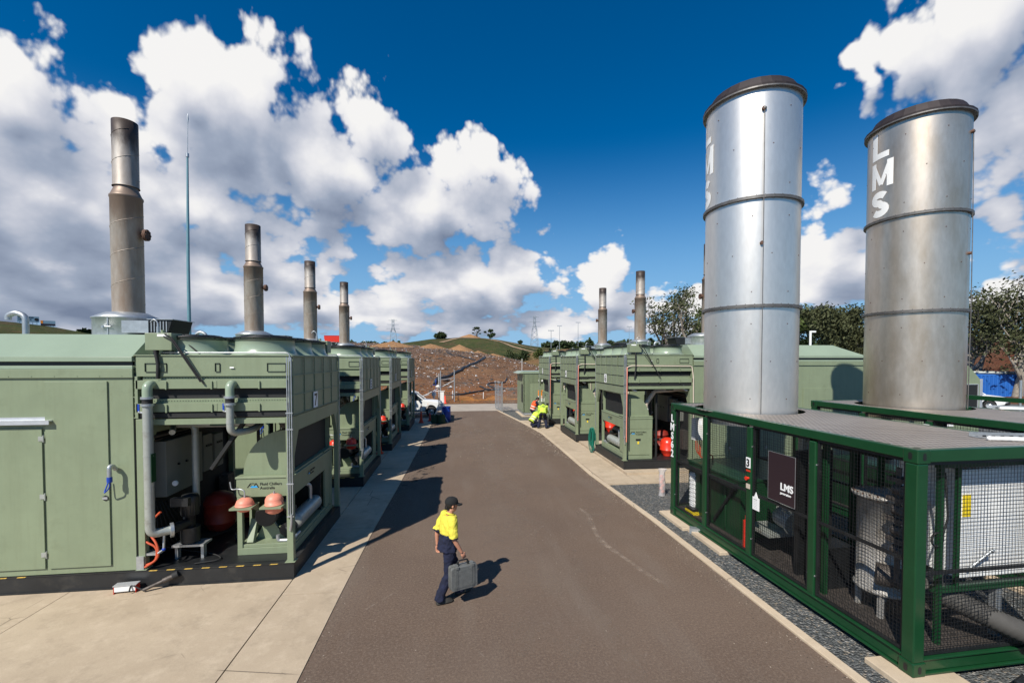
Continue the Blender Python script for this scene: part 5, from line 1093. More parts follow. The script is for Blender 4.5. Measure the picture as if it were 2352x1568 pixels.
# ------------------------------------------------------------ people
def ikmid(a, c, l1, l2, bend):
    a = Vector(a); c = Vector(c); d = c-a; L_ = min(d.length, (l1+l2)*.999); d.normalize(); x = (l1*l1-l2*l2+L_*L_)/(2*L_); h = sqrt(max(l1*l1-x*x, 0))
    b_ = Vector(bend); b_ = (b_-d*b_.dot(d)).normalized(); return a+d*x+b_*h
CR = bpy.data.textures.new('creases', 'CLOUDS'); CR.noise_scale = .075; CR.noise_depth = 2
def person(label, loc, rz, J, top, top2, legs, zsplit, hat=None, scale=1.0, sleeve='long', vest=None, group=None):
    """J: joints in a frame where +x is forward, +y the person's left; every part is a shell over one continuous body"""
    u = thing('person', label, 'person', loc, rz, group); u.scale = (scale,)*3
    V_ = {k: Vector(v) for k, v in J.items()}
    pel, che, nek, hed = V_['pelvis'], V_['chest'], V_['neck'], V_['head']
    up = (che-pel).normalized(); side = (V_['shL']-V_['shR']).normalized(); fwd = side.cross(up).normalized()
    kneeL = V_.get('kneeL') or ikmid(V_['hipL'], V_['ankL'], .45, .44, V_.get('kb', Vector((1,0,0)))); kneeR = V_.get('kneeR') or ikmid(V_['hipR'], V_['ankR'], .45, .44, V_.get('kb', Vector((1,0,0))))
    elL = V_.get('elL') or ikmid(V_['shL'], V_['wrL'], .30, .27, (-1, .3, -.3)); elR = V_.get('elR') or ikmid(V_['shR'], V_['wrR'], .30, .27, (-1, -.3, -.3))
    def torso(b, g, mi=0, lo=0.0, hi=1.0):
        # elliptical sections from the pelvis to the neck root
        S = [(-.10, .15, .105), (.0, .165, .12), (.22, .148, .108), (.45, .158, .112), (.7, .182, .122), (.9, .175, .11), (1.02, .12, .085), (1.10, .065, .06)]
        n = 20; vs = []; sec = [s for s in S if lo-1e-6 <= s[0] <= hi+1e-6]
        axis = (nek-pel)
        for t_, a_, b_ in sec:
            c = pel.lerp(che, min(t_/.7, 1)) if t_ < .7 else che.lerp(nek, (t_-.7)/.36)
            for j in range(n):
                an = 2*pi*j/n; vs.append(c+side*((a_+g)*cos(an))+fwd*((b_+g)*sin(an)))
        m = len(sec); b.add(vs, [(i*n+j, i*n+(j+1) % n, (i+1)*n+(j+1) % n, (i+1)*n+j) for i in range(m-1) for j in range(n)]+[tuple(range(n-1, -1, -1)), tuple((m-1)*n+j for j in range(n))], mi, True)
    # body
    b = MB(); torso(b, -.012)
    b.tube([che.lerp(nek, .8), nek, nek.lerp(hed, .55)], [.062, .056, .056], 14)
    hd = V_.get('look', fwd); hd = (hd-Vector((0,0,0))).normalized(); hs = Vector((0,0,1)).cross(hd).normalized(); hu = hd.cross(hs).normalized()
    Hm = Matrix((( *[hd.x, hs.x, hu.x],), (*[hd.y, hs.y, hu.y],), (*[hd.z, hs.z, hu.z],)))
    b.ell(hed+hu*.025, (.098, .077, .105), 20, 14, 0, Hm); b.ell(hed+hd*.025-hu*.05, (.07, .058, .072), 16, 10, 0, Hm)
    def HP(x, y, z): return hed+hd*x+hs*y+hu*z
    b.add([HP(.088, 0, .02), HP(.118, 0, -.022), HP(.088, .017, -.028), HP(.088, -.017, -.028)], [(0,1,2),(0,3,1),(1,3,2),(0,2,3)])
    for s in (-1, 1): b.ell(HP(-.002, s*.079, -.01), (.02, .009, .032), 10, 8, 0, Hm)
    b.ell(HP(.082, 0, -.062), (.016, .024, .008), 10, 6, 0, Hm)
    for sh, el, wr, s in ((V_['shL'], elL, V_['wrL'], 1), (V_['shR'], elR, V_['wrR'], -1)):
        b.tube([sh, sh.lerp(el, .5), el, el.lerp(wr, .3), wr], [.052, .047, .040, .040, .027], 14); b.ell(sh, .058); b.ell(el, .041)
        # hand: palm, four fingers of different length curled, thumb from the palm's side
        d = (wr-el).normalized(); grip = V_.get('grip', Vector((0,0,0))); inn = side*(-s); pf = (inn-d*inn.dot(d)).normalized(); ac = d.cross(pf).normalized()
        if ac.dot(fwd) < 0: ac = -ac
        q0 = len(b.v); Pm = wr+d*.045
        b.ell(Pm, (.045, .040, .016), 12, 8, 0, Matrix(((d.x, ac.x, pf.x), (d.y, ac.y, pf.y), (d.z, ac.z, pf.z))))
        cu = V_.get('curl', Vector((.9, 0, 0))).x
        for f_, (off, ln) in enumerate(((.030, .070), (.010, .078), (-.010, .072), (-.029, .056))):
            p = wr+d*.082+ac*off; pts = [p-d*.02]; di = d.copy(); ang = cu*.5
            for k, fr_ in enumerate((.42, .32, .26)):
                di = (d*cos(ang)+pf*sin(ang)); pts.append(pts[-1]+di*(ln*fr_+(.02 if k == 0 else 0))); ang += cu
            b.tube(pts, [.0095, .009, .0085, .0068], 8)
        tp = wr+d*.03+ac*.034; td = (d*.6+ac*.55+pf*.45).normalized(); b.tube([tp-td*.01, tp+td*.028, tp+(td*.5+d*.35+pf*.5).normalized()*.055], [.012, .0105, .008], 8)
    for hp, kn, an in ((V_['hipL'], kneeL, V_['ankL']), (V_['hipR'], kneeR, V_['ankR'])):
        b.tube([hp, hp.lerp(kn, .5), kn, kn.lerp(an, .3), an], [.085, .075, .052, .054, .037], 16); b.ell(kn, .054); b.ell(hp, .09); b.tube([an, an-Vector((0,0,.05))], [.037, .035], 12)
    for an, to in ((V_['ankL'], V_['toeL']), (V_['ankR'], V_['toeR'])): b.tube([an-Vector((0,0,.03)), to], [.034, .022], 10)
    o = b.build('body', 'skin', u); bake(o, ('REMESH', dict(mode='VOXEL', voxel_size=.0075)), ('SMOOTH', dict(factor=.5, iterations=2))); o.name = 'body'
    # trousers
    b = MB(); torso(b, .012, 0, -.1, .25)
    rg = random.Random(int(loc[0]*100))
    for hp, kn, an in ((V_['hipL'], kneeL, V_['ankL']), (V_['hipR'], kneeR, V_['ankR'])):
        P_ = [hp, hp.lerp(kn, .5), kn, kn.lerp(an, .35), kn.lerp(an, .7), an, an+Vector((0,0,-.045))]
        b.tube(P_, [.108, .095, .080, .083, .080, .084, .088], 18); b.ell(hp, .108); b.ell(kn, .082)
        for k in range(5): t_ = rg.uniform(.05, .95); c = kn.lerp(an, t_); b.tube([c+Vector((.05*cos(a), .055*sin(a), .012*sin(a*2+k))) for a in [i*pi/4+k for i in range(5)]], .034, 6)
    o = b.build('trousers', legs, u); bake(o, ('REMESH', dict(mode='VOXEL', voxel_size=.010)), ('SMOOTH', dict(factor=.5, iterations=3)), ('DISPLACE', dict(texture=CR, strength=.034, mid_level=.5))); o.name = 'trousers'
    # shirt
    b = MB(); torso(b, .022, 0, .0, 1.02)
    # loose hem
    n = 20; vs = []
    for t_, g in ((.30, .03), (.0, .045), (-.13, .055)):
        c = pel+(che-pel)*(t_/.7)
        for j in range(n):
            a = 2*pi*j/n; w_ = 1+.04*sin(5*a+1)*(t_ < .1); vs.append(c+side*((.15+g)*w_*cos(a))+fwd*((.11+g)*w_*sin(a)))
    b.add(vs, [(i*n+j, i*n+(j+1) % n, (i+1)*n+(j+1) % n, (i+1)*n+j) for i in range(2) for j in range(n)]+[tuple(range(n)), tuple(2*n+j for j in range(n))], 0, True)
    for sh, el, wr in ((V_['shL'], elL, V_['wrL']), (V_['shR'], elR, V_['wrR'])):
        root = che.lerp(nek, .75).lerp(sh, .45)
        if sleeve == 'none': b.tube([root, sh], [.085, .07], 14); continue
        P_ = [root, sh, sh.lerp(el, .5), el.lerp(sh, .05)]; r_ = [.075, .080, .074, .070]
        if sleeve == 'long': P_ += [el.lerp(wr, .5), wr.lerp(el, .08)]; r_ += [.058, .045]
        b.tube(P_, r_, 16); b.ell(sh, .082)
        if sleeve != 'long': b.tube([el.lerp(sh, .12), el.lerp(sh, -.02)], [.072, .074], 16)
    for k in range(6): a = rg.uniform(0, 6.28); c = pel.lerp(che, rg.uniform(.1, .8)); p = c+side*(.16*cos(a))+fwd*(.115*sin(a)); q = p+up*rg.uniform(-.12, .12)+side*rg.uniform(-.06, .06); b.tube([p, p.lerp(q, .5)+fwd*.004, q], .022, 6)
    o = b.build('shirt', [top, top2], u); bake(o, ('REMESH', dict(mode='VOXEL', voxel_size=.010)), ('SMOOTH', dict(factor=.5, iterations=3)), ('DISPLACE', dict(texture=CR, strength=.038, mid_level=.42)))
    o.data.materials.clear(); o.data.materials.append(M[top]); o.data.materials.append(M[top2])
    for p in o.data.polygons: p.material_index = 1 if p.center.z < zsplit else 0
    b = MB(); c0 = nek+Vector((0,0,-.01)); b.tube([c0+(side*cos(a)*.072+fwd*sin(a)*.068)+Vector((0,0,.02-.022*sin(a))) for a in [i*2*pi/20 for i in range(20)]], .019, 8, closed=True); b.build('collar', top, u)
    for an, to in ((V_['ankL'], V_['toeL']), (V_['ankR'], V_['toeR'])):
        b = MB(); d = to-an; d.z = 0; d.normalize(); s_ = Vector((-d.y, d.x, 0)); base = min(an.z-.085, to.z-.035); 
        def R_(c, l, w, h): return [c+d*(x*l)+s_*(y*w)+Vector((0,0,h)) for x, y in ((-1,-.6),(-.8,-1),(0,-1),(.7,-.9),(1,-.4),(1,.4),(.7,.9),(0,1),(-.8,1),(-1,.6))]
        c = Vector(((an.x+to.x)/2, (an.y+to.y)/2, base)); rings = [R_(c, .145, .050, 0), R_(c, .145, .050, .022), R_(c-d*.003, .137, .045, .028), R_(c-d*.008, .128, .044, .055), R_(c-d*.045, .085, .042, .085), R_(c-d*.068, .058, .043, .135)]
        k = 10; b.add([v for r in rings for v in r], [(i*k+j, i*k+(j+1) % k, (i+1)*k+(j+1) % k, (i+1)*k+j) for i in range(5) for j in range(k)]+[tuple(range(k-1, -1, -1)), tuple(5*k+j for j in range(k))], 0, True); b.build('boot', 'boot', u)
    b = MB(); b.ell(HP(-.014, 0, .030), (.104, .086, .108), 20, 12, 0, Hm); b.tube([HP(-.07, .05, -.04), HP(-.085, 0, -.055), HP(-.07, -.05, -.04)], .035, 10)
    for v_i, v in enumerate(b.v):
        w_ = Vector(v)-hed
        if w_.dot(hd) > .045 and w_.dot(hu) < .055: b.v[v_i] = tuple(Vector(v)-hd*(w_.dot(hd)-.045)*1.3-w_.project(hs)*.1)
    b.build('hair', 'hair', u)
    b = MB()
    for s in (-1, 1): b.ell(HP(.088, s*.03, .012), (.006, .012, .006), 8, 5, 0, Hm)
    b.build('eyes', 'ink', u)
    if hat:
        b = MB(); n = 24; vs = []
        for zz, sc in ((.028, 1.0), (.06, 1.0), (.09, .93), (.118, .75), (.135, .45), (.141, .0)):
            for j in range(n): a = 2*pi*j/n; vs.append(HP(-.010+.116*sc*cos(a), .094*sc*sin(a), zz))
        b.add(vs, [(i*n+j, i*n+(j+1) % n, (i+1)*n+(j+1) % n, (i+1)*n+j) for i in range(5) for j in range(n)], 0, True)
        vs = []
        for dz in (0, -.008):
            for r_ in (1.0, 1.9):
                for j in range(9): a = -1.0+2.0*j/8; vs.append(HP(-.010+.114*cos(a)*1+(r_-1)*.095*cos(a*.9), .094*sin(a)*(1-.02*(r_-1)), .034+dz-(r_-1)*.012-.02*abs(sin(a))*(r_-1)))
        f = []
        for j in range(8): f += [(j, j+1, 10+j, 9+j), (18+j, 27+j, 28+j, 19+j), (9+j, 10+j, 28+j, 27+j), (j, 18+j, 19+j, j+1)]
        b.add(vs, f, 0, True); b.ell(HP(-.01, 0, .142), .008); b.build('cap', hat, u)
    if vest:
        b = MB(); torso(b, .045, 0, .0, 1.02); b.tube([che.lerp(nek, .7).lerp(V_['shL'], .3), V_['shL'].lerp(che, .1)], [.09, .095], 14); b.tube([che.lerp(nek, .7).lerp(V_['shR'], .3), V_['shR'].lerp(che, .1)], [.09, .095], 14)
        o = b.build('vest', vest, u); bake(o, ('REMESH', dict(mode='VOXEL', voxel_size=.012)), ('SMOOTH', dict(factor=.5, iterations=2))); o.name = 'vest'
        b = MB()
        for t_ in (.12, .42):
            c = pel.lerp(che, t_/.7); b.add([c+side*((.222)*cos(2*pi*j/28))+fwd*(.172*sin(2*pi*j/28))+up*h for h in (-.025, .025) for j in range(28)], [(j, (j+1) % 28, 28+(j+1) % 28, 28+j) for j in range(28)], 0, True)
        b.build('reflective_band', 'reflective', u)
    return u
# the man with the case: +x forward, turned 62 deg right of the lane's direction
J1 = dict(pelvis=(-.02,0,.93), chest=(.0,0,1.26), neck=(.02,0,1.47), head=(.06,0,1.62), shL=(.0,.19,1.40), shR=(.0,-.19,1.40), hipL=(-.0,.085,.90), hipR=(-.02,-.085,.90),
    kneeL=(.15,.085,.50), kneeR=(-.03,-.085,.49), ankL=(.22,.08,.10), toeL=(.38,.09,.045), ankR=(-.19,-.08,.115), toeR=(-.03,-.10,.045), wrL=(-.10,.29,.86), wrR=(.13,-.27,.88), elL=(-.11,.27,1.12), elR=(-.01,-.27,1.13), look=Vector((1,-.1,-.12)), curl=(.55,0,0))
HD = radians(22)
p1_ = person('man in yellow and navy shirt and black cap walking with a grey case', (-.15, 7.56, .0), HD, J1, 'hiyellow', 'navy', 'navy', 1.16, hat='capblack', sleeve='short', scale=.985)
t = thing('tool_case', 'scuffed grey hard case with two latches carried by the walking man', 'case', (0,0,0), HD)
hx, hy = .14, -.28
t.location = Vector((-.15, 7.56, 0)) + Matrix.Rotation(HD, 3, 'Z') @ Vector((hx, hy, .30))
b = MB()
def rr(x0, x1, z0, z1, r, n=4):
    P = []
    for cx_, cz, a0 in ((x1-r, z0+r, -pi/2), (x1-r, z1-r, 0), (x0+r, z1-r, pi/2), (x0+r, z0+r, pi)):
        for i in range(n+1): a = a0+i*pi/2/n; P.append((cx_+r*cos(a), cz+r*sin(a)))
    return P
b.prism(rr(-.225, .225, 0, .37, .035), -.083, -.012, 'y', 0, True); b.prism(rr(-.225, .225, 0, .37, .035), .012, .075, 'y', 0, True); b.prism(rr(-.232, .232, -.007, .377, .035), -.0115, .0115, 'y', 0, True)
b.prism(rr(-.185, .185, .04, .33, .02), -.089, -.0835, 'y', 0); b.build('shell', 'case', t, bevel=.008)
for x in (-.15, .125):
    b = MB()
    for dx in (0, .03): b.box(x+dx-.004, x+dx+.004, -.095, -.0895, .03, .36)
    b.box(x-.004, x+.034, -.094, -.0885, .06, .068); b.box(x-.004, x+.034, -.094, -.0885, .30, .308)
    b.build('rib', 'case', t)
for x in (-.13, .14):
    b = MB(); b.box(x-.035, x+.035, -.045, .03, .378, .40); b.box(x-.028, x+.028, -.098, -.04, .345, .392); b.build('latch', 'case', t, bevel=.006)
b = MB(); b.tube(rounded([(-.09, -.0, .378), (-.085, 0, .45), (.085, 0, .45), (.09, 0, .378)], .03), .013, 10); b.build('handle', 'black', t)
for x in (-.09, .09):
    b = MB(); b.box(x-.014, x+.014, -.02, .02, .37, .42); b.build('handle_mount', 'black', t)
# the three workers at generator 2
J2 = dict(pelvis=(-.10,0,.93), chest=(.02,0,1.26), neck=(.12,0,1.45), head=(.22,0,1.56), shL=(.09,.19,1.38), shR=(.09,-.19,1.38), hipL=(-.10,.09,.89), hipR=(-.10,-.09,.89),
    ankL=(-.05,.16,.10), toeL=(.12,.18,.045), ankR=(-.18,-.14,.10), toeR=(-.02,-.15,.045), wrL=(.50,.16,1.02), wrR=(.48,-.12,.98), look=Vector((1,0,-.75)))
person('worker in orange reflective vest with dark sleeves, standing bent forward', (4.66, 26.9, .03), radians(5), J2, 'navy', 'navy', 'navy', 0, vest='hiorange', scale=1.02)
J3 = dict(pelvis=(-.20,0,.86), chest=(.05,0,1.08), neck=(.26,0,1.22), head=(.38,0,1.25), shL=(.2,.2,1.16), shR=(.2,-.2,1.16), hipL=(-.2,.09,.84), hipR=(-.2,-.09,.84),
    ankL=(-.05,.24,.10), toeL=(.12,.28,.045), ankR=(-.12,-.20,.10), toeR=(.04,-.24,.045), wrL=(.50,.18,.80), wrR=(.50,-.14,.78), look=Vector((1,0,-.9)))
wk = person('worker in lime jacket bending over with his back to the lane camera', (4.98, 25.72, .03), radians(78), J3, 'hilime', 'hilime', 'navy', 0, scale=1.06)
bk = text('LMS', .13, 'jacket_letters', 'navy', wk, (-.06, .13, 1.17), (radians(50), 0, -pi/2), bold=.004)
J4 = dict(pelvis=(-.15,0,.40), chest=(.08,0,.66), neck=(.24,0,.82), head=(.36,0,.86), shL=(.18,.19,.76), shR=(.18,-.19,.76), hipL=(-.12,.1,.40), hipR=(-.12,-.1,.40),
    kneeL=(.28,.16,.50), kneeR=(.24,-.15,.22), ankL=(.12,.14,.11), toeL=(.28,.16,.045), ankR=(-.16,-.14,.12), toeR=(.0,-.15,.045), wrL=(.52,.12,.62), wrR=(.50,-.1,.58), look=Vector((1,0,-.8)))
w4 = person('worker in lime reflective vest crouching between the two other workers', (4.52, 26.15, .03), radians(25), J4, 'hilime', 'hilime', 'navy', 0, vest='hilime', scale=1.04)
# ------------------------------------------------------------ switch kiosk
t = thing('switchboard_kiosk', 'ribbed green electrical kiosk with orange warning signs at the far end of the right row', 'kiosk', (4.72, 31.5, 0), radians(1))
b = MB(); b.box(-.18, 3.4, -.18, 2.9, -.02, .05); b.build('plinth', 'kerb', t)
b = MB(); b.box(-.0, 3.2, .0, .06, .05, .26); b.box(-.0, .05, .061, 2.7, .05, .26); b.box(.05, 3.2, 2.64, 2.7, .05, .26); b.cyl((.1, -.02, .14), (3.1, -.02, .14), .05, 10); b.build('base_frame', 'galv', t)
b = MB(); b.box(-.05, 3.2, .0, 2.75, .27, 3.05)
for k in range(4): b.box(.10+k*.09, .135+k*.09, -.04, -.001, .28, 3.0)
for k in range(30): b.box(.46+k*.09, .495+k*.09, -.04, -.001, 2.42, 3.0)
for k in range(2): b.box(-.05, .05, -.024, -.001, .28, 3.0)
b.build('casing', 'green', t)
b = MB(); b.prism([(-.08, 3.051), (3.24, 3.051), (3.24, 3.20), (-.06, 3.20)], -.06, 2.8, 'y'); b.prism([(-.06, 3.051), (-.06, 3.19), (-.42, 3.051)], .0, 2.7, 'y', 0); b.build('roof', 'roofgreen', t, bevel=.01)
b = MB(); b.box(.52, 1.9, -.018, -.001, .34, 2.36); b.box(.55, .68, -.024, -.0185, .36, 2.34); d_ = b.build('door', 'green', t, bevel=.004)
b = MB(); b.box(1.05, 2.6, -.16, -.02, 2.48, 2.60); b.build('lamp_hood', 'white', t)
b = MB()
for k in range(26): b.box(-.075, -.051, .15, .72, 1.0+k*.05, 1.022+k*.05)
b.build('vent_louvre', 'black', t)
def signpair(x, y, z, par):
    s = MB(); s.box(x, x+.46, y-.006, y, z+.40, z+.80); o = s.build('warning_sign', 'signorange', par)
    text('WARNING', .085, 'sign_text', 'ink', o, (x+.02, y-.008, z+.60), FACE, .0008, sx=.95); text('33 000 VOLTS', .055, 'sign_text', 'ink', o, (x+.03, y-.008, z+.47), FACE, .0008)
    s = MB(); s.add([(x+.17, y-.008, z+.70), (x+.29, y-.008, z+.70), (x+.23, y-.008, z+.79)], [(0,1,2)]); s.build('sign_symbol', 'ink', o)
    s = MB(); s.box(x, x+.46, y-.006, y, z, z+.39); o = s.build('danger_sign', 'paper', par)
    s = MB(); s.ell((x+.23, y-.007, z+.30), (.20, .002, .065), 20, 8); s.build('sign_band', 'fadedred', o); text('DANGER', .075, 'sign_text', 'paper', o, (x+.08, y-.0105, z+.272), FACE, .0008)
    text('36 000', .10, 'sign_text', 'ink', o, (x+.07, y-.008, z+.10), FACE, .0008)
signpair(1.02, -.0185, 1.05, t)
signpair(2.45, -.0225, 1.05, t)
# ------------------------------------------------------------ gate and chain-link fence
def chain(b, p, q, z0, z1, step=.09, r=.003, mi=1):
    p = Vector((*p, 0)); q = Vector((*q, 0)); L_ = (q-p).length; d = (q-p).normalized(); h = z1-z0; n = int((L_+h)/step)
    for i in range(n):
        s0 = i*step
        for k in (0, 1):
            a0 = max(0, s0-h); a1 = min(L_, s0)
            if a1-a0 < .02: continue
            za, zb = (z0+(s0-a0), z0+(s0-a1))
            if k: za, zb = z1-(s0-a0)+0, z1-(s0-a1)
            b.bar(p+d*a0+Vector((0,0,za)), p+d*a1+Vector((0,0,zb)), r*2, r*2, mi)
def fence_run(name, label, cat, pts, h, chn=True, group=None, topbar=True):
    t = thing(name, label, cat, (pts[0][0], pts[0][1], 0), 0, group); o = Vector((pts[0][0], pts[0][1], 0))
    for p in pts:
        b = MB(); P = Vector((*p, 0))-o; b.cyl(P, P+Vector((0,0,h)), .03, 10); b.ell(P+Vector((0,0,h)), .033, 8, 5); b.build('post', 'galv', t)
    for p, q in zip(pts, pts[1:]):
        P = Vector((*p, 0))-o; Q = Vector((*q, 0))-o
        b = MB()
        if topbar: b.cyl(P+Vector((0,0,h-.45)), Q+Vector((0,0,h-.45)), .02, 8)
        if chn: chain(b, P[:2], Q[:2], .05, h-.47, mi=0)
        b.build('chain_link', 'galv', t)
    return t
fence_run('fence', 'chain link fence panel from the gate post to the green kiosk', 'fence', [(3.46, 34.2), (4.72, 34.6)], 2.3)
t = thing('gate', 'open galvanised mesh gate leaf at the end of the lane', 'gate', (3.40, 34.35, 0), 0)
for y in (.0, 1.2, 2.35):
    b = MB(); b.cyl((0-.12*y, y, .06), (0-.12*y, y, 2.3), .026, 10); b.build('upright', 'galv', t)
b = MB()
for z in (.10, 1.25, 1.95): b.cyl((0, 0, z), (-.282, 2.35, z), .02, 8)
chain(b, (0, 0), (-.282, 2.35), .1, 1.95, mi=0); b.build('frame_mesh', 'galv', t)
b = MB(); b.box(-.02, .03, .1, .16, 1.2, 1.9); b.build('drop_bolt', 'alu', t)
# marker posts and debris netting along the verge
for i, (x, y, h, lb) in enumerate(((-.45, 42.9, 1.1, 'short white star post on the dirt verge, left of the netting'), (5.8, 43.0, 1.9, 'tall white star post leaning in the dirt behind the gate'), (2.5, 43.2, .9, 'small white post standing in the orange netting'), (9.0, 62, 2.2, 'weathered timber post on the bank above the netting'))):
    b = MB(); b.bar((0, 0, -.2), (.10 if i == 1 else .02, 0, h), .05, .05); b.bar((-.02, 0, h-.1), (.06, 0, h-.1), .02, .02); o = b.build('marker_post', 'white', loc=(x, y, ground_z(x, y))); tag(o, lb, 'post')
M['netting'] = mat('orange_netting', (.72, .30, .05), .8)
b = MB(); rg = random.Random(2)
pts = [(-.2+i*.35, 42.35+.25*sin(i*.9), .05+.05*sin(i*2.1), .38+.18*sin(i*.7)) for i in range(30)]
for (x0, y0, z0, h0), (x1, y1, z1, h1) in zip(pts, pts[1:]):
    for k in range(8): f = k/7; b.bar((x0, y0, z0+h0*f), (x1, y1, z1+h1*f), .016, .006)
    for k in range(4):
        f = k/4; b.bar((x0+(x1-x0)*f, y0+(y1-y0)*f, z0), (x0+(x1-x0)*f, y0+(y1-y0)*f, z0+h0), .014, .006)
tag(b.build('barrier_netting', 'netting'), 'sagging orange barrier netting along the dirt verge beyond the road', 'netting')
def cone(label, loc, h, base, band=False):
    t = thing('traffic_cone' if h < .95 else 'delineator_post', label, 'cone' if h < .95 else 'bollard', loc)
    b = MB(); w = base
    b.box(-w, w, -w, w, 0, .03); b.lathe([(w*.75, .03), (w*.62, .06), (.035, h), (.0, h+.005)] if h < .95 else [(w*.8, .03), (w*.7, .08), (w*.35, .35), (.055, .40), (.05, h), (.03, h+.02), (.03, h+.08), (.0, h+.085)], n=20); b.build('body', 'conered' if h < .95 else 'conered', t)
    if band:
        b = MB(); b.lathe([(.058, h-.32), (.058, h-.05)] if h > .95 else [(w*.5, h*.4), (w*.36, h*.62)], n=20, cap=False); b.build('reflective_band', 'reflective', t)
    return t
M['conered'] = mat('cone_orange_red', (.72, .05, .015), .5, var=.1, scale=6)
cone('orange traffic cone on the far verge beyond the cross road', (-1.1, 41.5, .02), .75, .19)
cone('short orange cone in shade beside the white ute', (-1.78, 29.8, .01), .55, .15)
cone('tall orange bollard with white band at the end of the left row', (-2.28, 29.0, .02), 1.05, .17, True)
cone('red and white bollard standing between generators 3 and 5', (-3.3, 19.7, .02), 1.15, .14, True)
cone('orange red bollard beside generator 1 in the shade', (-3.35, 25.6, .02), 1.0, .14, True)
# ------------------------------------------------------------ drums, weather station
t = thing('plastic_drum', 'large blue plastic drum at the left edge of the lane', 'drum', (-.72, 29.7, 0))
b = MB(); b.lathe([(.0, 0), (.26, 0), (.29, .03), (.295, .3), (.305, .32), (.295, .34), (.295, .62), (.305, .64), (.295, .66), (.29, .90), (.30, .92), (.30, .96), (.27, .97), (.0, .965)], n=36); b.build('body', 'blue', t)
b = MB(); b.cyl((.12, 0, .96), (.12, 0, .985), .04, 12); b.cyl((-.12, 0, .96), (-.12, 0, .98), .03, 12); b.build('bung', 'black', t)
M['tubgreen'] = mat('dark_green_plastic', (.012, .06, .03), .5)
for x, y, lb in ((-.98, 28.75, 'dark green ribbed tub in front of the blue drum, nearer the lane'), (-1.42, 28.95, 'dark green tub beside the ute wheel under the tripod')):
    t = thing('garden_tub', lb, 'tub', (x, y, 0)); b = MB(); b.lathe([(.0, 0), (.24, 0), (.25, .05), (.20, .52), (.21, .53), (.21, .55), (.18, .55), (.17, .1)], n=28, cap=False); b.build('body', 'tubgreen', t)
    b = MB()
    for k in range(14): a = k*2*pi/14; b.bar((.252*cos(a), .252*sin(a), .06), (.205*cos(a), .205*sin(a), .5), .02, .012)
    b.build('rib', 'tubgreen', t)
t = thing('weather_station', 'white weather station on a silver tripod beside the ute bonnet', 'weather station', (-1.16, 29.2, 0))
b = MB(); b.cyl((0, 0, .9), (0, 0, 3.15), .035, 12); b.cyl((0, 0, 2.6), (0, 0, 2.9), .05, 12); b.build('mast', 'alu', t)
for a in (-.35, 1.9, 3.75):
    b = MB(); b.cyl((0, 0, 1.05), (.62*cos(a), .62*sin(a), .0), .022, 8); b.build('leg', 'alu', t)
b = MB(); b.box(.08, .32, -.05, .12, 1.25, 1.95); b.build('logger_box', 'white', t, bevel=.01)
b = MB(); b.cyl((-.5, 0, 2.0), (.38, 0, 2.02), .018, 8); b.cyl((-.32, 0, 1.72), (-.32, 0, 1.95), .15, 18); b.cyl((-.32, 0, 1.55), (-.32, 0, 1.72), .06, 12); b.cyl((-.05, 0, 2.28), (-.05, 0, 2.34), .17, 20); b.cyl((-.05, 0, 2.34), (-.05, 0, 2.40), .10, 16); b.build('sensor', 'white', t)
b = MB(); b.cyl((-.2, .02, 2.0), (-.2, .02, 2.8), .012, 8); b.ell((-.2, .02, 2.65), (.03, .03, .1)); b.cyl((-.32, 0, 2.4), (-.32, .0, 2.42), .1, 10); b.build('rain_gauge', 'blue', t)
t = thing('pipe_frame', 'galvanised pipe frame with a diagonal brace behind the ute bonnet', 'frame', (-1.5, 41.6, 0))
b = MB(); b.cyl((0, 0, 0), (0, 0, 3.0), .05, 10); b.cyl((1.25, .4, 0), (1.25, .4, 3.1), .05, 10); b.cyl((0, 0, 2.2), (1.25, .4, 2.35), .035, 8); b.cyl((-2.4, -.3, .3), (1.25, .4, 2.1), .035, 8); b.build('frame', 'galv', t)
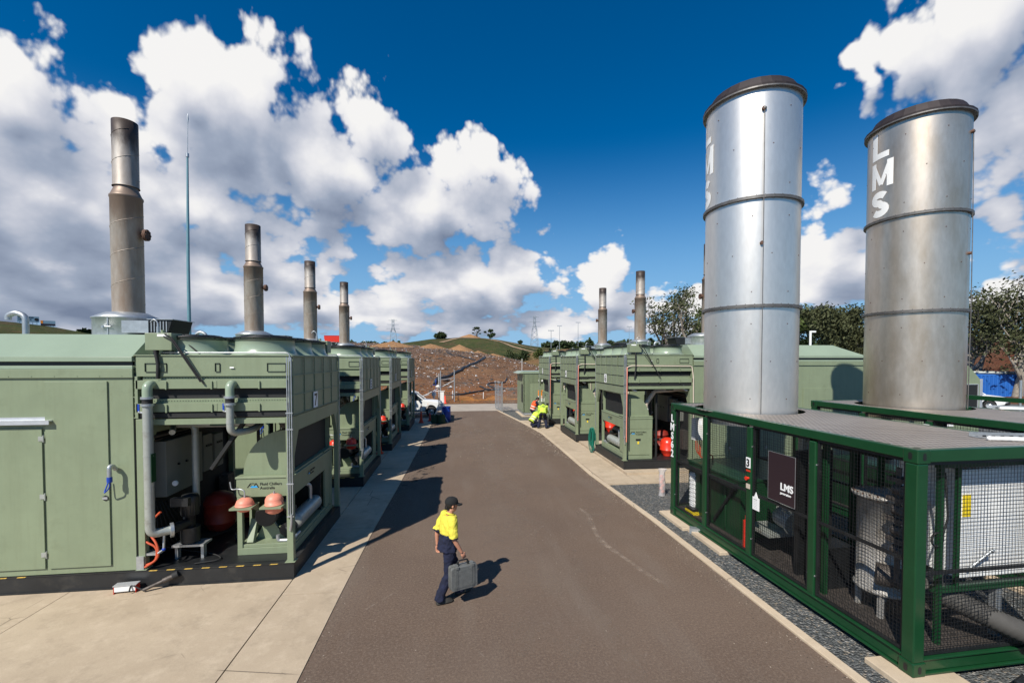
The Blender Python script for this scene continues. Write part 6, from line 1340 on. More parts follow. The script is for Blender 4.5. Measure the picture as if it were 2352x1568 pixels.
# ------------------------------------------------------------ vehicles
def smoothbody(b, rings, n, mi=0):
    pass
def ute(label, loc, rz, door_text=None, hatch=False):
    """local: +x forward, origin between the axles on the ground"""
    t = thing('ute' if not hatch else 'van', label, 'pickup truck' if not hatch else 'van', loc, rz); Wd = .86
    # side outline (x, z) with wheel arches
    def archpts(cx, r, z): return [(cx+r*cos(a), z+r*sin(a)) for a in [pi-pi*i/10 for i in range(11)]]
    low = [(-2.45, .55)] + archpts(-1.45, .44, .40)[::1] + [(-.98, .42), (1.0, .42)] + archpts(1.48, .44, .40) + [(2.08, .42), (2.30, .48), (2.36, .62)]
    topl = [(2.34, .80), (2.22, .96), (1.85, 1.05), (1.15, 1.13), (.98, 1.15)]
    if hatch: topb = [(-2.4, 1.15), (-2.45, .9)]
    else: topb = [(-.62, 1.12), (-2.45, 1.12)]
    side = low + topl + topb
    b = MB()
    # loft across the width: slight tumblehome at the edges
    secs = [(-Wd, .985), (-Wd+.03, 1.0), (-Wd+.12, 1.0), (0, 1.0), (Wd-.12, 1.0), (Wd-.03, 1.0), (Wd, .985)]
    n = len(side); vs = []
    for y, k in secs:
        ww = 0 if abs(y) > .7 else .02
        for x, z in side: vs.append((x*k, y, .7+(z-.7)*k+(ww if z > .9 else 0)))
    b.add(vs, [(i*n+j, i*n+(j+1) % n, (i+1)*n+(j+1) % n, (i+1)*n+j) for i in range(len(secs)-1) for j in range(n)]+[tuple(range(n)), tuple((len(secs)-1)*n+j for j in range(n))])
    b.build('body', 'white', t, bevel=.02)
    # cabin
    b = MB(); bx = -2.3 if hatch else -.58
    base = [(bx, 1.13), (1.0, 1.14)]; roof = [(bx+(.15 if hatch else .06), 1.70), (.32, 1.70)]
    yb, yr = .80, .64
    for (x0, z0), (x1, z1) in ((base[0], roof[0]), (base[1], roof[1])):
        for s in (-1, 1): b.bar((x0, s*yb, z0), (x1, s*yr, z1), .07, .05)
    if not hatch: pass
    b.add([(roof[0][0], -yr-.03, 1.68), (roof[1][0]+.03, -yr-.03, 1.68), (roof[1][0]+.03, yr+.03, 1.68), (roof[0][0], yr+.03, 1.68), (roof[0][0]+.05, -yr+.06, 1.745), (roof[1][0]-.08, -yr+.06, 1.745), (roof[1][0]-.08, yr-.06, 1.745), (roof[0][0]+.05, yr-.06, 1.745)], [(0,1,5,4),(1,2,6,5),(2,3,7,6),(3,0,4,7),(4,5,6,7),(3,2,1,0)])
    for s in (-1, 1): b.bar((.25 if not hatch else -.6, s*yb, 1.12), (.05 if not hatch else -.6, s*yr, 1.70), .05, .05)
    b.build('cabin_frame', 'white', t, bevel=.01)
    b = MB()
    X0, X1 = base[0][0]+.03, base[1][0]-.03; R0, R1 = roof[0][0]+.03, roof[1][0]-.02
    b.add([(X0, -yb+.02, 1.10), (X1, -yb+.02, 1.10), (R1, -yr+.01, 1.68), (R0, -yr+.01, 1.68), (X0, yb-.02, 1.10), (X1, yb-.02, 1.10), (R1, yr-.01, 1.68), (R0, yr-.01, 1.68)], [(0,1,2,3),(4,5,6,7),(1,5,6,2),(0,4,7,3)]); b.build('windows', 'glass', t)
    for x in (-1.45, 1.48):
        for s in (-1, 1):
            b = MB(); b.lathe([(.20, -.10), (.32, -.11), (.36, -.08), (.365, 0), (.36, .08), (.32, .11), (.20, .10)], (0,0,0), 32, 0, 'y', cap=False); w = b.build('wheel', 'rubber', t, loc=(x, s*.76, .365))
            b = MB(); b.lathe([(.20, .09), (.215, .07), (.215, -.09), (.19, -.085), (.17, -.05)], (0,0,0), 32, 0, 'y', cap=False)
            b.lathe([(.0, -.045), (.06, -.06), (.075, -.03), (.20, -.02)], (0,0,0), 32, 0, 'y', cap=False)
            if s > 0: b.xf(Matrix.Rotation(pi, 4, 'Z'))
            b.build('rim', 'alu', w)
            b = MB()
            for k in range(8): a = k*pi/4; b.cyl((.135*cos(a), -s*-.0+s*.024, .135*sin(a)), (.135*cos(a), s*.034, .135*sin(a)), .024, 10)
            b.cyl((0, s*.04, 0), (0, s*.07, 0), .035, 12); b.build('hub', 'ink', w)
    b = MB(); b.box(2.30, 2.42, -.8, .8, .42, .62); b.box(-1.9, 1.9, -.7, .7, .34, .42); b.build('bumper', 'black', t, bevel=.02)
    for s in (-1, 1):
        b = MB(); b.box(2.15, 2.33, s*.62-.14, s*.62+.14, .78, .93); b.build('headlight', 'glass', t, bevel=.02)
        b = MB(); b.box(.62, .72, s*.86-.0, s*1.05, 1.12, 1.28); b.build('mirror', 'black', t, bevel=.02)
    b = MB(); b.box(1.22, 1.30, -Wd-.004, -Wd+.004, .90, .925); b.box(1.22, 1.30, Wd-.004, Wd+.004, .90, .925); b.build('side_repeater', 'signorange', t)
    b = MB()
    for s in (-1, 1):
        for xa, za, xb, zb in ((-.45, .5, -.45, 1.1), (.85, .5, .85, 1.12), (-.45, .5, .85, .5)): b.bar((xa, s*(Wd+.001), za), (xb, s*(Wd+.001), zb), .008, .008)
        b.box(-.36, -.2, s*(Wd+.004), s*(Wd+.02), .98, 1.01)
    b.build('door_seam', 'ink', t)
    if door_text: 
        text(door_text, .26, 'door_lettering', 'dgreen', t, (-.05, -Wd-.004, .72), FACE, bold=.006)
        text('generation', .09, 'door_lettering', 'ink', t, (.0, -Wd-.004, .62), FACE)
    return t
u_ = ute('white ute with LMS on its door, parked at the far left end of the lane', (-3.31, 32.95, 0), radians(0), 'LMS')
ute('white van parked beside the blue shipping container at right', (42.4, 32.6, 0), radians(-62), None, True)
# blue shipping container behind with corrugated side
t = thing('shipping_container', 'blue corrugated shipping container behind the white van', 'shipping container', (50.0, 38.6, 0), radians(-38))
b = MB(); prof = []
for k in range(44):
    x = -4+k*.28; prof += [(x, 0), (x+.07, -.05), (x+.18, -.05), (x+.25, 0)]
prof_b = prof+[(prof[-1][0], 2.3), (-4, 2.3)]
b.prism(prof_b, .15, 2.45, 'z'); b.build('side_wall', 'cblue', t)
b = MB(); b.box(-4.1, 8.4, -.06, 2.4, 2.451, 2.60); b.box(-4.1, 8.4, -.06, 2.4, 0, .149); b.build('rail', 'cblue', t)
b = MB(); b.box(-2.9, -1.6, -.075, -.062, 1.05, 2.0); pl_ = b.build('site_sign', 'paper', t)
b = MB(); b.box(-2.85, -2.25, -.08, -.076, 1.7, 1.95); b.build('sign_block', 'ink', pl_)
for i, (y, r) in enumerate(((.3, .15), (.75, .12))):
    b = MB(); b.cyl((-4.2, y, 2.76+.02*i), (8.6, y, 2.76+.02*i), r, 14); o = b.build('steel_pipe', 'pipe', loc=(50.0, 38.6, 0)); o.rotation_euler = (0, 0, radians(-38)); tag(o, ('thick' if i == 0 else 'thinner') + ' grey pipe lying on the blue shipping container roof', 'pipe')
# green plant enclosure with the dark louvre, right of the browned stack
t = thing('plant_enclosure', 'chamfered green enclosure with dark louvre band behind the browned stack', 'enclosure', (20.6, 16.9, 0), 0)
b = MB(); b.prism([(-4.4, .1), (2.05, .1), (2.05, 3.2), (1.45, 3.78), (-4.4, 3.78)], 0, 2.4, 'y'); b.build('casing', 'green', t, bevel=.01)
b = MB(); b.box(-4.2, 1.92, -.012, -.001, 1.95, 2.95); b.build('louvre', 'coil', t)
b = MB(); b.bar((-4.2, -.02, 2.97), (1.95, -.02, 2.97), .03); b.bar((-4.2, -.02, 1.93), (1.95, -.02, 1.93), .03); b.bar((1.94, -.02, 1.93), (1.94, -.02, 2.97), .03); b.prism([(2.06, 1.8), (2.2, 1.85), (2.2, 3.2), (2.06, 3.1)], .0, 1.4, 'y'); b.build('louvre_frame', 'alu', t)
b = MB(); b.box(-4.3, 2.06, -.02, -.001, 1.70, 1.84); b.box(-1.3, -.3, -.012, -.001, .2, 1.65); b.box(-.28, 1.9, -.012, -.001, .2, 1.65); b.build('door', 'green', t, bevel=.005)
b = MB(); b.box(.1, .75, -.03, -.022, 1.15, 1.42); ds_ = b.build('danger_sign', 'paper', t); b = MB(); b.box(.18, .67, -.034, -.031, 1.25, 1.39); b.build('sign_band', 'red', ds_); text('DANGER', .13, 'sign_text', 'paper', ds_, (.2, -.036, 1.27), FACE, .001, sx=.85)
b = MB(); b.cyl((0, 0, 0), (0, 0, 3.15), .05, 10); tag(b.build('fence_post', 'galv', loc=(24.3, 16.6, 0)), 'lone galvanised post in front of the white van', 'post')
t = thing('caged_skid', 'corner of another dark green caged container at the right edge', 'caged container', (18.6, 12.0, .05), radians(2))
for x in (0, 2.3):
    for y in (0, 5.8):
        b = MB(); b.box(x, x+.16, y, y+.16, .18, 2.5); b.build('post', 'dgreen', t)
        b = MB(); b.box(x-.02, x+.2, y-.02, y+.2, 2.501, 2.75); b.box(x-.02, x+.2, y-.02, y+.2, 0, .179); b.build('corner_casting', 'dgreen', t, bevel=.01)
b = MB(); b.box(.161, 2.299, .02, .14, 2.55, 2.7); b.box(.161, 2.299, .02, .14, .02, .16); b.box(.02, .14, .161, 5.8, 2.55, 2.7); b.box(.02, .14, .161, 5.8, .02, .16); b.build('rail', 'dgreen', t)
# mast, vent pipes behind unit 7
t = thing('lightning_mast', 'tall thin blue grey mast rising behind the left generators', 'mast', (-10.95, 20, 0))
b = MB(); b.tube([(0, 0, 0), (0, 0, 8), (.05, 0, 12.4)], [.085, .06, .035], 14); b.build('pole', 'mast', t)
b = MB(); b.tube([(.05, 0, 12.35), (.08, 0, 13.7)], [.018, .012], 8); b.tube([(.08, 0, 13.6), (.085, 0, 13.85), (.09, 0, 14.05)], [.012, .035, .01], 8); b.cyl((.05, 0, 12.3), (.05, 0, 12.45), .06, 10); b.build('spike', 'galv', t)
b = MB(); b.cyl((0, 0, 0), (0, 0, 5.35), .05, 10); b.box(-.02, .25, -.04, .04, 5.3, 5.38); tag(b.build('vent_pole', 'white', loc=(16.3, 19.0, 0)), 'white pole behind the generator between the two flare stacks', 'pole')
# ------------------------------------------------------------ on the landfill
def drape(pts, r, dz=0): return [(x, y, ground_z(x, y)+r*.8+dz) for x, y in pts]
def path(p, n=40):
    out = []
    for i in range(len(p)-1):
        p0 = p[max(i-1, 0)]; p1 = p[i]; p2 = p[i+1]; p3 = p[min(i+2, len(p)-1)]
        for k in range(n):
            t_ = k/n; out.append(tuple(.5*((2*p1[j])+(-p0[j]+p2[j])*t_+(2*p0[j]-5*p1[j]+4*p2[j]-p3[j])*t_*t_+(-p0[j]+3*p1[j]-3*p2[j]+p3[j])*t_**3) for j in (0, 1)))
    return out+[p[-1]]
M['hdpe'] = mat('black_polythene_pipe', (.022, .025, .028), .45, var=.3, scale=1)
PIPES = [('thick black pipe climbing diagonally up the landfill slope', 0.19, [(-2.6, 52.8), (-2.5, 55.9), (-1.7, 57.8), (-0.5, 60.4), (0.5, 63.3), (1.6, 67.6), (2.6, 70.6), (4.0, 74.3), (4.9, 78.8)]), ('thin black pipe lying across the upper landfill slope', 0.11, [(-2.0, 86.6), (-0.2, 80.9), (1.7, 77.8), (3.0, 74.5)]), ('thin black pipe snaking along the foot of the slope behind the gate', 0.1, [(-1.6, 46.3), (-0.4, 46.4), (0.9, 47.3), (2.5, 48.5), (4.2, 49.7), (3.7, 52.1), (3.7, 54.1), (4.6, 55.3), (5.8, 55.4), (6.4, 57.5)]), ('short crossing black pipe just left of the gate', 0.1, [(2.6, 51.3), (3.2, 49.6), (4.2, 49.1), (5.3, 50.4)])]
for lb, r, p in PIPES:
    b = MB(); b.tube(drape(path(p, 14), r), r, 12); tag(b.build('gas_pipe', 'hdpe'), lb, 'pipe')
def pile(label, x, y, r, h, m='mounddirt', seed=1):
    b = MB(); n, k = 30, 9; vs = []; z = ground_z(x, y)
    for i in range(k+1):
        f = i/k
        for j in range(n):
            a = 2*pi*j/n; rr_ = r*f*(1+.16*noise.noise(Vector((cos(a)*1.3, sin(a)*1.3, seed)))); xx = x+rr_*cos(a); yy = y+rr_*sin(a)
            vs.append((xx, yy, z-.4+(h+.4)*(1-f)**.85+.12*h*noise.noise(Vector((xx, yy, seed)))*(f < .95)))
    b.add(vs, [(i*n+j, i*n+(j+1) % n, (i+1)*n+(j+1) % n, (i+1)*n+j) for i in range(k) for j in range(n)], 0, True); o = b.build('soil_pile', m); tag(o, label, 'soil pile')
pile('long low ochre soil pile on the crest at the left of the ridge', -13.4, 96, 5.0, 1.0, seed=1)
pile('rounded ochre soil pile on the crest under the leftmost hill tree', -5.6, 98, 3.8, .8, seed=2)
pile('tallest pointed ochre soil pile on the middle of the crest', .5, 95, 3.4, 1.15, seed=3)
pile('small ochre soil pile right of the tallest pile', 4.3, 92, 2.2, .55, seed=4)
pile('flat ochre soil pile at the right end of the crest', 7.2, 90, 2.8, .45, seed=5)
pile('flat topped terracotta mound on the grassy hilltop', 7.4, 262, 7.0, 1.9, seed=6)
t = thing('skip_bin', 'red skip bin on the landfill skyline at left', 'skip', (-27.6, 106, ground_z(-27.6, 106)-.1)); b = MB(); b.prism([(-2.0, .9), (-1.7, .1), (1.7, .1), (2.0, .9), (2.0, 1.5), (-2.0, 1.5)], -.9, .9, 'y'); b.build('body', 'red', t); b = MB(); b.box(-2.05, 2.05, -.95, .95, 1.5, 1.58); b.build('rim', 'red', t)
M['hillpath'] = mat('worn_track', (.33, .22, .13), .95, var=.15, scale=.2)
def ribbon(name, pts, w, m, dz=.15):
    P_ = path(pts, 10); b = MB(); vs = []
    for i, (x, y) in enumerate(P_):
        x0, y0 = P_[max(i-1, 0)]; x1, y1 = P_[min(i+1, len(P_)-1)]; l = math.hypot(x1-x0, y1-y0) or 1; nx_, ny_ = (y1-y0)/l, -(x1-x0)/l; ww = w*(.8+.4*noise.noise(Vector((x*.1, y*.1, 0))))
        for s in (-1, -.3, .3, 1): xx, yy = x+nx_*ww*s, y+ny_*ww*s; vs.append((xx, yy, ground_z(xx, yy)+dz))
    b.add(vs, [(i*4+k, i*4+k+1, i*4+5+k, i*4+4+k) for i in range(len(P_)-1) for k in range(3)], 0, True); return struct(b.build(name, m))
ribbon('path', [(-8, 232), (-2, 245), (6, 252), (16, 250), (24, 240), (30, 226), (40, 214)], 1.6, 'hillpath')
ribbon('path', [(20, 252), (30, 246), (42, 234), (56, 224)], 1.3, 'hillpath')
# ------------------------------------------------------------ trees
def leafmat(name, c1, c2):
    m, t, b = nodes_mat(name); v = objvec(t); g = t.nodes.new('ShaderNodeNewGeometry')
    c = mixc(t, noise_fac(t, v, .9, 4, .6, .3, .7), c1, c2); r = t.nodes.new('ShaderNodeMapRange'); t.links.new(g.outputs['Random Per Island'], r.inputs[0]); r.inputs[3].default_value = 0; r.inputs[4].default_value = .6
    c = mixc(t, r.outputs[0], c, tuple(x*1.5 for x in c2)); t.links.new(c, b.inputs['Base Color']); b.inputs['Roughness'].default_value = .7; b.inputs['Specular IOR Level'].default_value = .2
    return m
M['gum'] = leafmat('gum_leaves', (.030, .036, .015), (.066, .072, .032)); M['gumgreen'] = leafmat('green_leaves', (.028, .044, .011), (.062, .085, .02)); M['darkleaf'] = leafmat('dark_leaves', (.014, .026, .010), (.03, .045, .016))
def tree(label, x, y, h, cr, z=None, trunk='bark', leaf='gum', seed=0, n=2600, ls=.16, open_=.5, base=.32, lean=0, flat=.8, cat='tree', group=None, levels=3):
    rg = random.Random(seed); z = ground_z(x, y)-.1 if z is None else z
    t = thing('tree', label, cat, (x, y, z), rg.uniform(0, 6.28), group); b = MB(); tips = []
    def limb(p, d, L_, r, lev):
        pts = [p]; dd = d.copy()
        for k in range(4):
            dd = (dd+Vector((rg.uniform(-.22, .22), rg.uniform(-.22, .22), rg.uniform(-.02, .16)))).normalized(); pts.append(pts[-1]+dd*(L_/4))
        b.tube(pts, [r*(1-.13*k) for k in range(5)], 6 if lev else 9, cap=False)
        if lev >= levels: tips.append((pts[-1], L_)); return
        if lev >= 1: tips.append((pts[3], L_*.8))
        for k in range(rg.choice((2, 3, 3))):
            a = rg.uniform(0, 6.28); sp = rg.uniform(.45, .95); side = Vector((cos(a), sin(a), 0)); nd = (dd*(1-.35*sp)+side*sp+Vector((0, 0, .12))).normalized()
            limb(pts[rg.choice((2, 3, 4, 4))], nd, L_*rg.uniform(.58, .78), r*.55, lev+1)
    nst = 1 if open_ < .6 else 3
    for k in range(nst): limb(Vector((rg.uniform(-.3, .3), rg.uniform(-.3, .3), 0)), Vector((rg.uniform(-.25, .25)+lean, rg.uniform(-.2, .2), 1)).normalized(), h*base, h*.026+.03, 0)
    xs = max(max(abs(p.x), abs(p.y)) for p, _ in tips); zs = max(p.z for p, _ in tips); sx, sz = cr/xs*.85, h/zs*.93
    b.v = [(vx_*(1+(sx-1)*min(1, vz_/h*1.6)), vy_*(1+(sx-1)*min(1, vz_/h*1.6)), vz_*sz) for vx_, vy_, vz_ in b.v]
    b.build('trunk', trunk, t)
    L_ = MB(); T = [Vector((p.x*(1+(sx-1)*min(1, p.z/h*1.6)), p.y*(1+(sx-1)*min(1, p.z/h*1.6)), p.z*sz)) for p, _ in tips]
    cl = cr*.26
    for i in range(n):
        c = T[i % len(T)]; q = Vector((rg.gauss(0, 1), rg.gauss(0, 1), rg.gauss(0, .65))); q = c+q*cl*.55; s = ls*rg.uniform(.6, 1.3)
        a = Vector((rg.uniform(-1, 1), rg.uniform(-1, 1), rg.uniform(-1, 1))).normalized(); e = a.orthogonal().normalized(); w_ = a.cross(e)
        L_.add([q+e*s, q+w_*s*.45, q-e*s, q-w_*s*.45], [(0,1,2,3)])
    L_.build('crown', leaf, t); return t
def clump_tree(label, x, y, blobs, n, ls, th, trunk='darkbark', leaf='darkleaf', seed=1, cat='tree', group=None):
    rg = random.Random(seed); t = thing('tree' if cat == 'tree' else 'shrub', label, cat, (x, y, ground_z(x, y)-.15), 0, group); b = MB()
    for dx, dy, dz, rx, rz in blobs: b.tube([(0, 0, 0), (dx*.15, dy*.2, dz*.45), (dx*.8, dy*.8, dz*.9)], [th, th*.7, th*.3], 7)
    b.build('trunk', trunk, t); L_ = MB(); tot = sum(rx*rx*rz for *_, rx, rz in blobs)
    for dx, dy, dz, rx, rz in blobs:
        for i in range(int(n*rx*rx*rz/tot)+20):
            v = Vector((rg.gauss(0, 1), rg.gauss(0, 1), rg.gauss(0, 1))).normalized()*(rg.random()**.4)*(.75+.5*noise.noise(Vector((i*.013, seed, dx)))); q = Vector((dx+v.x*rx, dy+v.y*rx, dz+v.z*rz)); s = ls*rg.uniform(.6, 1.4)
            q += Vector((noise.noise(q*1.7/ls*.2)*ls, 0, noise.noise(q*2.1/ls*.2+Vector((5,0,0)))*ls))
            a = Vector((rg.uniform(-1, 1), rg.uniform(-1, 1), rg.uniform(-1, 1))).normalized(); e = a.orthogonal().normalized(); w_ = a.cross(e); L_.add([q+e*s, q+w_*s*.6, q-e*s, q-w_*s*.6], [(0,1,2,3)])
    L_.build('crown', leaf, t); return t
G = 'gum trees beyond the yard'
TR = [('sparse gum tree rising behind generator 6, leftmost of the yard trees', 23.5, 46, 12.2, 4.2, 'gum', .7, 3600, .17),
 ('green bushy tree just right of the bright flare stack', 41.5, 52.5, 11.0, 4.5, 'gumgreen', .5, 4200, .2),
 ('second tree between the two flare stacks', 45.0, 49, 10.5, 4.0, 'gum', .5, 4200, .2),
 ('tree half hidden by the left side of the browned flare stack', 50, 50.5, 10.6, 4.4, 'gum', .5, 4000, .2),
 ('tree hidden behind the bright flare stack', 35, 54, 10.5, 4.6, 'gumgreen', .5, 3000, .2),
 ('tall many stemmed gum right of the browned flare stack', 52.8, 40.6, 12.2, 4.2, 'gum', .8, 4200, .17),
 ('spreading gum with pale trunks near the right edge', 53.0, 36.3, 12.2, 4.6, 'gum', .8, 4600, .17),
 ('gum tree cut by the right edge of the photo', 55.5, 33.5, 12.4, 4.6, 'gum', .8, 4200, .17),
 ('shrubby gum low between the two flare stacks', 38, 60, 10, 5, 'gumgreen', .5, 3000, .22)]
for i, (lb, x, y, h, cr, lf, op, n, ls) in enumerate(TR): tree(lb, x, y, h, cr, leaf=lf, seed=20+i, n=int(n*(2.6 if op < .6 else 1.0)), ls=ls, open_=op, group=G, z=0 if y < 55 else None)
clump_tree('broad dark round tree at the left of the grassy hilltop', -9.1, 254, [(-1.9, 0, 1.7, 2.2, 1.7), (1.6, 0, 1.9, 2.4, 1.9), (0, .5, 2.6, 2.3, 1.9), (-.6, -.8, 1.5, 2.6, 1.5)], 3000, .42, .3, seed=3)
clump_tree('tall umbrella shaped tree on the hilltop', 11.3, 258, [(0, 0, 5.6, 2.3, .75), (-1.7, .3, 4.6, 1.1, .4), (1.5, -.3, 4.3, 1.1, .4), (-2.0, 0, 2.7, .9, .35), (1.7, .2, 2.5, .9, .4), (.6, 0, 3.4, .8, .35)], 1000, .30, .22, seed=5)
clump_tree('clumpy dark tree, rightmost on the hilltop', 18.9, 257, [(.3, 0, 4.7, 1.7, 1.1), (1.6, 0, 2.6, 1.9, 1.3), (-.9, .2, 2.3, 1.1, .8), (-2.9, 0, 4.0, .9, .6), (.4, 0, 1.4, 1.4, .9)], 1700, .36, .28, seed=8)
clump_tree('small round bush at the right shoulder of the grassy hill', 36.5, 258, [(0, 0, 1.2, 1.8, 1.2)], 500, .35, .2, seed=9)
ORD = ['first', 'second', 'third', 'fourth', 'fifth', 'sixth', 'seventh']
SH = [(8.0, 118, 3.2), (11.2, 120, 3.6), (13.8, 116, 4.6), (17.6, 118, 3.6), (21.5, 116, 3.4), (25, 118, 3.0), (28.5, 112, 2.8), (33.5, 122, 2.6), (42, 124, 3.4), (49, 122, 3.2)]
for i, (x, y, h) in enumerate(SH):
    lb = (ORD[i] + ' dark green shrub from the left in the row below the grassy hill') if i < 7 else (ORD[i-7] + ' lone shrub from the left on the ochre bank')
    clump_tree(lb, x, y, [(-h*.2, 0, h*.35, h*.42, h*.36), (h*.22, .3, h*.42, h*.40, h*.40), (0, 0, h*.66, h*.30, h*.34)], 900, .19, .09, leaf='gumgreen' if i % 3 == 1 else 'darkleaf', seed=40+i, cat='shrub', group='shrubs on the bank')
# far woods along the skyline, one mass of leaf clumps
L_ = MB(); rg = random.Random(77)
def woods(a0, a1, r0, zb, hh, n, s):
    for i in range(n):
        a = radians(rg.uniform(a0, a1)); r = r0+rg.uniform(-12, 12); x, y = r*sin(a), r*cos(a)
        th = hh*(.70+.5*noise.noise(Vector((a*70, 0, 1)))+.25*noise.noise(Vector((a*260, 3, 1)))); f = rg.random()**.7; z = zb+th*f
        q = Vector((x, y, z)); w = s*rg.uniform(.6, 1.5); e = Vector((rg.uniform(-1, 1), rg.uniform(-1, 1), rg.uniform(-.6, .6))).normalized(); o = e.orthogonal().normalized()
        L_.add([q+e*w, q+o*w*.6, q-e*w, q-o*w*.6], [(0,1,2,3)])
woods(10.8, 33, 420, 13, 10, 15000, 1.2); woods(-21, -7, 420, 13, 8.5, 5000, 1.3); woods(-37, -31, 340, 15, 6.5, 2500, 1.2); woods(33, 60, 300, 8, 10, 6000, 1.2)
tag(L_.build('woodland', 'darkleaf'), kind='stuff')
# power pylons, floodlight masts, hoardings
def pylon(label, x, y, h, s=1.0):
    t = thing('power_pylon', label, 'pylon', (x, y, ground_z(x, y)-1)); b = MB(); w = .2
    def lg(z): return (2.6*(1-z/h*.75))*s if z < h*.7 else .65*s
    zs = [h*k/7 for k in range(8)]
    for i in range(7):
        a0, a1 = lg(zs[i]), lg(zs[i+1])
        for sx_ in (-1, 1):
            for sy_ in (-1, 1): b.bar((sx_*a0, sy_*a0, zs[i]), (sx_*a1, sy_*a1, zs[i+1]), w)
            b.bar((sx_*a0, -a0, zs[i]), (-sx_*a1, -a1, zs[i+1]), w*.6); b.bar((sx_*a0, a0, zs[i]), (-sx_*a1, a1, zs[i+1]), w*.6)
    b.build('lattice', 'galv', t); b = MB()
    for z, L__ in ((h*.68, 4.2), (h*.82, 3.6), (h*.96, 2.8)): b.bar((-L__*s, 0, z), (L__*s, 0, z), w*1.2)
    b.build('cross_arm', 'galv', t); return t
pylon('small lattice power pylon on the skyline left of the grassy hill', -40.9, 297, 19)
pylon('lattice power pylon on the skyline right of the grassy hill', 50.5, 290, 22)
for i, (x, y, h) in enumerate(((43.5, 205, 11), (66, 240, 17), (79, 236, 17.5), (57, 246, 14), (92, 232, 16))):
    t = thing('floodlight_mast', ('nearest', 'second', 'third', 'short', 'rightmost')[i] + ' thin pale floodlight mast before the distant woods', 'light mast', (x, y, ground_z(x, y)-.5), 0, 'floodlight masts'); b = MB(); b.cyl((0, 0, 0), (0, 0, h), .16, 8, r2=.1); b.build('pole', 'galv', t)
    b = MB(); b.bar((-1.3, 0, h), (1.3, 0, h), .12); 
    for k in (-1.1, -.4, .4, 1.1): b.box(k-.22, k+.22, -.15, .15, h+.05, h+.4)
    b.build('lamp_head', 'alu', t)
def hoarding(label, x, y, w, h, m, lines, rz, zb=1.0, sz=1.2, band=None):
    t = thing('billboard', label, 'billboard', (x, y, ground_z(x, y)), rz); b = MB(); b.box(-w/2, w/2, -.15, .15, zb, zb+h); p = b.build('panel', m, t)
    b = MB()
    for k in range(5): b.bar((-w/2+.8+k*(w-1.6)/4, .2, -1), (-w/2+.8+k*(w-1.6)/4, .2, zb+h*.6), .2)
    b.build('strut', 'galv', t)
    for i, l in enumerate(lines): text(l, sz, 'board_text', 'ink', p, (-w/2+.3, -.17, zb+h-1.45*sz*(i+1)+.25), FACE, .01, bold=.03)
    if band: b = MB(); b.box(-w/2, -w/2+w*.16, -.19, -.16, zb+h*.45, zb+h); b.build('orange_patch', 'signorange', p); b = MB(); b.box(-w/2, w/2, -.18, -.155, zb, zb+h*.42); b.build('dark_band', 'brown', p)
    else: b = MB(); b.cyl((w/2-.9, -.17, zb+h*.5), (w/2-.9, -.2, zb+h*.5), .75, 20); b.build('round_emblem', 'ink', p)
M['boardblue'] = mat('hoarding_blue_grey', (.22, .34, .42), .6, var=.1)
hoarding('long pale blue billboard with dark lettering on the left hill', -209.4, 248.5, 7.4, 2.9, 'boardblue', ['EASTERN CREEK', 'OPEN 7 DAYS'], radians(40), .9, .72)
hoarding('smaller billboard with orange patch and dark base on the left hill', -204.2, 252.8, 5.2, 2.6, 'boardblue', [''], radians(38), .2, 1.0, True)

# grass tufts along the verge and sprouting by the kerb
M['grassblade'] = leafmat('grass_blades', (.05, .075, .02), (.12, .14, .04))
b = MB(); rg = random.Random(21)
for i in range(5200):
    x = rg.uniform(-14, 12); y = rg.uniform(41.8, 45.5)
    if noise.noise(Vector((x*.35, y*.5, 9))) < .05: continue
    z = max(ground_z(x, y), .05 if y < 44.6 else 0); h = rg.uniform(.08, .32); a = rg.uniform(0, 6.28); dx, dy = cos(a)*.03, sin(a)*.03; lx_, ly_ = rg.uniform(-.1, .1), rg.uniform(-.1, .1)
    b.add([(x-dx, y-dy, z-.02), (x+dx, y+dy, z-.02), (x+lx_, y+ly_, z+h)], [(0,1,2)])
tag(b.build('grass', 'grassblade'), kind='stuff')

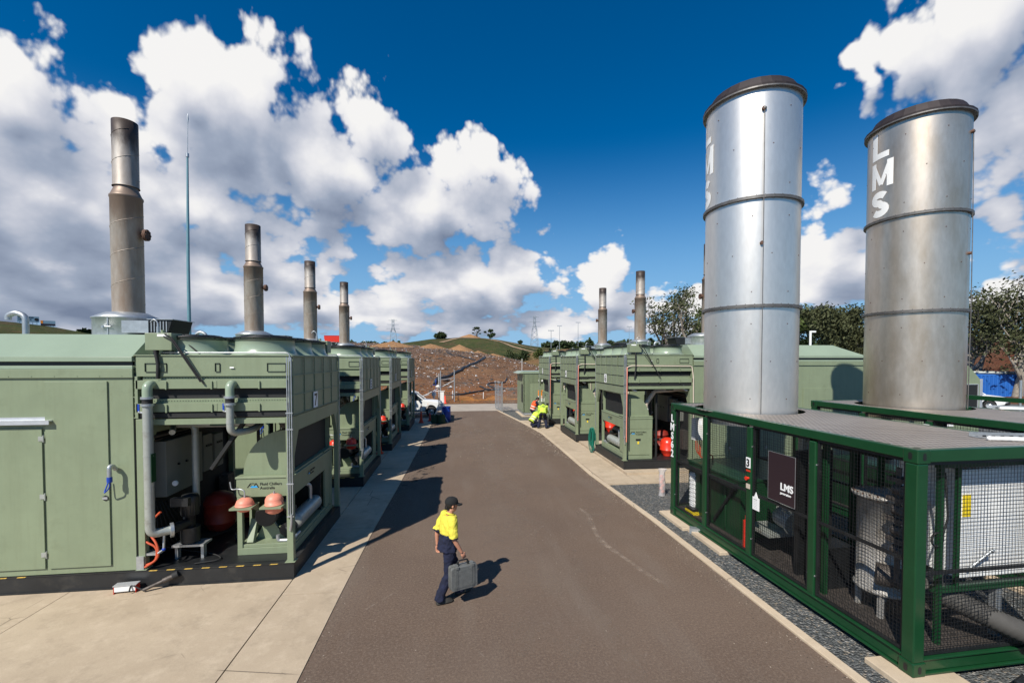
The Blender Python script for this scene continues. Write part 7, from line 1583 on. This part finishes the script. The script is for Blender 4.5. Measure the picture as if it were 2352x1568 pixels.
# marks on the lane: dusty drag trail, damp patches, grit by the kerb
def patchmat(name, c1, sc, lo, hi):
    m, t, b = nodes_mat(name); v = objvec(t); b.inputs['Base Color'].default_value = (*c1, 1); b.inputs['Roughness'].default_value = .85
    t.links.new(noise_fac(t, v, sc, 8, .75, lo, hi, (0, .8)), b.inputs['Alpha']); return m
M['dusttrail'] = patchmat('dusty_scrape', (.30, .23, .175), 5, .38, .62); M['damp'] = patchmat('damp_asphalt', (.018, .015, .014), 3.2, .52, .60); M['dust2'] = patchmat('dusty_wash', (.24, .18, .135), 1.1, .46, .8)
def mark(name, pts, w, m, z):
    P_ = path(pts, 8); b = MB(); vs = []
    for i, (x, y) in enumerate(P_):
        x0, y0 = P_[max(i-1, 0)]; x1, y1 = P_[min(i+1, len(P_)-1)]; l = math.hypot(x1-x0, y1-y0) or 1; nx_, ny_ = (y1-y0)/l, -(x1-x0)/l; ww = w*(.6+.8*abs(noise.noise(Vector((x*2, y*2, 1)))))*(1 if 2 < i < len(P_)-3 else .4)
        vs += [(x-nx_*ww, y-ny_*ww, z), (x+nx_*ww, y+ny_*ww, z)]
    b.add(vs, [(i*2, i*2+1, i*2+3, i*2+2) for i in range(len(P_)-1)]); return struct(b.build(name, m))
mark('dust_trail', [(3.3, 11.85), (3.37, 11.15), (3.24, 10.27), (3.2, 9.51), (3.4, 8.61), (3.57, 7.94), (3.74, 7.51)], .075, 'dusttrail', .004)
mark('dust_trail', [(2.0, 4.2), (2.3, 5.6), (2.2, 7.4), (2.45, 9.2)], .16, 'dust2', .0035)
mark('dust_wash', [(3.3, 10.6), (3.6, 11.6), (4.1, 12.2), (4.3, 13.4)], .5, 'dust2', .0042)
mark('dust_wash', [(2.6, 19), (3.0, 22), (3.3, 26), (2.9, 29)], .7, 'dust2', .0042)
mark('dust_wash', [(-.5, 23), (.6, 25.5), (1.8, 27)], .9, 'dust2', .0048)
mark('dust_wash', [(1.3, 5), (1.2, 9), (1.4, 14), (1.2, 20), (1.3, 27)], .75, 'dust2', .0030)
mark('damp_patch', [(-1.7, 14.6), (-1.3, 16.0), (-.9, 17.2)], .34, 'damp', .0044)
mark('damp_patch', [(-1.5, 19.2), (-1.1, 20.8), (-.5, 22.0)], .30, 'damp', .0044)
b = MB(); rg = random.Random(31)
for i in range(3600):
    y = 4+28*rg.random()**.8
    if rg.random() < .62: x = kx(y)-abs(rg.gauss(0, .16))*(1.8 if y > 18 else 1)
    elif rg.random() < .5: x = lx(y)+abs(rg.gauss(0, .10))
    else: x = rg.uniform(lx(y), kx(y))
    s_ = rg.uniform(.004, .014)*(1+(y > 18)*.8); a = rg.uniform(0, 6.3)
    b.add([(x+s_*cos(a+k*2.1)*rg.uniform(.6, 1.3), y+s_*sin(a+k*2.1)*rg.uniform(.6, 1.3), .002) for k in range(3)]+[(x, y, s_*.8)], [(0,1,3),(1,2,3),(2,0,3)], 0 if rg.random() < .5 else 1)
M['gritpale'] = mat('pale_grit', (.34, .28, .22), .9); M['gritdark'] = mat('dark_grit', (.05, .04, .03), .9)
tag(b.build('grit', ['gritpale', 'gritdark']), kind='stuff')
